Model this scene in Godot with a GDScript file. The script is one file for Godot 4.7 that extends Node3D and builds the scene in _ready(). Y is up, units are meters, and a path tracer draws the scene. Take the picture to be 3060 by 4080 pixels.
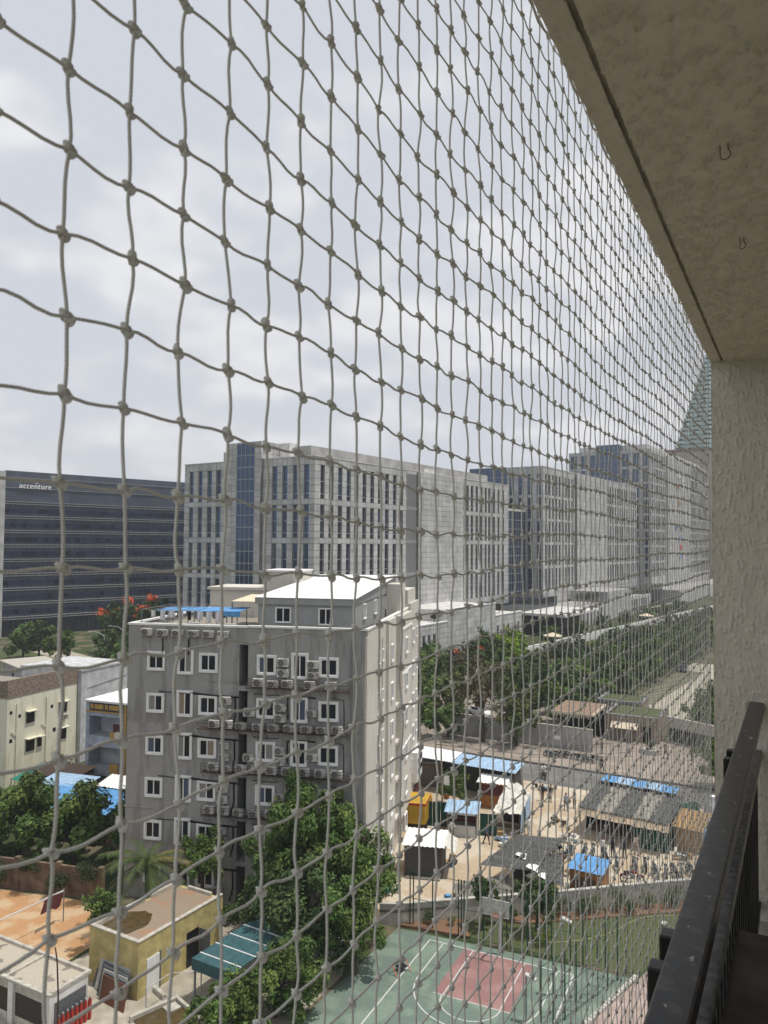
extends Node3D
# A view from a balcony through a knotted rope safety net over a market lot and office blocks.
# World: y up, metres. The balcony facade runs along -z, the open side looks towards -x.
const EYE := Vector3(0, 27, 0)
var rng := RandomNumberGenerator.new()
var taken := {}
var M := {}
var T := {}
var box_cache := {}
var relief_img := {}

# ---------------------------------------------------------------- mesh builder
class MB:
	var v := PackedVector3Array()
	var n := PackedVector3Array()
	var c := PackedColorArray()
	var ix := PackedInt32Array()
	var col := Color(1, 1, 1)
	var use_c := false
	func quad(a: Vector3, b: Vector3, d: Vector3, e: Vector3, nn := Vector3.ZERO):
		if nn == Vector3.ZERO:
			nn = (b - a).cross(e - a).normalized()
		var o := v.size()
		v.append_array(PackedVector3Array([a, b, d, e]))
		n.append_array(PackedVector3Array([nn, nn, nn, nn]))
		if use_c: c.append_array(PackedColorArray([col, col, col, col]))
		ix.append_array(PackedInt32Array([o, o + 2, o + 1, o, o + 3, o + 2]))
	func tri(a: Vector3, b: Vector3, d: Vector3):
		var nn := (b - a).cross(d - a).normalized()
		var o := v.size()
		v.append_array(PackedVector3Array([a, b, d]))
		n.append_array(PackedVector3Array([nn, nn, nn]))
		if use_c: c.append_array(PackedColorArray([col, col, col]))
		ix.append_array(PackedInt32Array([o, o + 2, o + 1]))
	func box(lo: Vector3, hi: Vector3, xf := Transform3D.IDENTITY):
		var p := []
		for i in 8:
			p.append(xf * Vector3(hi.x if i & 1 else lo.x, hi.y if i & 2 else lo.y, hi.z if i & 4 else lo.z))
		var bs := xf.basis
		_o([p[1], p[5], p[7], p[3]], bs.x)
		_o([p[4], p[0], p[2], p[6]], -bs.x)
		_o([p[2], p[3], p[7], p[6]], bs.y)
		_o([p[0], p[4], p[5], p[1]], -bs.y)
		_o([p[5], p[4], p[6], p[7]], bs.z)
		_o([p[0], p[1], p[3], p[2]], -bs.z)
	# box with bevelled edges
	func cbox(lo: Vector3, hi: Vector3, b: float, xf := Transform3D.IDENTITY):
		var ctr := (lo + hi) * 0.5
		var h := (hi - lo) * 0.5
		var inr := h - Vector3(b, b, b)
		var ax := [Vector3.RIGHT, Vector3.UP, Vector3.BACK]
		for i in 3:
			var j := (i + 1) % 3
			var k := (i + 2) % 3
			for s in [-1.0, 1.0]:
				var q := []
				for e in [[-1, -1], [1, -1], [1, 1], [-1, 1]]:
					q.append(xf * (ctr + ax[i] * h[i] * s + ax[j] * inr[j] * e[0] + ax[k] * inr[k] * e[1]))
				_o(q, xf.basis * (ax[i] * s))
			for s in [-1.0, 1.0]:
				for t in [-1.0, 1.0]:
					var q2 := [xf * (ctr + ax[j] * h[j] * s + ax[k] * inr[k] * t - ax[i] * inr[i]), xf * (ctr + ax[j] * h[j] * s + ax[k] * inr[k] * t + ax[i] * inr[i]), xf * (ctr + ax[j] * inr[j] * s + ax[k] * h[k] * t + ax[i] * inr[i]), xf * (ctr + ax[j] * inr[j] * s + ax[k] * h[k] * t - ax[i] * inr[i])]
					_o(q2, xf.basis * (ax[j] * s + ax[k] * t))
		for sx in [-1.0, 1.0]:
			for sy in [-1.0, 1.0]:
				for sz in [-1.0, 1.0]:
					var a := xf * (ctr + Vector3(h.x * sx, inr.y * sy, inr.z * sz))
					var d := xf * (ctr + Vector3(inr.x * sx, h.y * sy, inr.z * sz))
					var e2 := xf * (ctr + Vector3(inr.x * sx, inr.y * sy, h.z * sz))
					if (d - a).cross(e2 - a).dot(xf.basis * Vector3(sx, sy, sz)) > 0: tri(a, d, e2)
					else: tri(a, e2, d)
	func _o(q: Array, nn: Vector3):
		if (q[1] - q[0]).cross(q[3] - q[0]).dot(nn) > 0: quad(q[0], q[1], q[2], q[3])
		else: quad(q[3], q[2], q[1], q[0])
	func tube(pts: Array, rad: Array, sides := 6, caps := true):
		var m := pts.size()
		var o := v.size()
		var up := Vector3.UP
		for i in m:
			var d: Vector3 = (pts[mini(i + 1, m - 1)] - pts[maxi(i - 1, 0)]).normalized()
			if absf(d.dot(up)) > 0.95: up = Vector3.RIGHT if absf(d.x) < 0.9 else Vector3.BACK
			var s := d.cross(up).normalized()
			up = s.cross(d).normalized()
			for k in sides:
				var a := TAU * k / sides
				var w := s * cos(a) + up * sin(a)
				v.append(pts[i] + w * rad[i % rad.size()])
				n.append(w)
				if use_c: c.append(col)
		for i in m - 1:
			for k in sides:
				var a0 := o + i * sides + k
				var a1 := o + i * sides + (k + 1) % sides
				ix.append_array(PackedInt32Array([a0, a1, a0 + sides, a1, a1 + sides, a0 + sides]))
		if caps:
			for e in [0, m - 1]:
				var ctr: Vector3 = pts[e]
				var dn: Vector3 = (pts[0] - pts[1]).normalized() if e == 0 else (pts[m - 1] - pts[m - 2]).normalized()
				var o2 := v.size()
				v.append(ctr); n.append(dn)
				if use_c: c.append(col)
				for k in sides:
					v.append(v[o + e * sides + k]); n.append(dn)
					if use_c: c.append(col)
				for k in sides:
					var k2 := (k + 1) % sides
					if e == 0: ix.append_array(PackedInt32Array([o2, o2 + 1 + k2, o2 + 1 + k]))
					else: ix.append_array(PackedInt32Array([o2, o2 + 1 + k, o2 + 1 + k2]))
	func cyl(a: Vector3, b: Vector3, r0: float, r1 := -1.0, sides := 10):
		tube([a, b], [r0, r0 if r1 < 0 else r1], sides)
	func ball(ctr: Vector3, r: Vector3, rings := 6, sides := 8):
		var o := v.size()
		for i in rings + 1:
			var th := PI * i / rings
			for k in sides:
				var ph := TAU * k / sides
				var d := Vector3(sin(th) * cos(ph), cos(th), sin(th) * sin(ph))
				v.append(ctr + d * r)
				n.append((d / r).normalized())
				if use_c: c.append(col)
		for i in rings:
			for k in sides:
				var a := o + i * sides + k
				var b := o + i * sides + (k + 1) % sides
				ix.append_array(PackedInt32Array([a, a + sides, b, b, a + sides, b + sides]))
	# corrugated sheet from corner p along a (width, waves across) and b (length)
	func sheet(p: Vector3, a: Vector3, b: Vector3, waves: int, amp: float, th := 0.012):
		var up := a.cross(b).normalized()
		if up.y < 0: up = -up
		var prev := []
		for i in waves * 2 + 1:
			var q := p + a * (float(i) / (waves * 2)) + up * (amp if i % 2 else -amp)
			var cur := [q, q + b]
			if i > 0:
				_o([prev[0], cur[0], cur[1], prev[1]], up)
				_o([prev[0] - up * th, cur[0] - up * th, cur[1] - up * th, prev[1] - up * th], -up)
				for e in 2:
					_o([prev[e], cur[e], cur[e] - up * th, prev[e] - up * th], b * (1.0 if e else -1.0))
			prev = cur
	# flat polygon (x,z outline) extruded from y0 to y1
	func slab(poly: PackedVector2Array, y0: float, y1: float, sides := true):
		var t := Geometry2D.triangulate_polygon(poly)
		var i := 0
		while i < t.size():
			var q := []
			for k in 3: q.append(Vector3(poly[t[i + k]].x, y1, poly[t[i + k]].y))
			if (q[1] - q[0]).cross(q[2] - q[0]).y > 0: tri(q[0], q[1], q[2])
			else: tri(q[0], q[2], q[1])
			i += 3
		if sides:
			var ctr := Vector2.ZERO
			var area := 0.0
			for k in poly.size():
				area += poly[k].cross(poly[(k + 1) % poly.size()])
			for k in poly.size():
				var a := poly[k]
				var b := poly[(k + 1) % poly.size()]
				var e := b - a
				var nn := Vector3(e.y, 0, -e.x) * signf(area)
				_o([Vector3(a.x, y0, a.y), Vector3(b.x, y0, b.y), Vector3(b.x, y1, b.y), Vector3(a.x, y1, a.y)], nn)
	func mesh() -> ArrayMesh:
		var ar := []
		ar.resize(Mesh.ARRAY_MAX)
		ar[Mesh.ARRAY_VERTEX] = v
		ar[Mesh.ARRAY_NORMAL] = n
		if use_c: ar[Mesh.ARRAY_COLOR] = c
		ar[Mesh.ARRAY_INDEX] = ix
		var m := ArrayMesh.new()
		m.add_surface_from_arrays(Mesh.PRIMITIVE_TRIANGLES, ar)
		return m

# ---------------------------------------------------------------- naming and tagging
func numbered(s: String) -> String:
	if not taken.has(s):
		taken[s] = 0
		return s
	taken[s] += 1
	return "%s_%03d" % [s, taken[s]]

func tag(o: Node, label: String, category: String, group := ""):
	o.set_meta("label", label)
	o.set_meta("category", category)
	if group != "": o.set_meta("group", group)
	return o

func thing(called: String, label: String, category: String, at := Vector3.ZERO, turn := 0.0, group := "") -> Node3D:
	var o := Node3D.new()
	o.name = numbered(called)
	add_child(o)
	o.position = at
	o.rotation.y = turn
	tag(o, label, category, group)
	return o

func part(called: String, mesh: Mesh, m: Material, parent: Node, at := Vector3.ZERO, turn := 0.0) -> MeshInstance3D:
	var o := MeshInstance3D.new()
	o.mesh = mesh
	o.material_override = m
	o.name = called
	if parent == self: o.name = numbered(called)
	parent.add_child(o, true)
	o.position = at
	o.rotation.y = turn
	return o

func pbox(called: String, lo: Vector3, hi: Vector3, m: Material, parent: Node, bev := 0.0) -> MeshInstance3D:
	var size := hi - lo
	var key := "%.3f_%.3f_%.3f_%.3f" % [size.x, size.y, size.z, bev]
	if not box_cache.has(key):
		var b := MB.new()
		if bev > 0.0: b.cbox(-size * 0.5, size * 0.5, bev)
		else: b.box(-size * 0.5, size * 0.5)
		box_cache[key] = b.mesh()
	return part(called, box_cache[key], m, parent, (lo + hi) * 0.5)

func structure(called: String, mesh: Mesh, m: Material) -> MeshInstance3D:
	var o := part(called, mesh, m, self)
	o.set_meta("kind", "structure")
	return o

func stuff(o: Node):
	o.set_meta("kind", "stuff")
	return o

func poly(arr: Array) -> PackedVector2Array:
	var p := PackedVector2Array()
	for i in range(0, arr.size(), 2): p.append(Vector2(arr[i], arr[i + 1]))
	return p

func ground_sheet(called: String, arr: Array, y: float, m: Material, depth := 0.0):
	var b := MB.new()
	b.slab(poly(arr), y - depth, y, depth > 0.0)
	return structure(called, b.mesh(), m)

func strip(b: MB, pts: Array, w: float, y: float, closed := false):
	# painted line of width w along pts (Vector2)
	var m := pts.size()
	for i in (m if closed else m - 1):
		var a: Vector2 = pts[i]
		var d: Vector2 = pts[(i + 1) % m]
		var s := (d - a).normalized()
		var k := Vector2(-s.y, s.x) * w * 0.5
		var e := s * (0.0 if m > 3 else w * 0.5)
		b._o([Vector3(a.x - e.x + k.x, y, a.y - e.y + k.y), Vector3(d.x + e.x + k.x, y, d.y + e.y + k.y), Vector3(d.x + e.x - k.x, y, d.y + e.y - k.y), Vector3(a.x - e.x - k.x, y, a.y - e.y - k.y)], Vector3.UP)

const ORD := ["first", "second", "third", "fourth", "fifth", "sixth", "seventh", "eighth", "ninth", "tenth", "eleventh", "twelfth", "thirteenth", "fourteenth", "fifteenth", "sixteenth"]

# ---------------------------------------------------------------- textures and materials
func noise_img(size: int, freq: float, seed_: int, octaves := 4, kind := FastNoiseLite.TYPE_SIMPLEX_SMOOTH) -> Image:
	var f := FastNoiseLite.new()
	f.seed = seed_
	f.noise_type = kind
	f.frequency = freq
	f.fractal_octaves = octaves
	return f.get_seamless_image(size, size)

func gray_tex(img: Image, lo: float, hi: float, pw := 1.0) -> ImageTexture:
	var w := img.get_width()
	var out := Image.create(w, w, true, Image.FORMAT_RGB8)
	for y in w:
		for x in w:
			var t := pow(img.get_pixel(x, y).r, pw)
			var g := lerpf(lo, hi, t)
			out.set_pixel(x, y, Color(g, g, g))
	out.generate_mipmaps()
	return ImageTexture.create_from_image(out)

func stretch(img: Image, kx: int, ky: int) -> Image:
	# sample the image more densely along one axis (tileable)
	var w := img.get_width()
	var out := Image.create(w, w, false, Image.FORMAT_RGB8)
	for y in w:
		for x in w:
			out.set_pixel(x, y, img.get_pixel((x * kx) % w, (y * ky) % w))
	return out

func two_tone(img: Image, ca: Color, cb: Color, lo: float, hi: float, grain: Image) -> ImageTexture:
	var w := img.get_width()
	var out := Image.create(w, w, true, Image.FORMAT_RGB8)
	for y in w:
		for x in w:
			var t := smoothstep(lo, hi, img.get_pixel(x, y).r)
			var g := 0.88 + 0.24 * (grain.get_pixel((x * 3) % w, (y * 3) % w).r - 0.5)
			out.set_pixel(x, y, (ca.lerp(cb, t) * g).linear_to_srgb())
	out.generate_mipmaps()
	return ImageTexture.create_from_image(out)

func mat(key: String, lin: Color, rough := 0.9, tex := "mottle", scale := 0.5, opt := {}) -> StandardMaterial3D:
	var m := StandardMaterial3D.new()
	m.albedo_color = lin.linear_to_srgb()
	m.roughness = rough
	m.cull_mode = BaseMaterial3D.CULL_DISABLED
	if tex != "":
		m.albedo_texture = T[tex]
		m.uv1_triplanar = true
		m.uv1_world_triplanar = not opt.get("local", false)
		m.uv1_scale = Vector3(scale, scale, scale)
	m.metallic = opt.get("metal", 0.0)
	m.metallic_specular = opt.get("spec", 0.4)
	if opt.has("normal"):
		m.normal_enabled = true
		m.normal_texture = T[opt.normal]
		m.normal_scale = opt.get("nscale", 1.0)
	if opt.has("height"):
		m.heightmap_enabled = true
		m.heightmap_texture = T[opt.height]
		m.heightmap_scale = opt.get("hscale", 1.0)
	if opt.get("vc", false): m.vertex_color_use_as_albedo = true
	if opt.has("back"):
		m.backlight_enabled = true
		m.backlight = opt.back
	M[key] = m
	return m

func make_materials():
	var n1 := noise_img(256, 0.012, 3)
	var n2 := noise_img(256, 0.05, 7)
	var n3 := noise_img(256, 0.03, 11, 3)
	T.mottle = gray_tex(n1, 0.78, 1.0)
	T.grain = gray_tex(n2, 0.72, 1.0)
	T.streak = gray_tex(stretch(n2, 1, 1), 0.82, 1.0)
	T.streak_v = gray_tex(stretch(noise_img(256, 0.004, 21), 6, 1), 0.80, 1.0)
	T.smooth = gray_tex(n1, 0.93, 1.0)
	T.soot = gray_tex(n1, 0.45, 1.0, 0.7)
	T.blotch = two_tone(n1, Color(0.75, 0.72, 0.66), Color(0.42, 0.38, 0.31), 0.55, 0.68, n2)
	# plaster relief for the balcony: fine crumbs with dragged strokes
	var fine := noise_img(512, 0.06, 31, 4)
	var mid := noise_img(512, 0.022, 33, 3)
	var drag := stretch(noise_img(512, 0.012, 35, 3), 5, 1)
	var pc := Image.create(512, 512, true, Image.FORMAT_RGB8)
	var pw := Image.create(512, 512, true, Image.FORMAT_RGB8)
	for y in 512:
		for x in 512:
			var f := fine.get_pixel(x, y).r
			var m_ := mid.get_pixel(x, y).r
			var d := drag.get_pixel(x, y).r
			var crumbs := smoothstep(0.50, 0.68, f) * smoothstep(0.40, 0.58, m_)
			var h := 0.35 + 0.45 * crumbs + 0.10 * (f - 0.5) + 0.16 * (smoothstep(0.66, 0.72, d) - smoothstep(0.74, 0.8, d))
			pc.set_pixel(x, y, Color(h, h, h))
			var stroke := smoothstep(0.54, 0.6, d) * smoothstep(0.36, 0.5, m_)
			var h2 := 0.3 + 0.4 * stroke + 0.3 * crumbs * 0.8 + 0.10 * (f - 0.5)
			pw.set_pixel(x, y, Color(h2, h2, h2))
	pc.generate_mipmaps()
	pw.generate_mipmaps()
	relief_img = {"ceiling": pc.duplicate(), "column": pw.duplicate()}
	var gn: Image = n2.duplicate()
	gn.clear_mipmaps()
	gn.convert(Image.FORMAT_RGB8)
	gn.bump_map_to_normal_map(4.0)
	gn.generate_mipmaps()
	T.grain_n = ImageTexture.create_from_image(gn)
	T.sand = two_tone(n1, Color(0.48, 0.38, 0.27), Color(0.56, 0.49, 0.39), 0.38, 0.66, n2)
	T.clay = two_tone(n1, Color(0.48, 0.275, 0.135), Color(0.55, 0.40, 0.25), 0.38, 0.78, n2)
	T.court = two_tone(n1, Color(0.145, 0.20, 0.165), Color(0.20, 0.265, 0.21), 0.42, 0.75, n2)
	T.court_red = two_tone(n1, Color(0.285, 0.155, 0.148), Color(0.335, 0.20, 0.185), 0.40, 0.75, n2)
	T.lawn = two_tone(n2, Color(0.06, 0.078, 0.028), Color(0.10, 0.115, 0.05), 0.35, 0.65, n3)
	T.earth = two_tone(n1, Color(0.15, 0.125, 0.085), Color(0.05, 0.07, 0.025), 0.30, 0.50, n2)
	T.roof_damp = two_tone(n1, Color(0.30, 0.235, 0.175), Color(0.36, 0.21, 0.13), 0.66, 0.86, n2)
	T.wet_edge = two_tone(n1, Color(0.46, 0.42, 0.34), Color(0.23, 0.21, 0.18), 0.60, 0.63, n2)
	T.old_paint = two_tone(n3, Color(0.30, 0.24, 0.19), Color(0.20, 0.155, 0.12), 0.4, 0.6, n2)
	T.tarp = two_tone(n3, Color(0.045, 0.047, 0.05), Color(0.16, 0.16, 0.16), 0.45, 0.7, n2)
	T.rust = two_tone(n3, Color(0.23, 0.13, 0.08), Color(0.12, 0.09, 0.07), 0.4, 0.6, n2)
	T.wood = two_tone(stretch(n1, 1, 6), Color(0.060, 0.046, 0.036), Color(0.085, 0.066, 0.052), 0.4, 0.6, n2)
	T.wall_stain = two_tone(stretch(noise_img(256, 0.006, 91, 5), 5, 1), Color(0.345, 0.342, 0.332), Color(0.245, 0.242, 0.233), 0.42, 0.64, n2)
	T.cream_stain = two_tone(stretch(noise_img(256, 0.006, 93, 5), 5, 1), Color(0.80, 0.77, 0.63), Color(0.70, 0.66, 0.52), 0.50, 0.72, n2)
	T.side_stain = two_tone(stretch(noise_img(256, 0.006, 95, 5), 5, 1), Color(0.66, 0.625, 0.565), Color(0.58, 0.545, 0.485), 0.50, 0.74, n2)
	T.rail_dust = two_tone(noise_img(256, 0.02, 97, 5), Color(0.013, 0.014, 0.017), Color(0.055, 0.052, 0.048), 0.56, 0.74, n2)
	# rope: diagonal strands of the twisted yarn
	var ro := Image.create(64, 64, true, Image.FORMAT_RGB8)
	for y in 64:
		for x in 64:
			var g := 0.94 + 0.06 * sin(TAU * (x * 4 + y * 4) / 64.0)
			ro.set_pixel(x, y, Color(g, g * 0.99, g * 0.97))
	ro.generate_mipmaps()
	T.rope = ImageTexture.create_from_image(ro)

	var W := Color(1, 1, 1)
	mat("rope", Color(0.80, 0.79, 0.77), 0.9, "rope", 90.0)
	mat("plaster", Color(0.76, 0.69, 0.58), 0.95, "smooth", 1.3, {})
	mat("inner_wall", Color(0.80, 0.78, 0.74), 0.9, "smooth", 1.0)
	mat("column", Color(0.75, 0.69, 0.595), 0.95, "smooth", 2.0, {})
	mat("groove", Color(0.50, 0.45, 0.36), 0.95, "mottle", 3.0)
	mat("black_paint", W, 0.3, "rail_dust", 3.5, {"spec": 0.5})
	mat("rail_inner", Color(0.022, 0.019, 0.017), 0.5, "mottle", 4.0)
	mat("chip", Color(0.55, 0.53, 0.48), 0.9, "grain", 20.0)
	mat("granite", Color(0.10, 0.10, 0.10), 0.25, "soot", 5.0)
	mat("table_wood", Color(0.078, 0.060, 0.048), 0.5, "soot", 1.6)
	mat("floor_tile", Color(0.66, 0.63, 0.57), 0.5, "mottle", 1.0)
	mat("wire", Color(0.35, 0.31, 0.24), 0.6, "grain", 20.0)
	# offices
	mat("stone", Color(0.585, 0.585, 0.58), 0.85, "mottle", 0.06)
	mat("stone2", Color(0.53, 0.53, 0.525), 0.85, "mottle", 0.06)
	mat("stone3", Color(0.625, 0.625, 0.62), 0.85, "mottle", 0.06)
	mat("joint", Color(0.26, 0.255, 0.245), 0.95, "mottle", 0.1)
	mat("white_render", Color(0.72, 0.71, 0.69), 0.9, "mottle", 0.1)
	mat("grey_render", Color(0.42, 0.415, 0.405), 0.9, "mottle", 0.08)
	mat("blue_glass", Color(0.045, 0.085, 0.16), 0.06, "smooth", 0.05, {"metal": 0.55, "spec": 0.6})  # left faces: the blue stands in for sky reflected in the glass
	mat("dark_glass", Color(0.020, 0.026, 0.038), 0.08, "smooth", 0.05, {"metal": 0.2, "spec": 0.5})  # on right faces the near-black stands in for dim reflections
	mat("office_glass", Color(0.045, 0.065, 0.125), 0.10, "mottle", 0.03, {"metal": 0.35, "spec": 0.5})
	mat("blind_glass", Color(0.13, 0.145, 0.165), 0.12, "mottle", 0.05, {"metal": 0.2, "spec": 0.5})
	mat("office_glass2", Color(0.018, 0.024, 0.050), 0.10, "mottle", 0.03, {"metal": 0.3, "spec": 0.5})
	mat("spandrel", Color(0.098, 0.118, 0.155), 0.2, "mottle", 0.05)
	mat("fin", Color(0.40, 0.40, 0.40), 0.5, "smooth", 0.1)
	mat("sign_white", Color(0.80, 0.80, 0.80), 0.6, "smooth", 0.3)
	mat("teal_tile", Color(0.42, 0.58, 0.57), 0.7, "mottle", 0.05)
	mat("dark_gap", Color(0.02, 0.03, 0.03), 0.8, "")
	mat("cream_far", Color(0.50, 0.44, 0.34), 0.9, "mottle", 0.05)
	mat("brick_far", Color(0.22, 0.11, 0.08), 0.9, "mottle", 0.1)
	# grey hostel
	mat("hostel_grey", W, 0.9, "wall_stain", 0.11)
	mat("hostel_cream", W, 0.9, "side_stain", 0.11)
	mat("frame_white", Color(0.78, 0.78, 0.77), 0.7, "smooth", 0.6)
	mat("window_glass", Color(0.020, 0.024, 0.034), 0.08, "", 1.0, {"metal": 0.12})
	mat("window_dark", Color(0.010, 0.010, 0.011), 0.4, "")
	mat("curtain", Color(0.22, 0.215, 0.20), 0.7, "")
	mat("curtain_blue", Color(0.07, 0.09, 0.14), 0.7, "")
	mat("curtain_tan", Color(0.26, 0.20, 0.14), 0.7, "")
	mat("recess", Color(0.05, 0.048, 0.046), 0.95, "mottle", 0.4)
	mat("casing", Color(0.70, 0.675, 0.62), 0.6, "soot", 0.5, {})
	mat("casing2", Color(0.60, 0.58, 0.54), 0.6, "soot", 0.7, {})
	mat("casing3", Color(0.74, 0.73, 0.70), 0.6, "soot", 0.4, {})
	mat("fan_dark", Color(0.09, 0.085, 0.08), 0.6, "")
	mat("grille", Color(0.34, 0.32, 0.29), 0.6, "")
	mat("rusty_iron", Color(0.075, 0.05, 0.04), 0.8, "grain", 2.0)
	mat("cable_black", Color(0.012, 0.012, 0.012), 0.8, "")
	mat("pipe_grey", Color(0.30, 0.30, 0.30), 0.6, "mottle", 1.0)
	mat("roof_white", Color(0.82, 0.82, 0.82), 0.6, "smooth", 0.3)
	mat("panel_grey", Color(0.30, 0.31, 0.31), 0.7, "smooth", 0.3)
	mat("blue_sheet", Color(0.13, 0.36, 0.70), 0.5, "mottle", 0.4)
	mat("blue_pale", Color(0.38, 0.55, 0.76), 0.6, "mottle", 0.4)
	mat("steel", Color(0.25, 0.27, 0.29), 0.5, "mottle", 1.0)
	mat("cloth_white", Color(0.75, 0.75, 0.76), 0.95, "mottle", 2.0)
	mat("cloth_black", Color(0.02, 0.02, 0.022), 0.95, "")
	# left side
	mat("cream_wall", W, 0.9, "cream_stain", 0.12)
	mat("old_parapet", W, 0.95, "old_paint", 0.3)
	mat("white_wall", Color(0.62, 0.63, 0.65), 0.9, "mottle", 0.2)
	mat("bluegrey_wall", Color(0.42, 0.46, 0.51), 0.9, "mottle", 0.3)
	mat("slate", Color(0.06, 0.07, 0.08), 0.9, "mottle", 0.4)
	mat("ochre", Color(0.55, 0.33, 0.09), 0.85, "mottle", 0.5)
	mat("door_red", Color(0.14, 0.035, 0.025), 0.6, "mottle", 1.0)
	mat("maroon", Color(0.14, 0.045, 0.05), 0.9, "mottle", 1.0)
	mat("concrete", Color(0.36, 0.33, 0.28), 0.95, "grain", 0.6)
	mat("concrete_pale", Color(0.54, 0.51, 0.45), 0.95, "mottle", 0.5)
	mat("brown_block", Color(0.24, 0.20, 0.17), 0.95, "grain", 0.5)
	mat("green_tarp", Color(0.02, 0.20, 0.15), 0.8, "mottle", 0.6)
	mat("teal_canopy", Color(0.045, 0.12, 0.135), 0.7, "mottle", 0.5)
	mat("pump_yellow", Color(0.60, 0.50, 0.22), 0.9, "mottle", 0.35)
	mat("pump_yellow2", Color(0.58, 0.48, 0.21), 0.9, "mottle", 0.3)
	mat("pump_roof", W, 0.95, "roof_damp", 0.16)
	mat("puddle", Color(0.10, 0.07, 0.03), 0.12, "mottle", 0.5, {"spec": 0.5})
	mat("flat_roof", W, 0.95, "wet_edge", 0.13)
	mat("red_paint", Color(0.50, 0.045, 0.03), 0.4, "mottle", 2.0)
	mat("brown_sheet", Color(0.20, 0.085, 0.05), 0.7, "mottle", 0.8)
	mat("grey_sheet", Color(0.16, 0.17, 0.18), 0.7, "mottle", 0.8)
	mat("pale_metal", Color(0.55, 0.55, 0.53), 0.5, "mottle", 1.0)
	mat("shade_toned_wall", Color(0.24, 0.17, 0.12), 0.95, "soot", 0.2)  # compound wall brown, darkened in colour for the tree shade over it
	# ground
	mat("ground", W, 1.0, "earth", 0.04)
	mat("sand", W, 1.0, "sand", 0.06)
	mat("clay", W, 1.0, "clay", 0.12)
	mat("court", W, 0.85, "court", 0.12)
	mat("court_red", W, 0.85, "court_red", 0.12)
	mat("paint_white", Color(0.72, 0.72, 0.70), 0.8, "grain", 1.0)
	mat("lawn", W, 1.0, "lawn", 0.5)
	mat("earth_green", Color(0.8, 0.8, 0.8), 1.0, "lawn", 0.07)
	mat("asphalt", Color(0.19, 0.185, 0.175), 0.95, "mottle", 0.1)
	mat("forecourt", Color(0.34, 0.29, 0.245), 0.95, "mottle", 0.1)
	mat("pave_pink", Color(0.42, 0.33, 0.29), 0.9, "mottle", 0.2)
	mat("pave", Color(0.46, 0.42, 0.34), 0.95, "mottle", 0.2)
	mat("kerb", Color(0.55, 0.53, 0.49), 0.9, "mottle", 0.5)
	mat("soil", Color(0.27, 0.155, 0.095), 1.0, "grain", 0.5)
	mat("kerb_dark", Color(0.08, 0.08, 0.08), 0.9, "mottle", 0.5)
	# market
	mat("tarp_black", W, 0.75, "tarp", 0.5)
	mat("tarp_white", Color(0.72, 0.70, 0.64), 0.8, "mottle", 0.4)
	mat("canvas_tan", Color(0.46, 0.36, 0.26), 0.9, "mottle", 0.4)
	mat("green_cloth", Color(0.02, 0.085, 0.065), 0.9, "mottle", 0.6)
	mat("shutter_dark", Color(0.075, 0.075, 0.078), 0.7, "mottle", 0.6)
	mat("orange_board", Color(0.42, 0.19, 0.06), 0.85, "mottle", 0.5)
	mat("cardboard", Color(0.42, 0.27, 0.13), 0.95, "mottle", 0.5)
	mat("timber", Color(0.15, 0.10, 0.07), 0.9, "grain", 2.0)
	mat("yellow_metal", Color(0.55, 0.34, 0.03), 0.6, "streak_v", 0.4)
	mat("asbestos", Color(0.40, 0.38, 0.34), 0.95, "soot", 0.4)
	mat("tyre", Color(0.018, 0.018, 0.019), 0.85, "")
	mat("rim", Color(0.30, 0.30, 0.31), 0.35, "", 1.0, {"metal": 0.7})
	mat("bike_black", Color(0.018, 0.018, 0.02), 0.3, "")
	mat("bike_red", Color(0.16, 0.02, 0.02), 0.3, "")
	mat("bike_grey", Color(0.12, 0.17, 0.19), 0.3, "")
	mat("seat_black", Color(0.012, 0.012, 0.012), 0.7, "")
	mat("lamp_glass", Color(0.6, 0.6, 0.58), 0.1, "")
	mat("car_white", Color(0.72, 0.72, 0.72), 0.25, "")
	mat("car_dark", Color(0.03, 0.035, 0.045), 0.25, "")
	mat("car_red", Color(0.18, 0.02, 0.025), 0.25, "")
	mat("green_post", Color(0.012, 0.06, 0.035), 0.5, "")
	mat("lamp_grey", Color(0.20, 0.21, 0.22), 0.5, "")
	mat("board_white", Color(0.52, 0.54, 0.47), 0.3, "mottle", 1.0)
	mat("orange_red", Color(0.60, 0.10, 0.05), 0.5, "")
	mat("gate_tan", Color(0.34, 0.27, 0.22), 0.9, "mottle", 0.3)
	mat("pergola", Color(0.36, 0.25, 0.18), 0.85, "mottle", 0.5)
	mat("awning", Color(0.66, 0.56, 0.43), 0.9, "smooth", 0.5)
	mat("hose", Color(0.45, 0.42, 0.20), 0.6, "")
	mat("skin_cloth", Color(1, 1, 1), 0.9, "", 1.0, {"vc": true})
	mat("leaf", Color(1, 1, 1), 0.75, "", 1.0, {"vc": true, "back": Color(0.35, 0.42, 0.12)})
	mat("bark", Color(0.11, 0.085, 0.065), 0.95, "grain", 1.0)

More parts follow.
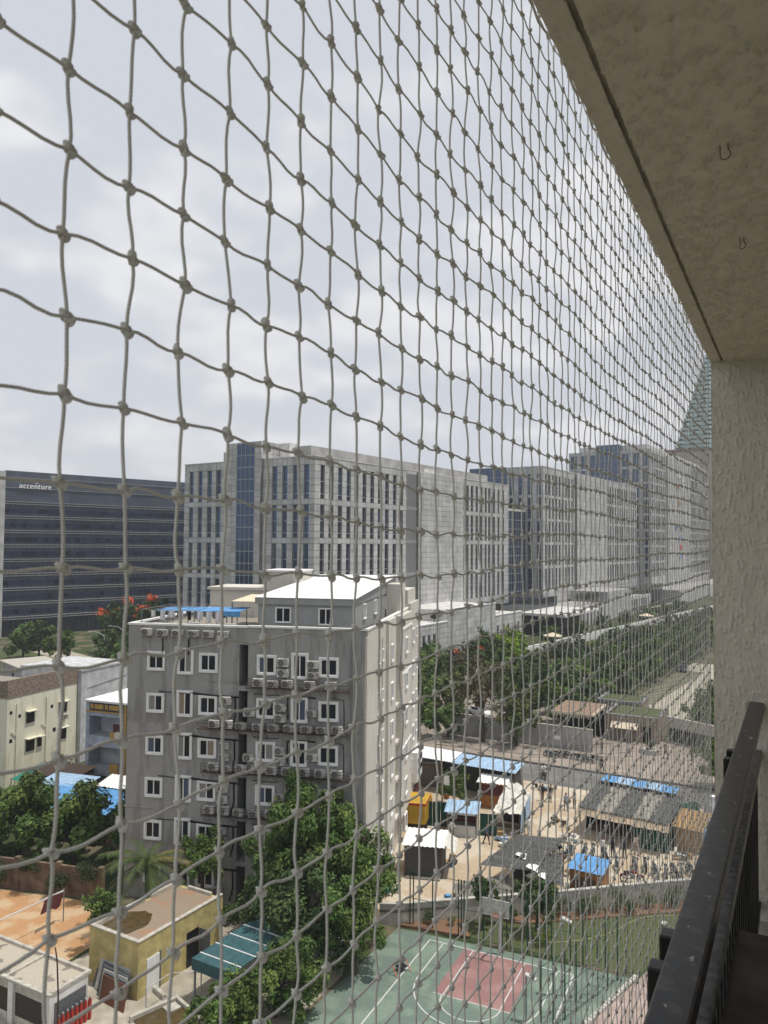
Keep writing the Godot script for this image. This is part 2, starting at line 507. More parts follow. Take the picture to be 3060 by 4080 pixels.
# ---------------------------------------------------------------- camera, sky, sun
func make_view():
	var cam := Camera3D.new()
	cam.name = "camera"
	cam.fov = rad_to_deg(2.0 * atan(2040.0 / 3064.0))
	cam.near = 0.02
	cam.far = 6000.0
	add_child(cam)
	var yaw := deg_to_rad(28.45)
	var pitch := deg_to_rad(2.3)
	var roll := deg_to_rad(-0.45)
	var f := Vector3(-sin(yaw) * cos(pitch), sin(pitch), -cos(yaw) * cos(pitch))
	var r0 := Vector3(cos(yaw), 0, -sin(yaw))
	var u0 := r0.cross(f)
	var r := r0 * cos(roll) - u0 * sin(roll)
	var u := u0 * cos(roll) + r0 * sin(roll)
	cam.transform = Transform3D(Basis(r, u, -f), EYE)
	cam.current = true
	# the phone's small lens: near cords a touch soft, everything beyond sharp
	var lens := CameraAttributesPhysical.new()
	lens.frustum_focal_length = 12.0 / (2040.0 / 3064.0)
	lens.frustum_near = 0.02
	lens.frustum_far = 6000.0
	lens.frustum_focus_distance = 14.0
	lens.exposure_aperture = 15.0
	cam.attributes = lens

	var we := WorldEnvironment.new()
	we.name = "world_environment"
	var env := Environment.new()
	env.background_mode = Environment.BG_SKY
	env.tonemap_mode = Environment.TONE_MAPPER_LINEAR
	env.tonemap_exposure = 1.3
	env.sdfgi_enabled = true
	env.ssao_enabled = true
	env.ssil_enabled = true
	env.fog_enabled = true
	env.fog_density = 0.0003
	env.fog_light_color = Color(0.78, 0.80, 0.84)
	var sky := Sky.new()
	var sm := PanoramaSkyMaterial.new()
	sm.panorama = make_sky()
	sm.energy_multiplier = 0.95
	sky.sky_material = sm
	env.sky = sky
	we.environment = env
	add_child(we)

	var sun := DirectionalLight3D.new()
	sun.name = "sun"
	sun.light_energy = 0.88
	sun.light_angular_distance = 0.8
	sun.light_color = Color(1.0, 0.975, 0.93)
	sun.shadow_enabled = true
	add_child(sun)
	sun.look_at_from_position(Vector3(0, 100, 0), Vector3(0, 100, 0) + Vector3(-0.30, -1.0, 0.10), Vector3.FORWARD)

func make_sky() -> ImageTexture:
	# cloud deck: white heaps over thin grey-blue veil
	var fa := FastNoiseLite.new()
	fa.seed = 5
	fa.frequency = 1.0
	fa.fractal_octaves = 6
	fa.fractal_gain = 0.52
	var fb := FastNoiseLite.new()
	fb.seed = 9
	fb.frequency = 1.0
	fb.fractal_octaves = 5
	var w := 1024
	var h := 512
	var img := Image.create(w, h, false, Image.FORMAT_RGBF)
	for y in h:
		var el := PI * 0.5 - PI * (y + 0.5) / h
		for x in w:
			var az := TAU * (x + 0.5) / w
			var d := Vector3(cos(el) * sin(az), sin(el), cos(el) * cos(az))
			var col: Color
			if el < -0.02:
				col = Color(0.30, 0.27, 0.22)
			else:
				var hgt := maxf(d.y, 0.0) + 0.22
				var p := Vector3(d.x / hgt, 0.0, d.z / hgt) * 1.1
				var a := fa.get_noise_3d(p.x * 1.4, d.y * 3.0, p.z * 1.4) * 0.5 + 0.5
				var b := fb.get_noise_3d(p.x * 3.6, d.y * 7.0 + 4.0, p.z * 3.6) * 0.5 + 0.5
				var k := smoothstep(0.44, 0.66, a * 0.72 + b * 0.28)
				var veil := Color(0.525, 0.55, 0.60)
				var heap := Color(0.715, 0.72, 0.735)
				col = veil.lerp(heap, k)
				var under := smoothstep(0.60, 0.78, a) * 0.5
				col = col.lerp(Color(0.51, 0.53, 0.57), under)
				col = col.lerp(Color(0.71, 0.715, 0.73), exp(-maxf(d.y, 0.0) * 9.0) * 0.55)
			img.set_pixel(x, y, col)
	return ImageTexture.create_from_image(img)

# ---------------------------------------------------------------- the balcony
func jagged(b: MB, x0: float, x1: float, y0: float, y1: float, z0: float, z1: float, amp: float, seed_: int):
	# a plaster strip whose long edges wander
	rng.seed = seed_
	var nseg := 90
	var pa := []
	for i in nseg + 1:
		var z := lerpf(z0, z1, float(i) / nseg)
		pa.append([z, x0 + rng.randf_range(-amp, amp), x1 + rng.randf_range(-amp, amp)])
	for i in nseg:
		var p: Array = pa[i]
		var q: Array = pa[i + 1]
		b._o([Vector3(p[1], y0, p[0]), Vector3(p[2], y0, p[0]), Vector3(q[2], y0, q[0]), Vector3(q[1], y0, q[0])], Vector3.DOWN)
		b._o([Vector3(p[1], y0, p[0]), Vector3(q[1], y0, q[0]), Vector3(q[1], y1, q[0]), Vector3(p[1], y1, p[0])], Vector3.LEFT)
		b._o([Vector3(p[2], y0, p[0]), Vector3(q[2], y0, q[0]), Vector3(q[2], y1, q[0]), Vector3(p[2], y1, p[0])], Vector3.RIGHT)

# hand-thrown plaster as real relief: a fine grid pushed out along nn
func relief(b: MB, o: Vector3, du: Vector3, dv: Vector3, nn: Vector3, cell: float, key: String, amp: float, scale: float):
	var img: Image = relief_img[key]
	var w := img.get_width()
	var hs := PackedFloat32Array()
	hs.resize(w * w)
	for y in w:
		for x in w: hs[y * w + x] = img.get_pixel(x, y).r
	var nu := int(du.length() / cell)
	var nv := int(dv.length() / cell)
	var lu := du.length()
	var lv := dv.length()
	var eu := du / lu
	var ev := dv / lv
	var hh := PackedFloat32Array()
	hh.resize((nu + 1) * (nv + 1))
	for j in nv + 1:
		for i in nu + 1:
			var px := lu * i / nu * scale
			var py := lv * j / nv * scale
			var x0 := int(px)
			var y0 := int(py)
			var fx := px - x0
			var fy := py - y0
			var a := hs[(y0 % w) * w + x0 % w]
			var c := hs[(y0 % w) * w + (x0 + 1) % w]
			var d := hs[((y0 + 1) % w) * w + x0 % w]
			var e := hs[((y0 + 1) % w) * w + (x0 + 1) % w]
			hh[j * (nu + 1) + i] = lerpf(lerpf(a, c, fx), lerpf(d, e, fx), fy) * amp
	var base := b.v.size()
	for j in nv + 1:
		for i in nu + 1:
			var h := hh[j * (nu + 1) + i]
			var hx := hh[j * (nu + 1) + mini(i + 1, nu)] - hh[j * (nu + 1) + maxi(i - 1, 0)]
			var hy := hh[mini(j + 1, nv) * (nu + 1) + i] - hh[maxi(j - 1, 0) * (nu + 1) + i]
			b.v.append(o + du * (float(i) / nu) + dv * (float(j) / nv) + nn * h)
			b.n.append((nn - eu * (hx / (2.0 * cell)) - ev * (hy / (2.0 * cell))).normalized())
	var flip: bool = du.cross(dv).dot(nn) < 0
	for j in nv:
		for i in nu:
			var k := base + j * (nu + 1) + i
			if flip: b.ix.append_array(PackedInt32Array([k, k + 1, k + nu + 1, k + 1, k + nu + 2, k + nu + 1]))
			else: b.ix.append_array(PackedInt32Array([k, k + nu + 1, k + 1, k + 1, k + nu + 1, k + nu + 2]))

func make_balcony():
	var home := thing("home_building", "rough plastered beige balcony bay that frames the view on the right", "building")
	var y := 27.905
	var b := MB.new()
	jagged(b, -0.380, -0.334, y + 0.002, 28.2, 1.0, -4.6, 0.0022, 41)
	jagged(b, -0.322, 1.5, y + 0.004, 28.2, 1.0, -4.4, 0.0026, 43)
	part("ceiling", b.mesh(), M.plaster, home)
	b = MB.new()
	relief(b, Vector3(-0.320, y + 0.003, 0.7), Vector3(1.05, 0, 0), Vector3(0, 0, -4.78), Vector3.DOWN, 0.0055, "ceiling", 0.022, 760.0)
	relief(b, Vector3(-0.381, y + 0.004, 0.7), Vector3(0.047, 0, 0), Vector3(0, 0, -4.8), Vector3.DOWN, 0.005, "ceiling", 0.012, 760.0)
	part("ceiling_plaster", b.mesh(), M.plaster, home)
	b = MB.new()
	relief(b, Vector3(-0.379, 24.6, -4.072), Vector3(0.62, 0, 0), Vector3(0, 3.306, 0), Vector3.BACK, 0.0045, "column", 0.008, 860.0)
	part("column_plaster", b.mesh(), M.column, home)
	pbox("drip_groove", Vector3(-0.337, y + 0.008, -4.4), Vector3(-0.317, y + 0.05, 1.0), M.groove, home)
	pbox("roof_slab", Vector3(-0.379, 28.2, -4.5), Vector3(1.9, 28.32, 1.0), M.plaster, home)  # unseen near end left open, roof cut short to let sky light in
	b = MB.new()
	b.cbox(Vector3(-0.377, 0.0, -4.6), Vector3(1.9, y + 0.004, -4.07), 0.004)
	part("end_wall", b.mesh(), M.column, home)
	pbox("back_wall", Vector3(1.5, 0, -4.07), Vector3(1.9, 28.2, 1.0), M.inner_wall, home)  # unseen wall and floor kept pale to bounce light inside
	pbox("balcony_floor", Vector3(-0.36, 24.9, -4.07), Vector3(1.5, 25.25, 1.3), M.floor_tile, home)
	pbox("lower_storeys", Vector3(-0.355, 0, -4.065), Vector3(1.495, 24.9, 1.295), M.plaster, home)

	# railing
	var rl := thing("balcony_railing", "black painted metal balcony railing with scuffed flat handrail", "railing", Vector3(0, 25.25, 0))
	b = MB.new()
	b.cbox(Vector3(-0.224, 0.965, -4.07), Vector3(-0.160, 1.012, 1.28), 0.004)
	var hr := part("handrail", b.mesh(), M.black_paint, rl)
	rng.seed = 77
	var chips := [[-0.19, -1.9, 0.012], [-0.178, -1.78, 0.008], [-0.2, -1.62, 0.006], [-0.185, -2.2, 0.01], [-0.175, -2.45, 0.014], [-0.2, -1.33, 0.009], [-0.18, -1.5, 0.02], [-0.19, -1.18, 0.018], [-0.2, -1.02, 0.02], [-0.19, -2.75, 0.008], [-0.2, -3.0, 0.02], [-0.18, -3.3, 0.03], [-0.2, -3.42, 0.02], [-0.19, -3.75, 0.016], [-0.17, -1.25, 0.008]]
	for ch in chips:
		b = MB.new()
		var k := 11
		var ring := PackedVector2Array()
		for i in k:
			var a := TAU * i / k
			var rr: float = ch[2] * rng.randf_range(0.12, 0.75)
			ring.append(Vector2(ch[0] + cos(a) * rr * 0.55, ch[1] + sin(a) * rr))
		b.slab(ring, 1.0121, 1.0126)
		part("paint_chip", b.mesh(), M.chip, hr)
	b = MB.new()
	b.cbox(Vector3(-0.235, 0.752, -4.07), Vector3(-0.172, 0.79, 1.28), 0.004)
	part("lower_rail", b.mesh(), M.granite, rl)
	for s in [-1.49, -1.62, -3.03, -3.155, -0.0, -0.13, 1.26, 1.13]:
		b = MB.new()
		b.cbox(Vector3(-0.252, -0.3, s - 0.02), Vector3(-0.226, 0.993, s + 0.02), 0.003)
		part("post", b.mesh(), M.black_paint, rl)
	b = MB.new()
	b.cbox(Vector3(-0.212, 0.06, -4.07), Vector3(-0.182, 0.09, 1.28), 0.003)
	part("bottom_rail", b.mesh(), M.black_paint, rl)
	var z := -4.0
	while z < 1.25:
		pbox("baluster", Vector3(-0.205, 0.09, z - 0.007), Vector3(-0.189, 0.752, z + 0.007), M.black_paint, rl)
		z += 0.09

	# table pushed up to the railing
	var tb := thing("side_table", "dark brown worn wooden table top beside the railing", "table", Vector3(0.17, 25.25, -1.2))
	b = MB.new()
	b.cbox(Vector3(-0.33, 0.72, -1.05), Vector3(0.36, 0.75, 0.75), 0.006)
	part("table_top", b.mesh(), M.table_wood, tb)
	for p in [Vector2(-0.29, -1.0), Vector2(0.31, -1.0), Vector2(-0.29, 0.7), Vector2(0.31, 0.7)]:
		pbox("leg", Vector3(p.x - 0.025, 0, p.y - 0.025), Vector3(p.x + 0.025, 0.72, p.y + 0.025), M.table_wood, tb, 0.004)

	# wire hooks left in the ceiling
	var spots := [[Vector3(-0.14, y - 0.003, -1.84), "nearer bent wire hook poking out of the beige ceiling", 0.9], [Vector3(-0.14, y - 0.003, -2.43), "farther bent wire hook poking out of the beige ceiling", 1.15]]
	for h in spots:
		b = MB.new()
		var pts := []
		for i in 13:
			var a := lerpf(-0.6, 3.9, i / 12.0)
			pts.append(Vector3(cos(a) * 0.016, -0.024 + sin(a) * -0.016 + 0.002 * i / 12.0, 0.004 * sin(i * 0.8)))
		pts.push_front(Vector3(0.010, 0.004, 0.0))
		b.tube(pts, [0.0016], 6)
		var hk := part("ceiling_hook", b.mesh(), M.wire, self, h[0], h[2])
		tag(hk, h[1], "hook", "ceiling hooks")

# ---------------------------------------------------------------- the net
func net_point(cidx: float, ridx: float) -> Vector3:
	# column cidx runs along -z, row ridx downwards; row 0 sits near eye level
	var s := 0.313 + 0.0497 * cidx
	var uu := 0.031 - 0.0527 * ridx
	var k := clampf((s - 0.31) / 0.55, 0.0, 1.0)
	k = k * k * (3.0 - 2.0 * k)
	var far := clampf((s - 1.1) / 2.6, 0.0, 1.0)
	var top := clampf((uu + 0.25) / 0.6, 0.12, 1.3)
	uu += -0.034 * k * top * (1.0 - 0.5 * far) + 0.004 * sin(s * 5.0 + ridx * 0.7)
	var bulge := 0.012 * sin(s * 1.9 + 0.6) * sin((uu + 1.6) * 1.25)
	return Vector3(-0.40 + bulge, 27.0 + uu, -s)

func make_net():
	var net := thing("safety_net", "white knotted rope safety net hung across the open balcony side", "net", Vector3(-0.40, 25.25, -1.9))
	var off := net.position
	var c0 := -14
	var c1 := 74
	var r0 := -19
	var r1 := 33
	rng.seed = 1234
	var P := {}
	for ci in range(c0, c1 + 1):
		for ri in range(r0, r1 + 1):
			var p := net_point(ci, ri) + Vector3(rng.randf_range(-0.0025, 0.0025), rng.randf_range(-0.0024, 0.0024), rng.randf_range(-0.0017, 0.0017))
			if p.y > 27.955: p.y = 27.955 - 0.002 * (ri - r0)
			P[ci * 1000 + ri] = p - off
	# vertical and horizontal ropes, each one tube
	for ci in range(c0, c1 + 1):
		var pts := []
		var near: bool = ci < 26
		var sub := 5 if near else 3
		for ri in range(r0, r1 + 1):
			var p: Vector3 = P[ci * 1000 + ri]
			pts.append(p)
			if ri < r1:
				var q: Vector3 = P[ci * 1000 + ri + 1]
				var bx := rng.randf_range(-0.0018, 0.0018)
				var bz := rng.randf_range(-0.0017, 0.0017)
				var tw := rng.randf_range(-0.0014, 0.0014)
				for j in range(1, sub):
					var t := float(j) / sub
					pts.append(p.lerp(q, t) + Vector3(bx * sin(PI * t), 0, bz * sin(PI * t) + tw * sin(TAU * t)))
		var b := MB.new()
		b.tube(pts, [0.00124], 7 if near else 5)
		part("vertical_rope", b.mesh(), M.rope, net)
	for ri in range(r0, r1 + 1):
		var pts2 := []
		for ci in range(c0, c1 + 1):
			var p: Vector3 = P[ci * 1000 + ri]
			pts2.append(p)
			if ci < c1:
				var q: Vector3 = P[(ci + 1) * 1000 + ri]
				var by := rng.randf_range(-0.0024, 0.0012)
				var bx2 := rng.randf_range(-0.002, 0.002)
				var tw2 := rng.randf_range(-0.0012, 0.0022)
				var sub2 := 5 if ci < 26 else 3
				for j in range(1, sub2):
					var t := float(j) / sub2
					pts2.append(p.lerp(q, t) + Vector3(bx2 * sin(PI * t), by * sin(PI * t) + tw2 * sin(TAU * t), 0))
		var b2 := MB.new()
		b2.tube(pts2, [0.00116], 6)
		part("horizontal_rope", b2.mesh(), M.rope, net)
	# knots: a core with two crossing loops of cord
	var knots := []
	for kv in 3:
		rng.seed = 500 + kv
		var b3 := MB.new()
		b3.ball(Vector3(0.0003, 0.0021, 0.0023), Vector3(0.0034, 0.0033, 0.0036), 6, 9)
		b3.ball(Vector3(0.0002, -0.0023, -0.0022), Vector3(0.0034, 0.0037, 0.0033), 6, 9)
		for l in 3:
			var loop := []
			var tilt: float = [0.75, -0.35, 1.25][l] + rng.randf_range(-0.15, 0.15)
			var off2: Vector3 = [Vector3(0.0004, 0.0024, 0.0022), Vector3(0.0004, -0.0026, -0.0022), Vector3(0, 0.0002, 0.0002)][l]
			for i in 13:
				var a := TAU * i / 12.0
				var e := Vector3(cos(a) * 0.0036, sin(a) * 0.0038, 0.0)
				loop.append(e.rotated(Vector3(0, 1, 0), 0.5 * l).rotated(Vector3(1, 0, 0), tilt) + off2)
			b3.tube(loop, [0.00125], 6, false)
		knots.append(b3.mesh())
	var order := []
	for key in P:
		var p: Vector3 = P[key] + off
		order.append([p.distance_squared_to(EYE), key])
	order.sort_custom(func(a, d): return a[0] < d[0])
	var view := Vector3(-sin(deg_to_rad(28.45)), 0, -cos(deg_to_rad(28.45)))
	var single := 0
	var rest := []
	for e in order:
		var p: Vector3 = P[e[1]] + off
		var dir := (p - EYE).normalized()
		rng.seed = int(e[1]) * 7 + 3
		var xf := Transform3D(Basis.from_euler(Vector3(rng.randf_range(-0.35, 0.35), rng.randf_range(-0.4, 0.4), rng.randf_range(-0.25, 0.25))).scaled(Vector3.ONE * rng.randf_range(0.70, 0.88)), P[e[1]])
		if single < 300 and dir.dot(view) > 0.7:
			var o := part("knot", knots[single % 3], M.rope, net)
			o.transform = xf
			single += 1
		else:
			rest.append(xf)
	var mm := MultiMesh.new()
	mm.transform_format = MultiMesh.TRANSFORM_3D
	mm.mesh = knots[0]
	mm.instance_count = rest.size()
	for i in rest.size(): mm.set_instance_transform(i, rest[i])
	var mi := MultiMeshInstance3D.new()
	mi.name = "small_knots"
	mi.multimesh = mm
	mi.material_override = M.rope
	net.add_child(mi)
	stuff(mi)
	# head rope wound along the ceiling edge, lacing down the column
	rng.seed = 88
	var hp := []
	for i in 140:
		hp.append(Vector3(-0.386 + rng.randf_range(-0.004, 0.003), 27.912 + rng.randf_range(-0.008, 0.012) + 0.008 * sin(i * 0.9), 1.0 - i * 0.0364) - off)
	var b4 := MB.new()
	b4.tube(hp, [0.0022], 5)
	part("head_rope", b4.mesh(), M.rope, net)
	var lp := []
	for i in 90:
		lp.append(Vector3(-0.392 + 0.006 * sin(i * 1.7), 27.9 - i * 0.03, -4.03 + 0.035 * sin(i * 0.9)) - off)
	b4 = MB.new()
	b4.tube(lp, [0.0015], 5)
	part("side_lacing", b4.mesh(), M.rope, net)
	b4 = MB.new()
	b4.tube([Vector3(-0.39, 27.9, -4.045) - off, Vector3(-0.392, 25.3, -4.045) - off], [0.002], 5)
	part("side_rope", b4.mesh(), M.rope, net)

# ---------------------------------------------------------------- office blocks
func face_xf(origin: Vector3, side: bool) -> Transform3D:
	if side: return Transform3D(Basis(Vector3(0, 0, -1), Vector3.UP, Vector3(1, 0, 0)), origin)
	return Transform3D(Basis.IDENTITY, origin)

# clad a face: xs = [[x0, x1, is_window], ...], ys the same; stone panels round recessed windows
func clad(bld: Node3D, xf: Transform3D, xs: Array, ys: Array, glass: Material, budget: Array, pw: float, ph: float, merged: MB, bars: Array):
	var gap := 0.04
	var pm := [M.stone, M.stone2, M.stone3]
	for X in xs:
		for Y in ys:
			if X[2] and Y[2]:
				var w: float = X[1] - X[0]
				var h: float = Y[1] - Y[0]
				var key := "win_%.2f_%.2f" % [w, h]
				if not box_cache.has(key):
					var b := MB.new()
					var t := 0.07
					b.box(Vector3(0, 0, -0.45), Vector3(t, h, -0.22))
					b.box(Vector3(w - t, 0, -0.45), Vector3(w, h, -0.22))
					b.box(Vector3(t, 0, -0.45), Vector3(w - t, t, -0.22))
					b.box(Vector3(t, h - t, -0.45), Vector3(w - t, h, -0.22))
					for f in bars: b.box(Vector3(t, h * f - 0.06, -0.45), Vector3(w - t, h * f + 0.06, -0.20))
					box_cache[key] = b.mesh()
					var g := MB.new()
					g.box(Vector3(0.02, 0.02, -0.5), Vector3(w - 0.02, h - 0.02, -0.38))
					box_cache[key + "g"] = g.mesh()
				var o := part("window", box_cache[key], M.fin, bld)
				o.transform = Transform3D(xf.basis, xf * Vector3(X[0], Y[0], 0))
				var hv := int(absf(X[0] * 7.0 + Y[0] * 13.0 + xf.origin.x)) % 11
				part("pane", box_cache[key + "g"], M.blind_glass if hv == 0 else M.office_glass if hv < 4 else glass, o)
			else:
				var nx := maxi(1, int(round((X[1] - X[0]) / pw)))
				var ny := maxi(1, int(round((Y[1] - Y[0]) / ph)))
				var sx: float = (X[1] - X[0]) / nx
				var sy: float = (Y[1] - Y[0]) / ny
				for i in nx:
					for j in ny:
						var lo := Vector3(X[0] + i * sx + gap, Y[0] + j * sy + gap, -0.12)
						var hi := Vector3(X[0] + (i + 1) * sx - gap, Y[0] + (j + 1) * sy - gap, 0.0)
						if budget[0] > 0 and lo.y > budget[1]:
							budget[0] -= 1
							var key2 := "pan_%.2f_%.2f" % [hi.x - lo.x, hi.y - lo.y]
							if not box_cache.has(key2):
								var b2 := MB.new()
								b2.box(Vector3.ZERO, hi - lo)
								box_cache[key2] = b2.mesh()
							var o2 := part("stone_panel", box_cache[key2], pm[(i * 7 + j * 5 + int(lo.x * 3)) % 3], bld)
							o2.transform = Transform3D(xf.basis, xf * lo)
						else:
							merged.box(lo, hi, xf)

func alt(edges: Array, from: float, to: float) -> Array:
	# edges = [w0, w1, w0, w1 ...] window spans; stone between
	var out := []
	var x := from
	for i in range(0, edges.size(), 2):
		if edges[i] > x + 0.01: out.append([x, edges[i], false])
		out.append([edges[i], edges[i + 1], true])
		x = edges[i + 1]
	if to > x + 0.01: out.append([x, to, false])
	return out

func glass_wall(bld: Node3D, xf: Transform3D, w: float, y0: float, y1: float, m: Material, cols: int, rows: int):
	var pw := w / cols
	var ph := (y1 - y0) / rows
	var bars := MB.new()
	for i in cols + 1: bars.box(Vector3(i * pw - 0.05, y0, -0.02), Vector3(i * pw + 0.05, y1, 0.10), xf)
	for j in rows + 1: bars.box(Vector3(0, y0 + j * ph - 0.07, -0.02), Vector3(w, y0 + j * ph + 0.07, 0.085), xf)
	part("mullion_grid", bars.mesh(), M.fin, bld)
	for i in cols:
		for j in rows:
			var o := pbox("pane", Vector3.ZERO, Vector3(pw - 0.02, ph - 0.02, 0.06), m, bld)
			o.transform = Transform3D(xf.basis, xf * Vector3((i + 0.5) * pw, y0 + (j + 0.5) * ph, -0.02))

func office(called: String, label: String, at: Vector3) -> Node3D:
	return thing(called, label, "building", at, deg_to_rad(-5.5), "pale stone office blocks")

func topiary(at: Vector3, label: String, r := 1.3):
	var t := thing("topiary_bush", label, "shrub", at, 0.0, "clipped shrubs on the office terraces")
	var b := MB.new()
	b.tube([Vector3.ZERO, Vector3(0.05, r * 0.6, 0), Vector3(0, r * 1.1, 0.05)], [0.12, 0.08], 6)
	part("stem", b.mesh(), M.bark, t)
	part("foliage", leaf_ball(int(at.x * 13), r, 700, 0.26, Color(0.035, 0.055, 0.022)), M.leaf, t, Vector3(0, r * 1.3, 0))

func make_offices():
	var a := deg_to_rad(5.5)
	var ds := Vector3(sin(a), 0, -cos(a))
	var K := Vector3(-85.88, 0, -129.11)
	var ya := [[0.0, 12.0, false], [12.0, 18.9, true], [18.9, 19.85, false], [19.85, 26.75, true], [26.75, 27.85, false], [27.85, 34.7, true], [34.7, 35.8, false], [35.8, 42.8, true], [42.8, 44.4, false]]
	# --- block A
	var A := office("stone_office", "near pale stone office with blue glass stair tower behind the grey hostel", K)
	var mg := MB.new()
	var bud := [300, 15.0]
	var fl := 38.24
	var lw := []
	for d in [36.6, 35.3, 33.7, 32.4, 30.8, 29.4, 28.0, 26.6]: lw.append(fl - d)
	clad(A, face_xf(Vector3(-fl, 0, 0), false), alt(lw, 0.0, fl - 23.7), ya, M.blue_glass, bud, 1.9, 1.3, mg, [0.16, 0.52])
	lw = []
	for d in [11.4, 10.1, 8.6, 7.3, 5.7, 4.4, 2.8, 1.5]: lw.append(fl - d)
	clad(A, face_xf(Vector3(-fl, 0, 0), false), alt(lw, fl - 14.0, fl), ya, M.blue_glass, bud, 1.9, 1.3, mg, [0.16, 0.52])
	# stair tower
	var tw := [[0.0, 48.3, false]]
	clad(A, face_xf(Vector3(-23.7, 0, 0.9), false), [[0.0, 2.8, false]], tw, M.blue_glass, bud, 1.4, 1.3, mg, [])
	clad(A, face_xf(Vector3(-15.6, 0, 0.9), false), [[0.0, 1.6, false]], tw, M.blue_glass, bud, 1.6, 1.3, mg, [])
	pbox("stair_tower", Vector3(-23.7, 0, -9.0), Vector3(-14.0, 48.3, 0.78), M.joint, A)
	clad(A, Transform3D(Basis(Vector3(0, 0, -1), Vector3.UP, Vector3(1, 0, 0)), Vector3(-13.88, 0, 0.9)), [[0.0, 9.6, false]], [[44.5, 48.3, false]], M.blue_glass, [0, 0], 1.9, 1.3, mg, [])
	glass_wall(A, face_xf(Vector3(-20.85, 0, 0.84), false), 5.2, 2.0, 48.0, M.blue_glass, 4, 18)
	# long right face
	var rw := [1.9, 3.2, 4.7, 6.2, 7.8, 9.2, 10.8, 12.2, 13.6, 15.0, 16.6, 18.0, 19.6, 21.0, 22.6, 24.0, 25.5, 27.0, 28.8, 30.2, 31.7, 33.1]
	clad(A, face_xf(Vector3.ZERO, true), alt(rw, 0.0, 34.6), ya, M.dark_glass, bud, 1.9, 1.3, mg, [0.18, 0.48])
	bud[0] = 0
	clad(A, face_xf(Vector3(0.7, 0, 0), true), [[39.2, 62.2, false]], [[0.0, 44.3, false]], M.dark_glass, bud, 1.9, 1.3, mg, [])
	pbox("proud_wall", Vector3(-0.5, 0, -62.2), Vector3(0.57, 44.3, -39.2), M.joint, A)
	var rw2 := [62.5, 63.8, 65.1, 66.4, 67.7, 69.0, 70.6, 71.9, 73.4, 74.7, 76.2, 77.4, 78.4, 79.7, 81.5, 82.8, 84.5, 85.7, 87.5, 88.9]
	clad(A, face_xf(Vector3.ZERO, true), alt(rw2, 62.2, 92.0), ya, M.dark_glass, bud, 1.9, 1.3, mg, [0.18, 0.48])
	stuff(part("stone_cladding", mg.mesh(), M.stone, A))
	for i in 12:
		pbox("louvre_fin", Vector3(-0.3, 12.0, -34.75 - i * 0.37), Vector3(0.15, 43.6, -34.65 - i * 0.37), M.fin, A)
	for yy in [11.5, 19.2, 27.0, 35.0, 43.6]:
		pbox("louvre_band", Vector3(-0.35, yy, -39.2), Vector3(0.05, yy + 0.7, -34.6), M.stone3, A)
	pbox("body", Vector3(-fl, 0, -92.0), Vector3(-0.6, 44.2, -0.55), M.joint, A)
	pbox("body_end", Vector3(-0.62, 0, -91.99), Vector3(-0.56, 44.2, -62.2), M.joint, A)
	pbox("parapet_coping", Vector3(-fl, 44.4, -92.1), Vector3(0.08, 44.62, 0.08), M.white_render, A)
	pbox("penthouse", Vector3(-32.0, 44.62, -90.0), Vector3(-6.0, 47.6, -6.0), M.grey_render, A)
	pbox("penthouse_stair", Vector3(-12.0, 44.62, -5.9), Vector3(-9.4, 48.0, -3.0), M.white_render, A)
	pbox("roof_plant", Vector3(-4.5, 44.62, -52.0), Vector3(-2.5, 46.0, -47.0), M.white_render, A)
	# podium of block A
	var pod := office("stone_podium", "low stone podium wall with slit windows below the near office", K + ds * 12.0)
	mg = MB.new()
	bud = [170, 0.0]
	var px := 14.0
	var sl := [3.6, 4.5, 5.4, 6.2, 7.2, 8.2, 9.4, 10.4, 11.6, 12.6]
	clad(pod, face_xf(Vector3(px, 0, 0), true), alt(sl, 0.0, 18.0), [[0.0, 1.6, false], [1.6, 7.4, true], [7.4, 9.6, false]], M.dark_glass, bud, 1.9, 1.2, mg, [0.3, 0.66])
	clad(pod, face_xf(Vector3(px, 0, 0), true), [[18.0, 42.2, false]], [[0.0, 12.2, false]], M.dark_glass, bud, 1.9, 1.2, mg, [])
	var sl2 := [43.0, 44.0, 46.2, 47.2, 49.2, 50.2, 52.4, 53.4, 55.4, 56.4]
	clad(pod, face_xf(Vector3(px, 0, 0), true), alt(sl2, 42.2, 58.0), [[0.0, 0.8, false], [0.8, 6.6, true], [6.6, 9.1, false]], M.dark_glass, bud, 1.9, 1.2, mg, [0.3, 0.66])
	clad(pod, face_xf(Vector3(0, 0, 0), false), [[0.0, 14.0, false]], [[0.0, 9.6, false]], M.dark_glass, [0, 0], 1.9, 1.2, mg, [])
	stuff(part("stone_cladding", mg.mesh(), M.stone3, pod))
	pbox("body", Vector3(0.72, 0, -17.9), Vector3(px - 0.5, 9.5, -0.13), M.white_render, pod)
	pbox("body", Vector3(0.72, 0, -42.2), Vector3(px - 0.125, 12.1, -18.0), M.white_render, pod)
	pbox("body", Vector3(0.72, 0, -58.0), Vector3(px - 0.5, 9.0, -42.2), M.white_render, pod)
	for e in [[0.0, 18.0, 9.6], [18.0, 42.2, 12.2], [42.2, 58.0, 9.1]]:
		pbox("coping", Vector3(px - 0.6, e[2], -e[1]), Vector3(px + 0.1, e[2] + 0.25, -e[0]), M.roof_white, pod)
	var P0 := K + ds * 12.0
	var nr := Vector3(cos(a), 0, sin(a))
	topiary(P0 + ds * 8.0 + nr * 10.0 + Vector3(0, 9.5, 0), "clipped round shrub on the podium terrace right of the hostel", 1.2)
	topiary(P0 + ds * 16.2 + nr * 11.5 + Vector3(0, 9.5, 0), "slim clipped shrub against the podium wall corner", 1.1)
	topiary(P0 + ds * 44.5 + nr * 11.0 + Vector3(0, 9.0, 0), "clipped shrub pair left one above slit windows of the podium", 1.2)
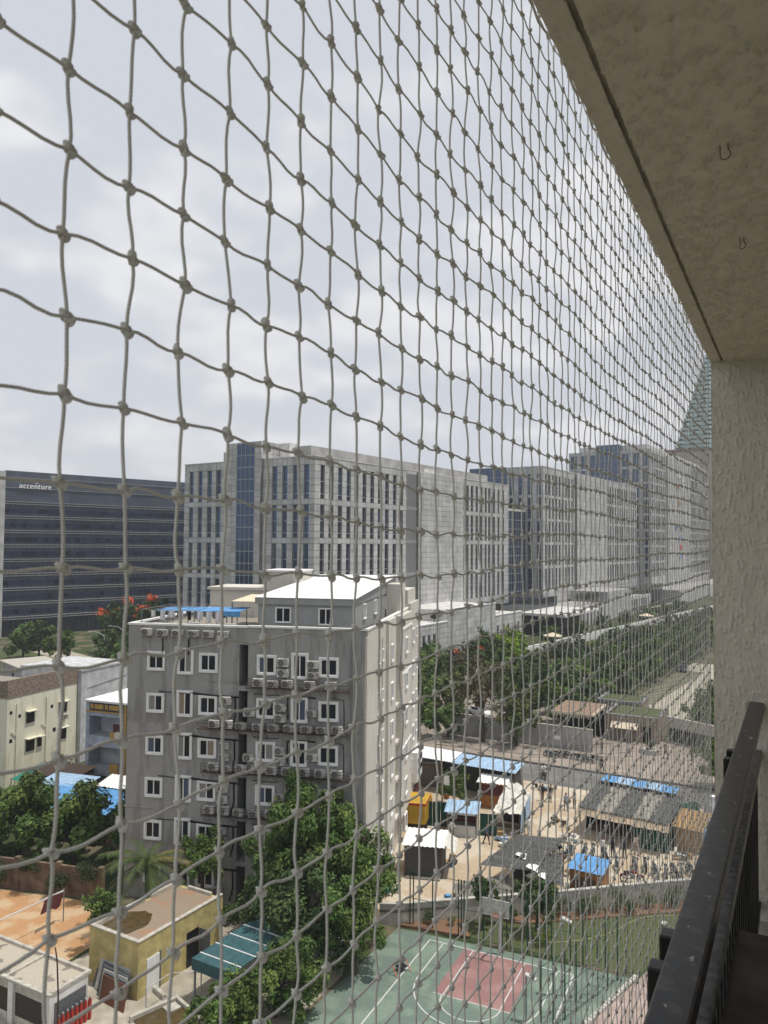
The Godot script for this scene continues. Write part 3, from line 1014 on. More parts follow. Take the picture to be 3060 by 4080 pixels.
	topiary(P0 + ds * 50.5 + nr * 11.0 + Vector3(0, 9.0, 0), "clipped shrub pair right one above slit windows of the podium", 1.2)

	# --- dark glass link with planted roof
	var lk := office("glass_link", "dark blue glass link block with a planted roof between two stone offices", K + ds * 92.3)
	pbox("body", Vector3(-24.0, 0, -26.3), Vector3(-6.2, 37.6, 0), M.dark_glass, lk)
	glass_wall(lk, face_xf(Vector3(-6.1, 0, 0), true), 26.2, 3.0, 37.6, M.office_glass, 14, 12)
	pbox("roof_edge", Vector3(-6.6, 37.6, -26.3), Vector3(-5.9, 38.3, 0), M.white_render, lk)
	for i in 6:
		part("terrace_shrub", leaf_ball(900 + i, 1.9, 500, 0.36, Color(0.05, 0.08, 0.025)), M.leaf, lk, Vector3(-8.2, 39.2, -3.0 - i * 4.0))

	# --- block B
	var yb := []
	yb.append([0.0, 12.0, false])
	for i in 5:
		yb.append([12.0 + 7.85 * i, 18.9 + 7.85 * i, true])
		yb.append([18.9 + 7.85 * i, (19.85 if i < 4 else 21.1) + 7.85 * i, false])
	var B := office("stone_office", "middle pale stone office past the planted glass link", K + ds * 118.9)
	mg = MB.new()
	bud = [130, 20.0]
	clad(B, face_xf(Vector3(-13.0, 0, 0), false), alt([0.9, 2.6, 4.2, 5.9, 7.5, 9.2, 10.8, 12.2], 0.0, 13.0), yb, M.blue_glass, [0, 0], 2.2, 1.5, mg, [0.2, 0.5])
	glass_wall(B, face_xf(Vector3(-27.3, 0, -0.3), false), 14.0, 12.0, 53.0, M.blue_glass, 7, 12)
	var bw := []
	for i in 9: bw.append_array([1.8 + i * 3.05, 3.3 + i * 3.05])
	clad(B, face_xf(Vector3.ZERO, true), alt(bw, 0.0, 29.9), yb, M.dark_glass, [0, 0], 2.2, 1.5, mg, [0.2, 0.5])
	clad(B, face_xf(Vector3(0.8, 0, 0), true), [[29.9, 62.8, false]], [[0.0, 52.3, false]], M.dark_glass, bud, 2.2, 1.6, mg, [])
	pbox("proud_wall", Vector3(-0.5, 0, -62.8), Vector3(0.67, 52.2, -29.9), M.joint, B)
	bw = []
	for i in 14: bw.append_array([63.6 + i * 3.2, 65.2 + i * 3.2])
	clad(B, face_xf(Vector3.ZERO, true), alt(bw, 62.8, 108.2), yb, M.dark_glass, [0, 0], 2.2, 1.5, mg, [0.2, 0.5])
	stuff(part("stone_cladding", mg.mesh(), M.stone, B))
	pbox("body", Vector3(-27.3, 0, -108.2), Vector3(-0.56, 52.2, -0.57), M.joint, B)
	pbox("coping", Vector3(-13.0, 52.55, -108.3), Vector3(0.1, 52.9, 0.1), M.white_render, B)

	# podium of block B
	var pb := office("stone_podium", "stone podium with tall slit windows below the middle office", K + ds * 115.8)
	mg = MB.new()
	var ps := []
	for i in 7: ps.append_array([1.6 + i * 3.4, 3.2 + i * 3.4])
	clad(pb, face_xf(Vector3(px, 0, 0), true), alt(ps, 0.0, 26.0), [[0.0, 0.8, false], [0.8, 6.0, true], [6.0, 7.2, false]], M.dark_glass, [0, 0], 2.2, 1.3, mg, [0.5])
	clad(pb, face_xf(Vector3(px, 0, 0), true), [[26.0, 53.0, false]], [[0.0, 10.9, false]], M.dark_glass, [120, 0.0], 2.2, 1.3, mg, [])
	ps = []
	for i in 8: ps.append_array([54.0 + i * 3.2, 55.6 + i * 3.2])
	clad(pb, face_xf(Vector3(px, 0, 0), true), alt(ps, 53.0, 80.0), [[0.0, 0.8, false], [0.8, 6.4, true], [6.4, 7.8, false]], M.dark_glass, [0, 0], 2.2, 1.3, mg, [0.5])
	stuff(part("stone_cladding", mg.mesh(), M.stone3, pb))
	pbox("body", Vector3(0.9, 0, -79.9), Vector3(px - 0.5, 7.1, -0.1), M.grey_render, pb)
	pbox("body", Vector3(0.92, 7.1, -53.0), Vector3(px - 0.13, 10.8, -26.0), M.grey_render, pb)
	pbox("entrance_canopy", Vector3(2.0, 6.6, 0.2), Vector3(20.0, 7.3, 30.0), M.white_render, pb)
	pbox("entrance_glass", Vector3(0.9, 0, 0.2), Vector3(6.0, 10.5, 42.0), M.dark_glass, pb)
	for i in 5:
		topiary(K + ds * (121.0 + i * 4.6) + nr * 11.0 + Vector3(0, 7.1, 0), "%s clipped ball shrub from the left on the middle podium" % ORD[i], 2.2)

	# --- block C, the far tall one
	var yc := [[0.0, 12.0, false]]
	for i in 8:
		yc.append([12.0 + 7.5 * i, 18.4 + 7.5 * i, true])
		yc.append([18.4 + 7.5 * i, (19.5 if i < 7 else 20.2) + 7.5 * i, false])
	var C := office("stone_office", "farthest and tallest stone office with small coloured emblems on its wall", K + ds * 251.0)
	mg = MB.new()
	clad(C, face_xf(Vector3(-14.7, 0, 0), false), alt([1.0, 4.2, 6.0, 9.2, 11.0, 13.6], 0.0, 14.7), yc, M.blue_glass, [0, 0], 2.6, 1.9, mg, [0.5])
	glass_wall(C, face_xf(Vector3(-26.3, 0, 0.6), false), 11.6, 30.0, 75.5, M.blue_glass, 5, 12)
	clad(C, face_xf(Vector3(-40.4, 0, 0), false), alt([1.0, 4.2, 6.0, 9.2, 11.0, 13.6], 0.0, 14.1), yc, M.blue_glass, [0, 0], 2.6, 1.9, mg, [0.5])
	var cw := []
	for i in 8: cw.append_array([1.5 + i * 3.3, 3.3 + i * 3.3])
	clad(C, face_xf(Vector3.ZERO, true), alt(cw, 0.0, 28.0), yc, M.dark_glass, [0, 0], 2.6, 1.9, mg, [0.5])
	clad(C, face_xf(Vector3(0.8, 0, 0), true), [[28.0, 78.0, false]], [[0.0, 72.0, false]], M.dark_glass, [0, 0], 2.6, 1.9, mg, [])
	cw = []
	for i in 15: cw.append_array([79.0 + i * 3.4, 81.0 + i * 3.4])
	clad(C, face_xf(Vector3.ZERO, true), alt(cw, 78.0, 130.0), yc, M.dark_glass, [0, 0], 2.6, 1.9, mg, [0.5])
	stuff(part("stone_cladding", mg.mesh(), M.stone, C))
	pbox("body", Vector3(-40.4, 0, -130.0), Vector3(-0.56, 71.9, -0.57), M.joint, C)
	pbox("proud_wall", Vector3(-0.5, 0, -78.0), Vector3(0.67, 71.9, -28.0), M.joint, C)
	pbox("penthouse", Vector3(-36.0, 72.0, -120.0), Vector3(-3.0, 75.4, -4.0), M.white_render, C)
	pbox("stair_tower", Vector3(-26.3, 30.0, -8.0), Vector3(-14.7, 75.3, 0.5), M.dark_glass, C)
	var em := [[50.0, 63.0, Color(0.70, 0.72, 0.75)], [58.0, 61.5, Color(0.62, 0.64, 0.66)], [46.0, 57.5, Color(0.35, 0.05, 0.04)], [50.0, 49.0, Color(0.4, 0.16, 0.07)], [44.0, 36.5, Color(0.12, 0.28, 0.50)], [54.0, 36.0, Color(0.10, 0.12, 0.17)], [52.0, 31.0, Color(0.20, 0.33, 0.52)], [53.0, 26.0, Color(0.55, 0.07, 0.05)], [52.0, 21.0, Color(0.22, 0.36, 0.56)]]
	for e in em:
		mat("emblem%d" % int(e[1] * 10), e[2], 0.5, "")
		var sg := MB.new()
		sg.cyl(Vector3(0.78, e[1], -e[0]), Vector3(1.05, e[1], -e[0]), 1.5, 1.5, 12)
		sg.box(Vector3(0.8, e[1] - 0.5, -e[0] - 5.2), Vector3(1.0, e[1] + 0.6, -e[0] - 1.9))
		part("emblem", sg.mesh(), M["emblem%d" % int(e[1] * 10)], C)

	# podium strip in front of C
	var pc := office("stone_podium", "long low stone podium at the foot of the farthest office", K + ds * 246.0)
	mg = MB.new()
	clad(pc, face_xf(Vector3(px, 0, 0), true), [[0.0, 150.0, false]], [[0.0, 6.6, false]], M.dark_glass, [0, 0], 2.6, 1.6, mg, [])
	stuff(part("stone_cladding", mg.mesh(), M.stone3, pc))
	pbox("body", Vector3(0.9, 0, -149.9), Vector3(px - 0.13, 6.5, -0.1), M.grey_render, pc)
	pbox("dark_lobby", Vector3(0.9, 0, 0.1), Vector3(6.0, 9.5, 50.0), M.dark_glass, pc)

	# --- dark glass office far left
	var an := Vector3(-195.25, 0, -138.05)
	var G := thing("glass_office", "long dark glass office with horizontal bands at the far left", "building", an, deg_to_rad(73.5))
	var cols := 46
	var cw2 := 1.55
	var L := cols * cw2
	pbox("body", Vector3(0, 0, -30.0), Vector3(L, 46.4, -0.25), M.spandrel, G)
	pbox("end_pier", Vector3(-2.4, 0, -30.0), Vector3(0, 46.2, 0.3), M.stone, G)
	var grid := MB.new()
	for i in cols + 1: grid.box(Vector3(i * cw2 - 0.035, 1.0, -0.2), Vector3(i * cw2 + 0.035, 38.0, 0.06))
	part("mullion_grid", grid.mesh(), M.spandrel, G)
	var lv := 37.8
	var rest := MB.new()
	var made := 0
	rng.seed = 19
	for f in 9:
		for dy in [0.0, -0.62]:
			pbox("sun_fin", Vector3(0, lv + dy - 0.07, -0.2), Vector3(L, lv + dy + 0.07, 0.22), M.fin, G)
		for i in cols:
			var lo := Vector3(i * cw2 + 0.04, lv - 3.15, -0.2)
			var hi := Vector3((i + 1) * cw2 - 0.04, lv - 1.95, -0.05)
			if made < 300 and i < 38:
				pbox("pane", lo, hi, M.office_glass if rng.randf() < 0.7 else M.office_glass2, G)
				made += 1
			else:
				rest.box(lo, hi)
		pbox("spandrel_glass", Vector3(0, lv - 1.9, -0.22), Vector3(L, lv - 0.7, -0.12), M.spandrel, G)
		lv -= 4.05
	stuff(part("more_panes", rest.mesh(), M.office_glass2, G))
	for yy in [41.7, 44.6]:
		pbox("sun_fin", Vector3(0, yy - 0.05, -0.2), Vector3(L, yy + 0.05, 0.1), M.fin, G)
	pbox("roof_screen", Vector3(0, 38.0, -0.25), Vector3(L, 46.5, -0.15), M.spandrel, G)
	pbox("ground_floor_glass", Vector3(0, 0, -0.25), Vector3(L, 4.6, -0.1), M.dark_glass, G)
	# company name
	var sgn := thing("wall_sign", "white lowercase company name letters high on the dark glass office", "sign", an, deg_to_rad(73.5))
	var font := SystemFont.new()
	font.font_names = PackedStringArray(["Droid Sans"])
	font.font_weight = 700
	var tm := TextMesh.new()
	tm.font = font
	tm.text = "accenture"
	tm.font_size = 64
	tm.pixel_size = 0.0295
	tm.depth = 0.25
	tm.horizontal_alignment = HORIZONTAL_ALIGNMENT_LEFT
	tm.vertical_alignment = VERTICAL_ALIGNMENT_BOTTOM
	var to := part("lettering", tm, M.sign_white, sgn, Vector3(3.6, 41.2, 0.25))
	var ch := MB.new()
	for e in [[Vector3(8.15, 43.75, 0.2), Vector3(9.0, 43.4, 0.2)], [Vector3(9.0, 43.4, 0.2), Vector3(8.15, 43.1, 0.2)]]:
		ch.tube([e[0], e[1]], [0.13], 6)
	part("accent_mark", ch.mesh(), M.sign_white, sgn)

	# --- teal roofed tower behind block C
	var tt := thing("teal_tower", "cream tower with steep pale teal roof in wavy tile rows at the far right", "building", Vector3(-73.9, 0, -549.0), deg_to_rad(-5.5))
	pbox("wall", Vector3(0.6, 0, -40.0), Vector3(70.0, 90.0, 0.0), M.cream_far, tt)
	pbox("cornice", Vector3(0.0, 90.0, -40.0), Vector3(70.5, 91.4, 0.8), M.brick_far, tt)
	var rows := 24
	for i in rows:
		var y0 := 91.6 + i * 3.08
		var x0 := 0.0 + i * 0.87
		var row := MB.new()
		var nn := 26
		var z := -i * 0.5
		for k in nn:
			var xa := lerpf(x0, 40.0, float(k) / nn)
			var xb := lerpf(x0, 40.0, float(k + 1) / nn)
			var wa := 0.55 * sin(k * 1.15)
			var wb := 0.55 * sin((k + 1) * 1.15)
			row._o([Vector3(xa, y0 + 0.35 + wa, z + 0.5), Vector3(xb, y0 + 0.35 + wb, z + 0.5), Vector3(xb, y0 + 2.6, z + 0.1), Vector3(xa, y0 + 2.6, z + 0.1)], Vector3.BACK)
			row._o([Vector3(xa, y0 + 0.35 + wa, z + 0.5), Vector3(xb, y0 + 0.35 + wb, z + 0.5), Vector3(xb, y0 + 0.35 + wb, z - 0.4), Vector3(xa, y0 + 0.35 + wa, z - 0.4)], Vector3.DOWN)
		part("roof_tile_row", row.mesh(), M.teal_tile, tt)
		pbox("tile_gap", Vector3(x0 + 0.2, y0 - 0.6, z - 1.2), Vector3(40.0, y0 + 1.6, z - 0.3), M.dark_gap, tt)
	pbox("brick_shaft", Vector3(-11.0, 0, -30.0), Vector3(-0.1, 92.5, -8.0), M.brick_far, tt)

# ---------------------------------------------------------------- grey hostel with its air conditioners
var ac_proto: Node3D
var ac_kinds := []
func build_ac(skin := "casing") -> Node3D:
	var t := Node3D.new()
	var b := MB.new()
	b.cbox(Vector3(-0.42, 0.06, -0.16), Vector3(0.42, 0.62, 0.16), 0.02)
	b.box(Vector3(0.42, 0.2, -0.08), Vector3(0.46, 0.42, 0.08))
	part("casing", b.mesh(), M[skin], t)
	b = MB.new()
	b.cyl(Vector3(-0.1, 0.34, 0.155), Vector3(-0.1, 0.34, 0.166), 0.235, 0.235, 18)
	var fan := part("fan", b.mesh(), M.fan_dark, t)
	b = MB.new()
	for r in [0.235, 0.17, 0.105, 0.045]:
		var ring := []
		for i in 19: ring.append(Vector3(-0.1 + cos(TAU * i / 18) * r, 0.34 + sin(TAU * i / 18) * r, 0.178))
		b.tube(ring, [0.008], 4, false)
	for i in 6:
		var a := TAU * i / 6
		b.cyl(Vector3(-0.1, 0.34, 0.178), Vector3(-0.1 + cos(a) * 0.235, 0.34 + sin(a) * 0.235, 0.178), 0.007, 0.007, 4)
	part("fan_grille", b.mesh(), M.grille, t)
	for s in [-0.28, 0.28]:
		var f := pbox("foot", Vector3(s - 0.04, 0.0, -0.18), Vector3(s + 0.04, 0.06, 0.18), M.rusty_iron, t)
	return t

func ac_unit(bld: Node3D, at: Vector3, label: String, turn := 0.0):
	if ac_kinds.is_empty(): ac_kinds = [build_ac(), build_ac("casing2"), build_ac("casing3")]
	var pick := int(absf(at.x * 7.3 + at.y * 3.1)) % 3
	var o: Node3D = ac_kinds[pick].duplicate()
	o.name = numbered("air_conditioner")
	add_child(o)
	o.transform = bld.transform * Transform3D(Basis.from_euler(Vector3(0, turn + 0.05 * sin(at.x * 9.0), 0)).scaled(Vector3(1.0, [1.0, 0.9, 1.06][pick], 1.0)), at)
	tag(o, label, "air conditioner", "outdoor air conditioners of the grey hostel")

func sash_window(bld: Node3D, at: Vector3, w: float, h: float, xf: Transform3D, surround: float, open_i: int):
	var key := "sash_%.2f_%.2f_%.2f" % [w, h, surround]
	if not box_cache.has(key):
		var b := MB.new()
		var s := surround
		b.cbox(Vector3(0, 0, -0.05), Vector3(s, h, 0.11), 0.012)
		b.cbox(Vector3(w - s, 0, -0.05), Vector3(w, h, 0.11), 0.012)
		b.cbox(Vector3(s, h - s, -0.05), Vector3(w - s, h, 0.11), 0.012)
		b.cbox(Vector3(s - 0.02, 0, -0.05), Vector3(w - s + 0.02, s, 0.16), 0.012)
		box_cache[key] = b.mesh()
		var c := MB.new()
		var t := 0.05
		c.box(Vector3(s, s, 0.012), Vector3(s + t, h - s, 0.06))
		c.box(Vector3(w - s - t, s, 0.012), Vector3(w - s, h - s, 0.06))
		c.box(Vector3(s + t, s, 0.012), Vector3(w - s - t, s + t, 0.06))
		c.box(Vector3(s + t, h - s - t, 0.012), Vector3(w - s - t, h - s, 0.06))
		c.box(Vector3(w * 0.5 - 0.04, s + t, 0.012), Vector3(w * 0.5 + 0.04, h - s - t, 0.065))
		box_cache[key + "s"] = c.mesh()
	var o := part("window", box_cache[key], M.frame_white, bld)
	o.transform = xf * Transform3D(Basis.IDENTITY, at)
	part("sash", box_cache[key + "s"], M.frame_white, o)
	var mats_ := [M.window_glass, M.window_dark, M.curtain]
	for e in 2:
		var x0 := surround + 0.05 if e == 0 else w * 0.5 + 0.04
		var x1 := w * 0.5 - 0.04 if e == 0 else w - surround - 0.05
		var mm: Material = M.window_glass
		if (open_i + e) % 5 == 0: mm = M.window_dark
		elif (open_i * 3 + e) % 7 == 0: mm = M.curtain
		elif (open_i * 5 + e) % 9 == 2: mm = M.curtain_blue
		elif (open_i * 7 + e * 3) % 13 == 4: mm = M.curtain_tan
		pbox("pane", Vector3(x0, surround + 0.05, 0.003), Vector3(x1, h - surround - 0.05, 0.03 if mm == M.window_glass else 0.016), mm, o)

func rack(bld: Node3D, x0: float, x1: float, y: float):
	var b := MB.new()
	for z in [0.05, 0.4, 0.75]: b.cyl(Vector3(x0, y, z), Vector3(x1, y, z), 0.022, 0.022, 5)
	for h in [0.22, 0.44, 0.66]: b.cyl(Vector3(x0, y + h, 0.76), Vector3(x1, y + h, 0.76), 0.013, 0.013, 5)
	var x := x0
	while x <= x1 + 0.01:
		b.cyl(Vector3(x, y, 0.76), Vector3(x, y + 0.68, 0.76), 0.014, 0.014, 5)
		b.cyl(Vector3(x, y, 0.0), Vector3(x, y, 0.76), 0.016, 0.016, 5)
		b.cyl(Vector3(x, y - 0.55, 0.0), Vector3(x, y, 0.74), 0.014, 0.014, 5)
		x += (x1 - x0) / round((x1 - x0) / 1.1)
	for e in [x0, x1]:
		for h in [0.22, 0.44, 0.66]: b.cyl(Vector3(e, y + h, 0.0), Vector3(e, y + h, 0.76), 0.013, 0.013, 5)
	part("equipment_rack", b.mesh(), M.rusty_iron, bld)
	pbox("rack_tray", Vector3(x0, y + 0.022, 0.1), Vector3(x1, y + 0.03, 0.7), M.rusty_iron, bld)

func cable(bld: Node3D, pts: Array, r := 0.035):
	var b := MB.new()
	b.tube(pts, [r], 5)
	part("cable", b.mesh(), M.cable_black, bld)

func make_hostel():
	var H := thing("grey_hostel", "six storey grey hostel with white framed windows and cream side wall", "building", Vector3(-45.69, 0, -43.14), deg_to_rad(17.95))
	var W := 18.65
	var D := 25.0
	var top := 20.1
	# left wing, recess, right wing
	pbox("left_wing", Vector3(0, 0, -D), Vector3(9.0, top, 0.0), M.hostel_grey, H)
	pbox("right_wing", Vector3(9.72, 0, -D), Vector3(W - 0.01, top, 0.04), M.hostel_grey, H)
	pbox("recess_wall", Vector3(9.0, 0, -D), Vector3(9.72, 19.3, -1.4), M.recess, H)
	pbox("recess_lintel", Vector3(9.0, 19.3, -D), Vector3(9.72, top, 0.02), M.hostel_grey, H)
	for y in [3.3, 6.6, 9.8, 13.0, 16.2]: pbox("recess_slab", Vector3(9.0, y - 0.35, -1.4), Vector3(9.72, y, -0.02), M.hostel_grey, H)
	pbox("side_wall", Vector3(W - 0.01, 0, -D), Vector3(W + 0.15, top, 0.0), M.hostel_cream, H)
	pbox("roof_floor", Vector3(0.2, top, -D + 0.2), Vector3(W - 0.2, top + 0.02, -0.2), M.concrete, H)
	# parapets with pale coping
	pbox("parapet", Vector3(0, top, -0.2), Vector3(9.66, 20.55, 0.0), M.hostel_grey, H)
	pbox("parapet", Vector3(9.66, top, -0.2), Vector3(W, 20.6, 0.04), M.hostel_grey, H)
	pbox("parapet", Vector3(W - 0.05, top, -D), Vector3(W + 0.15, 20.6, -0.2), M.hostel_cream, H)
	pbox("parapet", Vector3(0, top, -D), Vector3(0.2, 20.55, -0.2), M.hostel_grey, H)
	pbox("coping", Vector3(-0.08, 20.55, -0.28), Vector3(9.66, 20.7, 0.08), M.frame_white, H)
	pbox("coping", Vector3(9.66, 20.6, -0.28), Vector3(W + 0.22, 20.74, 0.12), M.frame_white, H)
	pbox("coping", Vector3(W - 0.13, 20.6, -D), Vector3(W + 0.22, 20.74, -0.28), M.frame_white, H)
	pbox("coping", Vector3(-0.08, 20.55, -D), Vector3(0.28, 20.7, -0.28), M.frame_white, H)
	pbox("string_course", Vector3(-0.1, 6.7, -0.3), Vector3(2.2, 6.82, 0.07), M.hostel_grey, H, 0.02)
	# windows of the front
	var I := Transform3D.IDENTITY
	var k := 0
	for r in 6:
		var y := 17.12 - 3.18 * r
		for wv in [[1.6, 1.45, 1.47, 0.0], [4.06, 1.32, 1.98, -0.2], [5.83, 1.5, 1.48, 0.0], [10.43, 1.52, 1.48, 0.04], [13.1, 1.3, 1.9, 0.04], [15.2, 1.52, 1.46, 0.04]]:
			var yo: float = -0.2 if wv[2] > 1.7 else 0.0
			k += 1
			sash_window(H, Vector3(wv[0], y + yo, 0.04 if wv[0] > 9 else 0.0), wv[1], wv[2], I, 0.17, k)
	# hood lines above the windows
	for r in 5:
		var y2 := 18.75 - 3.18 * r
		for e in [[6.9, 8.6, 0.9], [6.6, 8.9, -2.3]]:
			pbox("hood_line", Vector3(e[0], y2 + 1.0 + e[2] * 0.0 - 0.08, 0.0), Vector3(e[1], y2 + 1.0, 0.06), M.hostel_grey, H)
	# racks and the air conditioners on them
	var racks := [[9.8, 17.6, 16.22, [10.7, 11.8, 12.9, 14.6, 16.2], "highest"], [6.05, 17.6, 13.05, [7.28, 8.29, 9.4, 10.7, 11.9, 13.1, 14.4, 15.6, 16.7], "second highest"], [6.4, 17.6, 9.88, [7.28, 8.3, 9.44, 10.66, 11.8, 13.0, 14.26, 15.5, 16.7], "third highest"], [6.47, 17.6, 6.72, [7.0, 8.15, 9.3, 10.5, 11.8, 13.0, 14.3, 15.6, 16.7], "lowest"]]
	for rk in racks:
		rack(H, rk[0], rk[1], rk[2])
		for i in rk[3].size():
			ac_unit(H, Vector3(rk[3][i], rk[2] + 0.03, 0.45), "air conditioner %s from left on the %s rack of the grey hostel" % [ORD[i], rk[4]], 0.12 * sin(i * 2.3))
	for i in 6:
		ac_unit(H, Vector3([1.6, 2.9, 4.1, 5.4, 6.6, 7.8][i], 19.72, 0.24), "air conditioner %s from left hung below the hostel parapet" % ORD[i])
	var st := {"top": [[12.5, 17.75], [12.5, 16.98], [14.78, 17.7], [14.78, 16.95]], "second": [[8.05, 14.75], [8.05, 13.85], [9.95, 14.0], [12.35, 14.5], [12.35, 13.7], [14.75, 14.2]], "third": [[8.0, 11.5], [8.0, 10.65], [9.95, 10.7], [12.35, 11.3], [12.35, 10.55], [14.78, 11.0]], "fourth": [[7.95, 8.3], [7.95, 7.5], [12.4, 8.0], [12.4, 7.25], [14.8, 8.0]], "fifth": [[7.9, 5.2], [7.9, 4.4], [9.95, 4.6]]}
	for key in st:
		for i in st[key].size():
			var p: Array = st[key][i]
			ac_unit(H, Vector3(p[0], p[1], 0.26 if p[0] > 9 else 0.22), "air conditioner bolted to the hostel wall, %s counted from left in the %s window row" % [ORD[i], key])
	ac_unit(H, Vector3(7.7, 0.9, 0.35), "lowest large air conditioner on the hostel wall behind the palm")
	# cables and downpipes
	rng.seed = 61
	for r in 5:
		var y3 := 15.55 - 3.18 * r
		var pts := []
		for i in 12: pts.append(Vector3(2.6 + i * 0.62, y3 - 0.02 * i + rng.randf_range(-0.03, 0.03), 0.05))
		cable(H, pts, 0.03)
		cable(H, [Vector3(5.2, y3 + 0.02, 0.06), Vector3(6.6, y3 - 0.1, 0.08), Vector3(8.6, y3 - 0.16, 0.07), Vector3(9.0, y3 - 0.16, 0.05)], 0.07)
		cable(H, [Vector3(8.75, y3 - 0.2, 0.06), Vector3(8.78, y3 - 1.5, 0.06), Vector3(8.55, y3 - 2.4, 0.06)], 0.06)
		cable(H, [Vector3(12.8, y3 - 0.05, 0.09), Vector3(13.9, y3 + 0.08, 0.1), Vector3(15.0, y3 + 0.02, 0.1)], 0.06)
		cable(H, [Vector3(12.85, y3 - 0.05, 0.09), Vector3(12.9, y3 - 1.6, 0.09)], 0.05)
		cable(H, [Vector3(16.2, y3 + 0.1, 0.1), Vector3(17.1, y3 - 0.05, 0.1), Vector3(17.15, y3 - 1.8, 0.1), Vector3(16.9, y3 - 2.3, 0.1)], 0.03)
		cable(H, [Vector3(10.2, y3 + 0.15, 0.09), Vector3(11.6, y3 + 0.1, 0.09), Vector3(12.2, y3 + 0.14, 0.09)], 0.03)
	for x in [2.85, 4.95]: cable(H, [Vector3(x, 19.6, 0.06), Vector3(x + 0.02, 18.4, 0.07), Vector3(x, 17.4 if x < 3 else 18.8, 0.05)], 0.05)
	for x in [17.55, 17.8]:
		var b := MB.new()
		b.cyl(Vector3(x, 0, 0.12), Vector3(x, 19.9, 0.12), 0.055, 0.055, 8)
		part("downpipe", b.mesh(), M.pipe_grey, H)
	# cream side face: local x runs away from the viewer
	var S := Transform3D(Basis(Vector3(0, 0, -1), Vector3.UP, Vector3(1, 0, 0)), Vector3(W + 0.15, 0, 0))
	for r in 6:
		var y4 := 17.3 - 3.18 * r
		for x in [4.0, 5.7]: sash_window(H, Vector3(x, y4 + 0.2, 0), 0.65, 1.0, S, 0.09, k + r)
		sash_window(H, Vector3(8.5, y4 - 0.3, 0.25), 1.1, 1.5, S, 0.14, k + r + 2)
		sash_window(H, Vector3(14.4, y4 - 0.4, 0.55), 1.35, 1.5, S, 0.15, k + r + 1)
		sash_window(H, Vector3(20.8, y4 - 0.3, 0.25), 1.2, 1.5, S, 0.14, k + r + 3)
		sash_window(H, Vector3(23.2, y4 + 0.1, 0.25), 0.7, 1.1, S, 0.09, k + r)
	pbox("bay_pier", Vector3(W + 0.15, 2.6, -11.2), Vector3(W + 0.4, 20.6, -7.6), M.hostel_cream, H)
	pbox("bay", Vector3(W + 0.15, 2.6, -18.6), Vector3(W + 0.7, 20.5, -12.6), M.hostel_cream, H)
	pbox("bay_pier", Vector3(W + 0.15, 2.6, -D), Vector3(W + 0.4, 21.1, -19.6), M.hostel_cream, H)
	for e in [[15.9, 19.4], [12.3, 15.4], [9.1, 12.0], [5.6, 8.8]]:
		for q in [[Vector3(W + 0.7, e[0], -13.1), Vector3(W + 0.78, e[1], -12.9)], [Vector3(W + 0.7, e[0], -18.3), Vector3(W + 0.78, e[1], -18.1)], [Vector3(W + 0.7, e[1] - 0.2, -18.1), Vector3(W + 0.78, e[1], -13.1)]]:
			pbox("moulding", q[0], q[1], M.frame_white, H)
	for y5 in [3.0, 6.3, 9.5, 12.7]: pbox("balcony_slab", Vector3(W + 0.15, y5, -12.6), Vector3(W + 0.5, y5 + 0.25, -11.2), M.hostel_cream, H)
	for x in [4.3, 5.4]:
		var b2 := MB.new()
		b2.cyl(Vector3(W + 0.2, 0, -x - 0.5), Vector3(W + 0.2, 19.4, -x - 0.5), 0.045, 0.045, 6)
		part("downpipe", b2.mesh(), M.hostel_cream, H)
	# rooftop room with white sheet roof
	pbox("roof_room", Vector3(9.9, top + 0.02, -20.0), Vector3(17.35, 22.35, -1.5), M.panel_grey, H)
	pbox("fascia", Vector3(9.7, 22.25, -1.42), Vector3(17.5, 22.75, -1.3), M.panel_grey, H)
	var rf := MB.new()
	rf.sheet(Vector3(9.6, 22.78, -1.2), Vector3(8.0, 0, 0), Vector3(0, 1.0, -19.2), 42, 0.02)
	part("sheet_roof", rf.mesh(), M.roof_white, H)
	var gb := MB.new()
	gb._o([Vector3(17.42, 22.3, -1.4), Vector3(17.42, 22.3, -20.2), Vector3(17.42, 23.75, -20.2), Vector3(17.42, 22.76, -1.4)], Vector3.RIGHT)
	gb._o([Vector3(17.36, 22.3, -1.4), Vector3(17.36, 22.3, -20.2), Vector3(17.36, 23.75, -20.2), Vector3(17.36, 22.76, -1.4)], Vector3.LEFT)
	part("gable_panel", gb.mesh(), M.panel_grey, H)
	sash_window(H, Vector3(11.3, 20.85, -1.5), 1.25, 1.2, I, 0.06, 3)
	sash_window(H, Vector3(14.7, 20.75, -1.5), 1.15, 1.3, I, 0.06, 5)
	var S2 := Transform3D(S.basis, Vector3(17.35, 0, 0))
	for x in [5.0, 9.5, 15.0]: sash_window(H, Vector3(x, 20.9, 0), 1.1, 1.2, S2, 0.06, 2)
	pbox("stair_head", Vector3(6.7, top + 0.02, -16.0), Vector3(10.0, 24.3, -12.2), M.hostel_cream, H)
	pbox("stair_head_cap", Vector3(6.5, 24.3, -16.2), Vector3(10.1, 24.45, -12.0), M.frame_white, H)
	pbox("lift_room", Vector3(1.5, top + 0.02, -16.5), Vector3(6.6, 22.6, -12.0), M.hostel_cream, H)
	pbox("lift_room_cap", Vector3(1.3, 22.6, -16.7), Vector3(6.68, 22.85, -11.7), M.hostel_cream, H)
	pbox("water_tank_wall", Vector3(W - 1.2, top + 0.02, -18.0), Vector3(W + 0.1, 23.2, -15.0), M.hostel_cream, H)
	pbox("water_tank_wall", Vector3(W - 1.0, top + 0.02, -24.6), Vector3(W + 0.12, 22.4, -19.5), M.hostel_cream, H)
	var cn := MB.new()
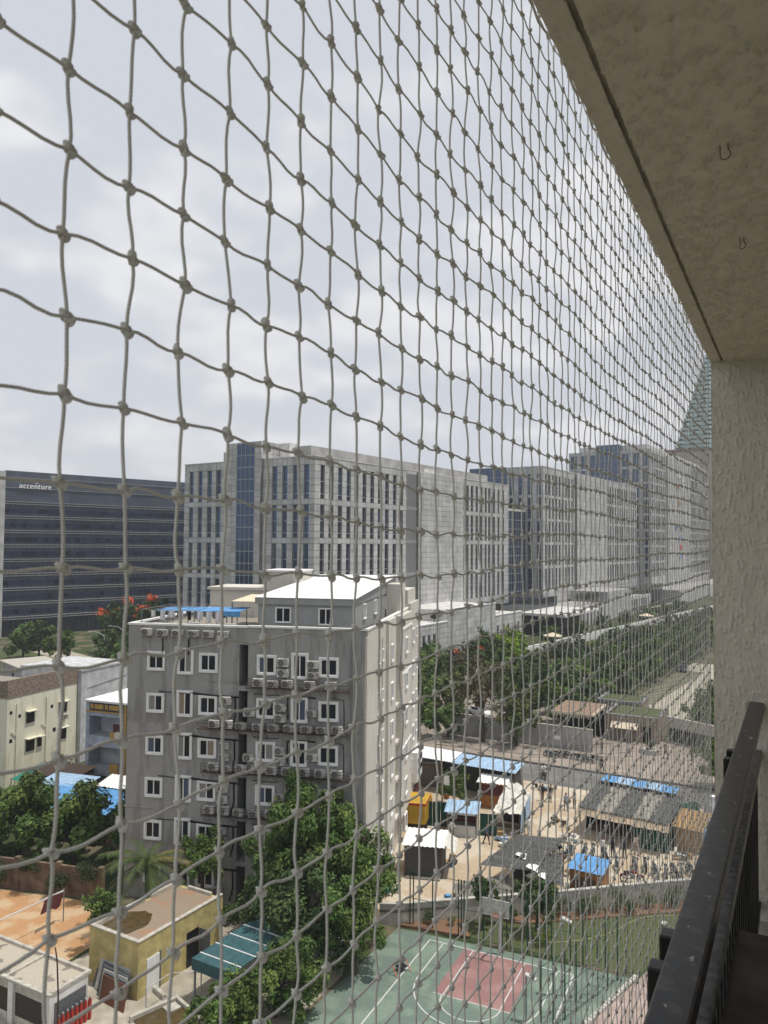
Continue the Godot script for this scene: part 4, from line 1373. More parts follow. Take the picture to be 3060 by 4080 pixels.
	cn.sheet(Vector3(6.9, 22.25, -3.4), Vector3(2.8, 0, 0), Vector3(0, 0.25, -4.6), 14, 0.02)
	part("cream_canopy", cn.mesh(), M.awning, H)
	for p in [Vector3(7.0, 0, -3.5), Vector3(9.5, 0, -3.5)]:
		pbox("canopy_post", Vector3(p.x - 0.04, top + 0.02, p.z - 0.04), Vector3(p.x + 0.04, 22.2, p.z + 0.04), M.steel, H)
	# sign boards on the side
	var sb := pbox("sign_board", Vector3(W + 0.4, 3.4, -24.6), Vector3(W + 0.95, 6.3, -21.0), M.sign_white, H)
	rng.seed = 5
	for row in 2:
		var z := -21.4
		while z > -24.2:
			var w := rng.randf_range(0.16, 0.3)
			var lt := pbox("letter_shape", Vector3(W + 0.95, 5.1 - row * 0.95, z - w), Vector3(W + 0.99, 5.6 - row * 0.95, z), M.cable_black, H)
			z -= w + 0.1
	pbox("banner", Vector3(W + 0.45, 0.6, -24.9), Vector3(W + 0.6, 2.6, -19.0), M.maroon, H)

	# washing lines and blue canopy on the roof
	var xf := H.transform
	var bc := thing("roof_canopy", "bright blue sheet canopy on thin posts on the hostel roof", "canopy", xf * Vector3(1.2, top + 0.02, -2.2), deg_to_rad(17.95))
	var sh := MB.new()
	sh.sheet(Vector3(0, 1.35, 0), Vector3(0, 0.12, -2.4), Vector3(7.0, 0.1, 0), 8, 0.02)
	part("sheet", sh.mesh(), M.blue_sheet, bc)
	pbox("fascia", Vector3(5.4, 1.02, 0.02), Vector3(7.0, 1.42, 0.06), M.blue_sheet, bc)
	for x in [0.3, 2.6, 5.0, 6.7]:
		for z in [-0.1, -2.2]: pbox("post", Vector3(x - 0.03, 0, z - 0.03), Vector3(x + 0.03, 1.36, z + 0.03), M.steel, bc)
	var ln := thing("drying_frame", "thin steel frame of washing lines at the hostel roof corner", "frame", xf * Vector3(0.3, top + 0.02, -1.4), deg_to_rad(17.95))
	var fr := MB.new()
	for x in [0.0, 2.2, 4.4]:
		for z in [0.0, -5.0]: fr.cyl(Vector3(x, 0, z), Vector3(x, 1.5, z), 0.03, 0.03, 6)
	for x in [0.0, 1.1, 2.2, 3.3, 4.4]: fr.cyl(Vector3(x, 1.5, 0), Vector3(x, 1.5, -5.0), 0.02, 0.02, 5)
	for z in [0.0, -2.5, -5.0]: fr.cyl(Vector3(0, 1.5, z), Vector3(4.4, 1.5, z), 0.02, 0.02, 5)
	part("frame", fr.mesh(), M.steel, ln)
	rng.seed = 15
	for i in 16:
		var x := 0.6 + i * 0.385
		var w2 := rng.randf_range(0.25, 0.5)
		var h2 := rng.randf_range(0.5, 0.95)
		var g := MB.new()
		var zz := -0.4 if i % 2 == 0 else -2.6
		for s in 4:
			var xa := w2 * s / 4.0
			var xb := w2 * (s + 1) / 4.0
			g._o([Vector3(xa, -h2 * (0.9 + 0.1 * (s % 2)), 0.04 * sin(s * 2.0)), Vector3(xb, -h2 * (0.9 + 0.1 * ((s + 1) % 2)), 0.04 * sin(s * 2.0 + 2.0)), Vector3(xb, 0, 0), Vector3(xa, 0, 0)], Vector3.BACK)
			g._o([Vector3(xa, -h2, 0.04 * sin(s * 2.0) - 0.03), Vector3(xb, -h2, 0.04 * sin(s * 2.0 + 2.0) - 0.03), Vector3(xb, 0, -0.03), Vector3(xa, 0, -0.03)], Vector3.FORWARD)
		var dark: bool = i % 5 == 3
		var o := part("garment", g.mesh(), M.cloth_black if dark else M.cloth_white, self, xf * Vector3(0.3 + x, top + 1.42, -1.4 + zz), deg_to_rad(17.95))
		tag(o, "%s garment, %s from left on the hostel roof washing lines" % ["black" if dark else "white", ORD[i]], "garment", "washing on the hostel roof")
	for i in 5:
		ac_unit(H, Vector3(2.0 + i * 1.5, top + 0.02, -0.75), "air conditioner %s from left standing on the hostel roof behind the parapet" % ORD[i], PI)

# ---------------------------------------------------------------- plants
func leaf_quad(b: MB, p: Vector3, nn: Vector3, s: float, twist: float):
	var t := nn.cross(Vector3.UP)
	if t.length() < 0.1: t = Vector3.RIGHT
	t = t.normalized().rotated(nn, twist)
	var u := nn.cross(t)
	var a := p - t * s
	var c := p + t * s
	var e := p + u * s * 0.45 + nn * s * 0.12
	var f := p - u * s * 0.45 + nn * s * 0.12
	b.tri(a, f, c)
	b.tri(a, c, e)

func leaf_ball(seed_: int, r: float, n: int, leaf: float, col: Color, lobes := 9, flat := 0.9) -> ArrayMesh:
	rng.seed = 9000 + seed_
	var b := MB.new()
	b.use_c = true
	var cs := []
	for i in lobes:
		var d := Vector3(rng.randfn(), rng.randfn() * 0.8, rng.randfn()).normalized()
		cs.append([d * r * rng.randf_range(0.25, 0.62), r * rng.randf_range(0.3, 0.5)])
	for i in n:
		var cl: Array = cs[rng.randi() % lobes]
		var d := Vector3(rng.randfn(), rng.randfn(), rng.randfn()).normalized()
		var p: Vector3 = cl[0] + d * cl[1] * pow(rng.randf(), 0.4)
		p.y *= flat
		var k := rng.randf_range(0.6, 1.45)
		b.col = Color(col.r * k * rng.randf_range(0.85, 1.2), col.g * k, col.b * k * rng.randf_range(0.7, 1.2))
		leaf_quad(b, p, (d + Vector3(rng.randfn(), rng.randfn() + 0.6, rng.randfn()) * 0.6).normalized(), leaf * rng.randf_range(0.3, 0.65), rng.randf() * TAU)
	return b.mesh()

const KIND := {
	"green": [Color(0.078, 0.128, 0.030), Color(0, 0, 0), 0.0, 1.0],
	"dark": [Color(0.050, 0.082, 0.026), Color(0, 0, 0), 0.0, 1.0],
	"bright": [Color(0.16, 0.235, 0.026), Color(0, 0, 0), 0.0, 1.0],
	"olive": [Color(0.082, 0.108, 0.034), Color(0, 0, 0), 0.0, 0.9],
	"flame": [Color(0.05, 0.085, 0.022), Color(0.50, 0.085, 0.025), 0.5, 0.9],
	"brown": [Color(0.085, 0.078, 0.042), Color(0, 0, 0), 0.0, 0.35]}
var crowns := {}

# unit crown: lobes spread through a flattened ball about 1 in radius
func crown_mesh(kind: String, variant: int, n: int, leaf: float) -> ArrayMesh:
	var key := "%s%d_%d_%.3f" % [kind, variant, n, leaf]
	if crowns.has(key): return crowns[key]
	rng.seed = 700 + variant * 31
	var K: Array = KIND[kind]
	var b := MB.new()
	b.use_c = true
	var lobes := []
	var nl := 34
	for i in nl:
		var d := Vector3(rng.randfn(), rng.randfn() * 0.9 + 0.15, rng.randfn()).normalized()
		var rr := rng.randf_range(0.3, 1.0)
		lobes.append([d * rr, rng.randf_range(0.13, 0.36) * (1.15 - 0.35 * rr), d.y > 0.25 and rng.randf() < K[2], rng.randf_range(0.72, 1.35), rng.randf_range(0.85, 1.12)])
	n = int(n * K[3])
	for i in n:
		var L: Array = lobes[rng.randi() % nl]
		var d := Vector3(rng.randfn(), rng.randfn(), rng.randfn()).normalized()
		var p: Vector3 = L[0] + d * L[1] * pow(rng.randf(), 0.45)
		var k: float = rng.randf_range(0.65, 1.35) * L[3]
		var c: Color = K[0]
		if L[2] and d.y > -0.1 and rng.randf() < 0.7: c = K[1]
		b.col = Color(c.r * k * rng.randf_range(0.85, 1.2) * L[4], c.g * k, c.b * k)
		leaf_quad(b, p, (d + Vector3(rng.randfn(), rng.randfn() + 0.7, rng.randfn()) * 0.55).normalized(), leaf * rng.randf_range(0.4, 1.25), rng.randf() * TAU)
	crowns[key] = b.mesh()
	return crowns[key]

func tree(called: String, label: String, x: float, z: float, h: float, r: float, kind := "green", n := 2600, leaf := 0.11, group := "", base := 0.0):
	var t := thing(called, label, "tree", Vector3(x, base, z), fmod(x * 3.7 + z, TAU), group)
	rng.seed = int(x * 71 + z * 13)
	var b := MB.new()
	var ch := h - r * 0.95
	var lean := Vector3(rng.randf_range(-0.3, 0.3), 0, rng.randf_range(-0.3, 0.3))
	var tr := 0.03 * h + 0.03
	b.tube([Vector3(0, -0.1, 0), Vector3(0, h * 0.18, 0) + lean * 0.4, Vector3(0, ch * 0.75, 0) + lean, Vector3(0, ch * 1.1, 0) + lean * 1.2], [tr, tr * 0.8, tr * 0.6, tr * 0.25], 7)
	for i in 7:
		var a := TAU * i / 7 + rng.randf_range(-0.3, 0.3)
		var e := Vector3(cos(a), rng.randf_range(0.2, 0.9), sin(a)) * r * rng.randf_range(0.5, 0.85)
		var s := Vector3(0, ch * rng.randf_range(0.45, 0.85), 0) + lean * 0.8
		var m := Vector3(lean.x, ch, lean.z) + e * 0.5
		b.tube([s, m.lerp(s, 0.4) + Vector3(0, 0.2, 0), m, Vector3(lean.x, ch, lean.z) + e], [tr * 0.45, tr * 0.34, tr * 0.22, tr * 0.08], 5)
		if kind == "brown" or kind == "olive":
			for q in 3:
				var e2 := e + Vector3(rng.randf_range(-1, 1), rng.randf_range(0.1, 1.0), rng.randf_range(-1, 1)) * r * 0.45
				b.tube([m, m.lerp(Vector3(0, ch, 0) + e2, 0.5) + Vector3(0, 0.2, 0), Vector3(0, ch, 0) + e2], [tr * 0.2, tr * 0.12, tr * 0.03], 4)
	part("trunk", b.mesh(), M.bark, t)
	var c := part("crown", crown_mesh(kind, (int(absf(x * 5 + z * 3)) % 3), n, leaf), M.leaf, t, Vector3(lean.x, ch, lean.z))
	c.scale = Vector3(r, minf(r * 1.05, h - ch + 0.2) if h < 2.4 * r else r * 1.12, r * rng.randf_range(0.9, 1.1))
	return t

func bush(called: String, label: String, x: float, z: float, r: float, col: Color, n := 500, group := "", y := 0.0, leaf := 0.2):
	var o := part(called, leaf_ball(int(x * 17 + z * 5), r, n, leaf, col), M.leaf, self, Vector3(x, y + r * 0.75, z))
	tag(o, label, "bush", group)

func palm(label: String, x: float, z: float, h: float):
	var t := thing("palm_tree", label, "palm", Vector3(x, 0, z))
	rng.seed = 404
	var b := MB.new()
	b.tube([Vector3(0, -0.1, 0), Vector3(0.05, h * 0.5, 0), Vector3(0, h, 0.05)], [0.24, 0.18, 0.15], 8)
	part("trunk", b.mesh(), M.bark, t)
	for f in 26:
		var g := MB.new()
		g.use_c = true
		var a := TAU * f / 26.0 * 2.4 + rng.randf_range(-0.2, 0.2)
		var up := rng.randf_range(-0.15, 1.15)
		var len := rng.randf_range(3.0, 4.1)
		var dirh := Vector3(cos(a), 0, sin(a))
		var pts := []
		for i in 13:
			var s := float(i) / 12
			pts.append(Vector3(0, h, 0) + dirh * len * s * (0.62 + 0.38 * s * (1.0 - absf(up) * 0.4)) + Vector3(0, up * len * s * 0.85 - 2.1 * s * s, 0))
		var yel := rng.randf() < 0.2
		g.col = Color(0.13, 0.12, 0.04)
		g.tube(pts, [0.025], 4)
		for i in range(2, 13):
			for q in 3:
				for sd in [-1.0, 1.0]:
					var p: Vector3 = pts[i - 1].lerp(pts[i], q / 3.0)
					var along: Vector3 = (pts[i] - pts[i - 1]).normalized()
					var side: Vector3 = along.cross(Vector3.UP).normalized() * sd
					var tip: Vector3 = p + side * 0.5 + along * 0.36 + Vector3(0, -0.16 - rng.randf() * 0.14, 0)
					var w: Vector3 = along * 0.045
					var k := rng.randf_range(0.7, 1.3)
					g.col = Color(0.14 * k, 0.125 * k, 0.035) if yel else Color(0.055 * k, 0.085 * k, 0.025)
					g.tri(p - w, p + w, tip)
		part("frond", g.mesh(), M.leaf, t)

# ---------------------------------------------------------------- people: one smooth skin per pose
var pose_cache := {}
func smin(a: float, b: float, k: float) -> float:
	var h := maxf(k - absf(a - b), 0.0) / k
	return minf(a, b) - h * h * k * 0.25

func pose_bones(pose: String) -> Array:
	# [a, b, ra, rb, region]; regions 0 skin 1 shirt 2 trousers 3 shoe 4 hair
	var st := 0.0
	var arm := 0.1
	if pose == "walk":
		st = 0.24
		arm = 0.2
	var hip := Vector3(0, 0.92, 0)
	var o := []
	var sit := pose == "ride"
	if sit: hip = Vector3(0, 0.80, -0.05)
	var chest := hip + Vector3(0, 0.42, 0.04 if sit else 0.0)
	o.append([hip, chest, 0.125, 0.135, 1])
	for s in [-1.0, 1.0]:
		o.append([hip + Vector3(s * 0.05, 0.05, 0), chest + Vector3(s * 0.10, 0.04, 0), 0.10, 0.085, 1])
		var hj := hip + Vector3(s * 0.09, -0.02, 0)
		var kn := Vector3(s * 0.10, 0.48, st * s * 0.6 + 0.02)
		var an := Vector3(s * 0.10, 0.08, st * s * (1.0 if s > 0 else 1.35))
		if sit:
			kn = Vector3(s * 0.22, 0.62, 0.36)
			an = Vector3(s * 0.2, 0.28, 0.22)
		o.append([hj, kn, 0.095, 0.065, 2])
		o.append([kn, an, 0.062, 0.045, 2])
		o.append([an + Vector3(0, -0.035, -0.03), an + Vector3(0, -0.045, 0.16), 0.042, 0.034, 3])
		var sh := chest + Vector3(s * 0.185, 0.05, 0)
		var el := sh + Vector3(s * 0.06, -0.28, -arm * s)
		var wr := el + Vector3(s * -0.01, -0.23, 0.10 - arm * s * 0.6)
		if sit:
			el = sh + Vector3(s * 0.08, -0.2, 0.18)
			wr = sh + Vector3(s * 0.06, -0.24, 0.42)
		o.append([chest + Vector3(s * 0.12, 0.06, 0), sh, 0.07, 0.06, 1])
		o.append([sh, el, 0.055, 0.042, 1])
		o.append([el, wr, 0.04, 0.028, 0])
		var fw := (wr - el).normalized()
		o.append([wr, wr + fw * 0.09, 0.03, 0.028, 0])
		for f in 4: o.append([wr + fw * 0.08 + Vector3(0, 0, (f - 1.5) * 0.02), wr + fw * (0.16 - 0.01 * absf(f - 1.2)) + Vector3(0, 0, (f - 1.5) * 0.024), 0.010, 0.009, 0])
		o.append([wr + fw * 0.03, wr + fw * 0.08 + Vector3(0, 0, 0.05), 0.011, 0.009, 0])
	o.append([chest + Vector3(0, 0.08, 0), chest + Vector3(0, 0.20, 0.015), 0.055, 0.05, 0])
	var hd := chest + Vector3(0, 0.30, 0.03)
	o.append([hd + Vector3(0, 0.03, -0.01), hd + Vector3(0, -0.04, 0.02), 0.092, 0.072, 0])
	o.append([hd + Vector3(0, 0.0, 0.09), hd + Vector3(0, -0.02, 0.108), 0.016, 0.018, 0])
	for s in [-1.0, 1.0]: o.append([hd + Vector3(s * 0.088, 0.02, -0.01), hd + Vector3(s * 0.092, -0.02, 0.0), 0.018, 0.014, 0])
	o.append([hd + Vector3(0, 0.055, -0.03), hd + Vector3(0, 0.035, -0.045), 0.092, 0.09, 4])
	return o

func pose_mesh(pose: String) -> Array:
	if pose_cache.has(pose): return pose_cache[pose]
	var bones := pose_bones(pose)
	var cs := 0.024
	var field := {}
	var reg := {}
	# sparse field near the bones
	for bi in bones.size():
		var B: Array = bones[bi]
		var lo: Vector3 = (B[0] as Vector3).min(B[1]) - Vector3.ONE * (maxf(B[2], B[3]) + 0.06)
		var hi: Vector3 = (B[0] as Vector3).max(B[1]) + Vector3.ONE * (maxf(B[2], B[3]) + 0.06)
		var ba: Vector3 = B[1] - B[0]
		var l2 := maxf(ba.length_squared(), 1e-6)
		for ix in range(int(floor(lo.x / cs)), int(ceil(hi.x / cs)) + 1):
			for iy in range(int(floor(lo.y / cs)), int(ceil(hi.y / cs)) + 1):
				for iz in range(int(floor(lo.z / cs)), int(ceil(hi.z / cs)) + 1):
					var p := Vector3(ix, iy, iz) * cs
					var t := clampf((p - (B[0] as Vector3)).dot(ba) / l2, 0.0, 1.0)
					var d: float = (p - (B[0] as Vector3) - ba * t).length() - lerpf(B[2], B[3], t)
					var key := Vector3i(ix, iy, iz)
					if field.has(key):
						if d < reg[key][1]: reg[key] = [B[4], d]
						field[key] = smin(field[key], d, 0.035)
					else:
						field[key] = d
						reg[key] = [B[4], d]
	var verts := PackedVector3Array()
	var norms := PackedVector3Array()
	var rid := PackedInt32Array()
	var vid := {}
	for key in field:
		var ok := true
		var neg := 0
		var vals := []
		for i in 8:
			var k2: Vector3i = key + Vector3i(i & 1, (i >> 1) & 1, (i >> 2) & 1)
			if not field.has(k2):
				ok = false
				break
			vals.append(field[k2])
			if field[k2] < 0: neg += 1
		if not ok or neg == 0 or neg == 8: continue
		var acc := Vector3.ZERO
		var cnt := 0
		for i in 8:
			for bit in [1, 2, 4]:
				if i & bit: continue
				var j: int = i | bit
				if (vals[i] < 0) != (vals[j] < 0):
					var t: float = vals[i] / (vals[i] - vals[j])
					var pi := Vector3(i & 1, (i >> 1) & 1, (i >> 2) & 1)
					var pj := Vector3(j & 1, (j >> 1) & 1, (j >> 2) & 1)
					acc += pi.lerp(pj, t)
					cnt += 1
		vid[key] = verts.size()
		verts.append((Vector3(key) + acc / cnt) * cs)
		norms.append(Vector3(vals[1] + vals[3] + vals[5] + vals[7] - vals[0] - vals[2] - vals[4] - vals[6], vals[2] + vals[3] + vals[6] + vals[7] - vals[0] - vals[1] - vals[4] - vals[5], vals[4] + vals[5] + vals[6] + vals[7] - vals[0] - vals[1] - vals[2] - vals[3]).normalized())
		rid.append(reg[key][0])
	var idx := PackedInt32Array()
	var axs := [Vector3i(1, 0, 0), Vector3i(0, 1, 0), Vector3i(0, 0, 1)]
	for key in vid:
		for a in 3:
			var k2: Vector3i = key + axs[a]
			if (field[key] < 0) == (field.get(k2, 1.0) < 0): continue
			var b: Vector3i = axs[(a + 1) % 3]
			var c: Vector3i = axs[(a + 2) % 3]
			var q := [key, key - b, key - b - c, key - c]
			var good := true
			for e in q: good = good and vid.has(e)
			if not good: continue
			var v0: int = vid[q[0]]
			var v1: int = vid[q[1]]
			var v2: int = vid[q[2]]
			var v3: int = vid[q[3]]
			if field[key] < 0: idx.append_array(PackedInt32Array([v0, v2, v1, v0, v3, v2]))
			else: idx.append_array(PackedInt32Array([v0, v1, v2, v0, v2, v3]))
	pose_cache[pose] = [verts, norms, rid, idx]
	return pose_cache[pose]

func person(label: String, at: Vector3, turn: float, pose: String, shirt: Color, trousers: Color, tall := 1.0):
	var P := pose_mesh(pose)
	var cols := PackedColorArray()
	var pal := [Color(0.20, 0.10, 0.06), shirt, trousers, Color(0.03, 0.025, 0.02), Color(0.012, 0.010, 0.009)]
	for r in P[2]: cols.append(pal[r])
	var ar := []
	ar.resize(Mesh.ARRAY_MAX)
	ar[Mesh.ARRAY_VERTEX] = P[0]
	ar[Mesh.ARRAY_NORMAL] = P[1]
	ar[Mesh.ARRAY_COLOR] = cols
	ar[Mesh.ARRAY_INDEX] = P[3]
	var m := ArrayMesh.new()
	m.add_surface_from_arrays(Mesh.PRIMITIVE_TRIANGLES, ar)
	var o := part("person", m, M.skin_cloth, self, at, turn)
	o.scale = Vector3.ONE * tall
	tag(o, label, "person", "people in the market lot and on the road")

# ---------------------------------------------------------------- vehicles
var bike_proto := {}
func build_bike(col: String) -> Node3D:
	var t := Node3D.new()
	for z in [-0.64, 0.64]:
		var ty := MB.new()
		var ring := []
		for i in 21: ring.append(Vector3(0, 0.30 + cos(TAU * i / 20) * 0.255, z + sin(TAU * i / 20) * 0.255))
		ty.tube(ring, [0.05], 6, false)
		var w := part("wheel", ty.mesh(), M.tyre, t)
		var rm := MB.new()
		rm.cyl(Vector3(-0.03, 0.30, z), Vector3(0.03, 0.30, z), 0.05, 0.05, 8)
		for i in 6:
			var a := TAU * i / 6
			rm.cyl(Vector3(0, 0.30, z), Vector3(0, 0.30 + cos(a) * 0.22, z + sin(a) * 0.22), 0.012, 0.012, 4)
		part("rim", rm.mesh(), M.rim, w)
	var b := MB.new()
	b.ball(Vector3(0, 0.80, 0.16), Vector3(0.13, 0.13, 0.27), 6, 10)
	b.ball(Vector3(0, 0.66, -0.42), Vector3(0.10, 0.10, 0.30), 5, 8)
	for z in [-0.64, 0.64]:
		var g := []
		for i in 8: g.append(Vector3(0, 0.30 + sin(lerpf(0.5, 2.6, i / 7.0)) * 0.345, z + cos(lerpf(0.5, 2.6, i / 7.0)) * 0.345))
		b.tube(g, [0.045], 5)
	part("body", b.mesh(), M[col], t)
	var e := MB.new()
	e.cbox(Vector3(-0.13, 0.30, -0.12), Vector3(0.13, 0.62, 0.26), 0.04)
	e.tube([Vector3(0.12, 0.34, 0.2), Vector3(0.14, 0.26, -0.1), Vector3(0.15, 0.34, -0.75)], [0.03, 0.035, 0.05], 7)
	e.tube([Vector3(0, 0.78, 0.40), Vector3(0, 0.30, 0.64)], [0.035], 6)
	e.tube([Vector3(0, 0.62, -0.1), Vector3(0, 0.30, -0.64)], [0.035], 6)
	e.tube([Vector3(-0.10, 0.3, -0.05), Vector3(-0.26, 0.02, -0.02)], [0.014], 5)
	part("engine", e.mesh(), M.bike_grey, t)
	var s := MB.new()
	s.cbox(Vector3(-0.13, 0.76, -0.62), Vector3(0.13, 0.87, 0.02), 0.04)
	part("seat", s.mesh(), M.seat_black, t)
	var h := MB.new()
	h.tube([Vector3(-0.36, 1.02, 0.22), Vector3(-0.2, 1.03, 0.36), Vector3(0, 0.98, 0.42), Vector3(0.2, 1.03, 0.36), Vector3(0.36, 1.02, 0.22)], [0.018], 6)
	h.tube([Vector3(-0.22, 1.03, 0.36), Vector3(-0.28, 1.2, 0.34)], [0.008], 4)
	h.tube([Vector3(0.22, 1.03, 0.36), Vector3(0.28, 1.2, 0.34)], [0.008], 4)
	h.ball(Vector3(-0.29, 1.22, 0.34), Vector3(0.06, 0.04, 0.015), 4, 6)
	h.ball(Vector3(0.29, 1.22, 0.34), Vector3(0.06, 0.04, 0.015), 4, 6)
	part("handlebar", h.mesh(), M.rim, t)
	var l := MB.new()
	l.ball(Vector3(0, 0.90, 0.48), Vector3(0.09, 0.09, 0.07), 5, 8)
	part("headlight", l.mesh(), M.lamp_glass, t)
	return t

func bike(label: String, x: float, z: float, turn: float, col := "bike_black", group := "parked motorbikes"):
	if not bike_proto.has(col): bike_proto[col] = build_bike(col)
	var o: Node3D = bike_proto[col].duplicate()
	o.name = numbered("motorbike")
	add_child(o)
	o.transform = Transform3D(Basis.from_euler(Vector3(0, turn, -0.06)), Vector3(x, 0.02, z))
	tag(o, label, "motorbike", group)

func car(label: String, x: float, z: float, turn: float, col: String, y := 0.02):
	var t := thing("parked_car", label, "car", Vector3(x, y, z), turn, "cars parked among the trees")
	var b := MB.new()
	var prof := [Vector2(-2.0, 0.35), Vector2(-2.0, 0.78), Vector2(-1.75, 0.95), Vector2(0.85, 0.92), Vector2(1.85, 0.78), Vector2(2.0, 0.55), Vector2(2.0, 0.35)]
	var cab := [Vector2(-1.6, 0.95), Vector2(-1.25, 1.42), Vector2(0.1, 1.46), Vector2(0.85, 0.93)]
	for pr in [[prof, 0.85], [cab, 0.70]]:
		var w: float = pr[1]
		var n: int = pr[0].size()
		for i in n:
			var p: Vector2 = pr[0][i]
			var q: Vector2 = pr[0][(i + 1) % n]
			b._o([Vector3(-w, p.y, p.x), Vector3(w, p.y, p.x), Vector3(w, q.y, q.x), Vector3(-w, q.y, q.x)], Vector3(0, (p.y + q.y) * 0.5 - 0.7, (p.x + q.x) * 0.5))
			for s in [-1.0, 1.0]:
				var ctr := Vector3(s * w, 0.7 if w > 0.8 else 1.1, -0.2)
				if s > 0: b.tri(ctr, Vector3(w, q.y, q.x), Vector3(w, p.y, p.x))
				else: b.tri(ctr, Vector3(-w, p.y, p.x), Vector3(-w, q.y, q.x))
	part("body", b.mesh(), M[col], t)
	for s in [-1.0, 1.0]:
		pbox("side_window", Vector3(s * 0.705 - 0.01, 1.0, -1.15), Vector3(s * 0.705 + 0.01, 1.36, 0.25), M.window_glass, t)
		for z2 in [-1.25, 1.25]:
			var w := MB.new()
			w.cyl(Vector3(s * 0.72, 0.31, z2), Vector3(s * 0.88, 0.31, z2), 0.31, 0.31, 14)
			var wh := part("wheel", w.mesh(), M.tyre, t)
			var rm := MB.new()
			rm.cyl(Vector3(s * 0.87, 0.31, z2), Vector3(s * 0.89, 0.31, z2), 0.18, 0.18, 10)
			part("rim", rm.mesh(), M.rim, wh)
		var l := MB.new()
		l.ball(Vector3(s * 0.6, 0.68, 1.93), Vector3(0.18, 0.08, 0.08), 5, 8)
		part("headlight", l.mesh(), M.lamp_glass, t)
	var ws := MB.new()
	ws._o([Vector3(-0.64, 1.0, 0.80), Vector3(0.64, 1.0, 0.80), Vector3(0.6, 1.42, 0.17), Vector3(-0.6, 1.42, 0.17)], Vector3(0, 1, 1))
	part("windscreen", ws.mesh(), M.window_glass, t)

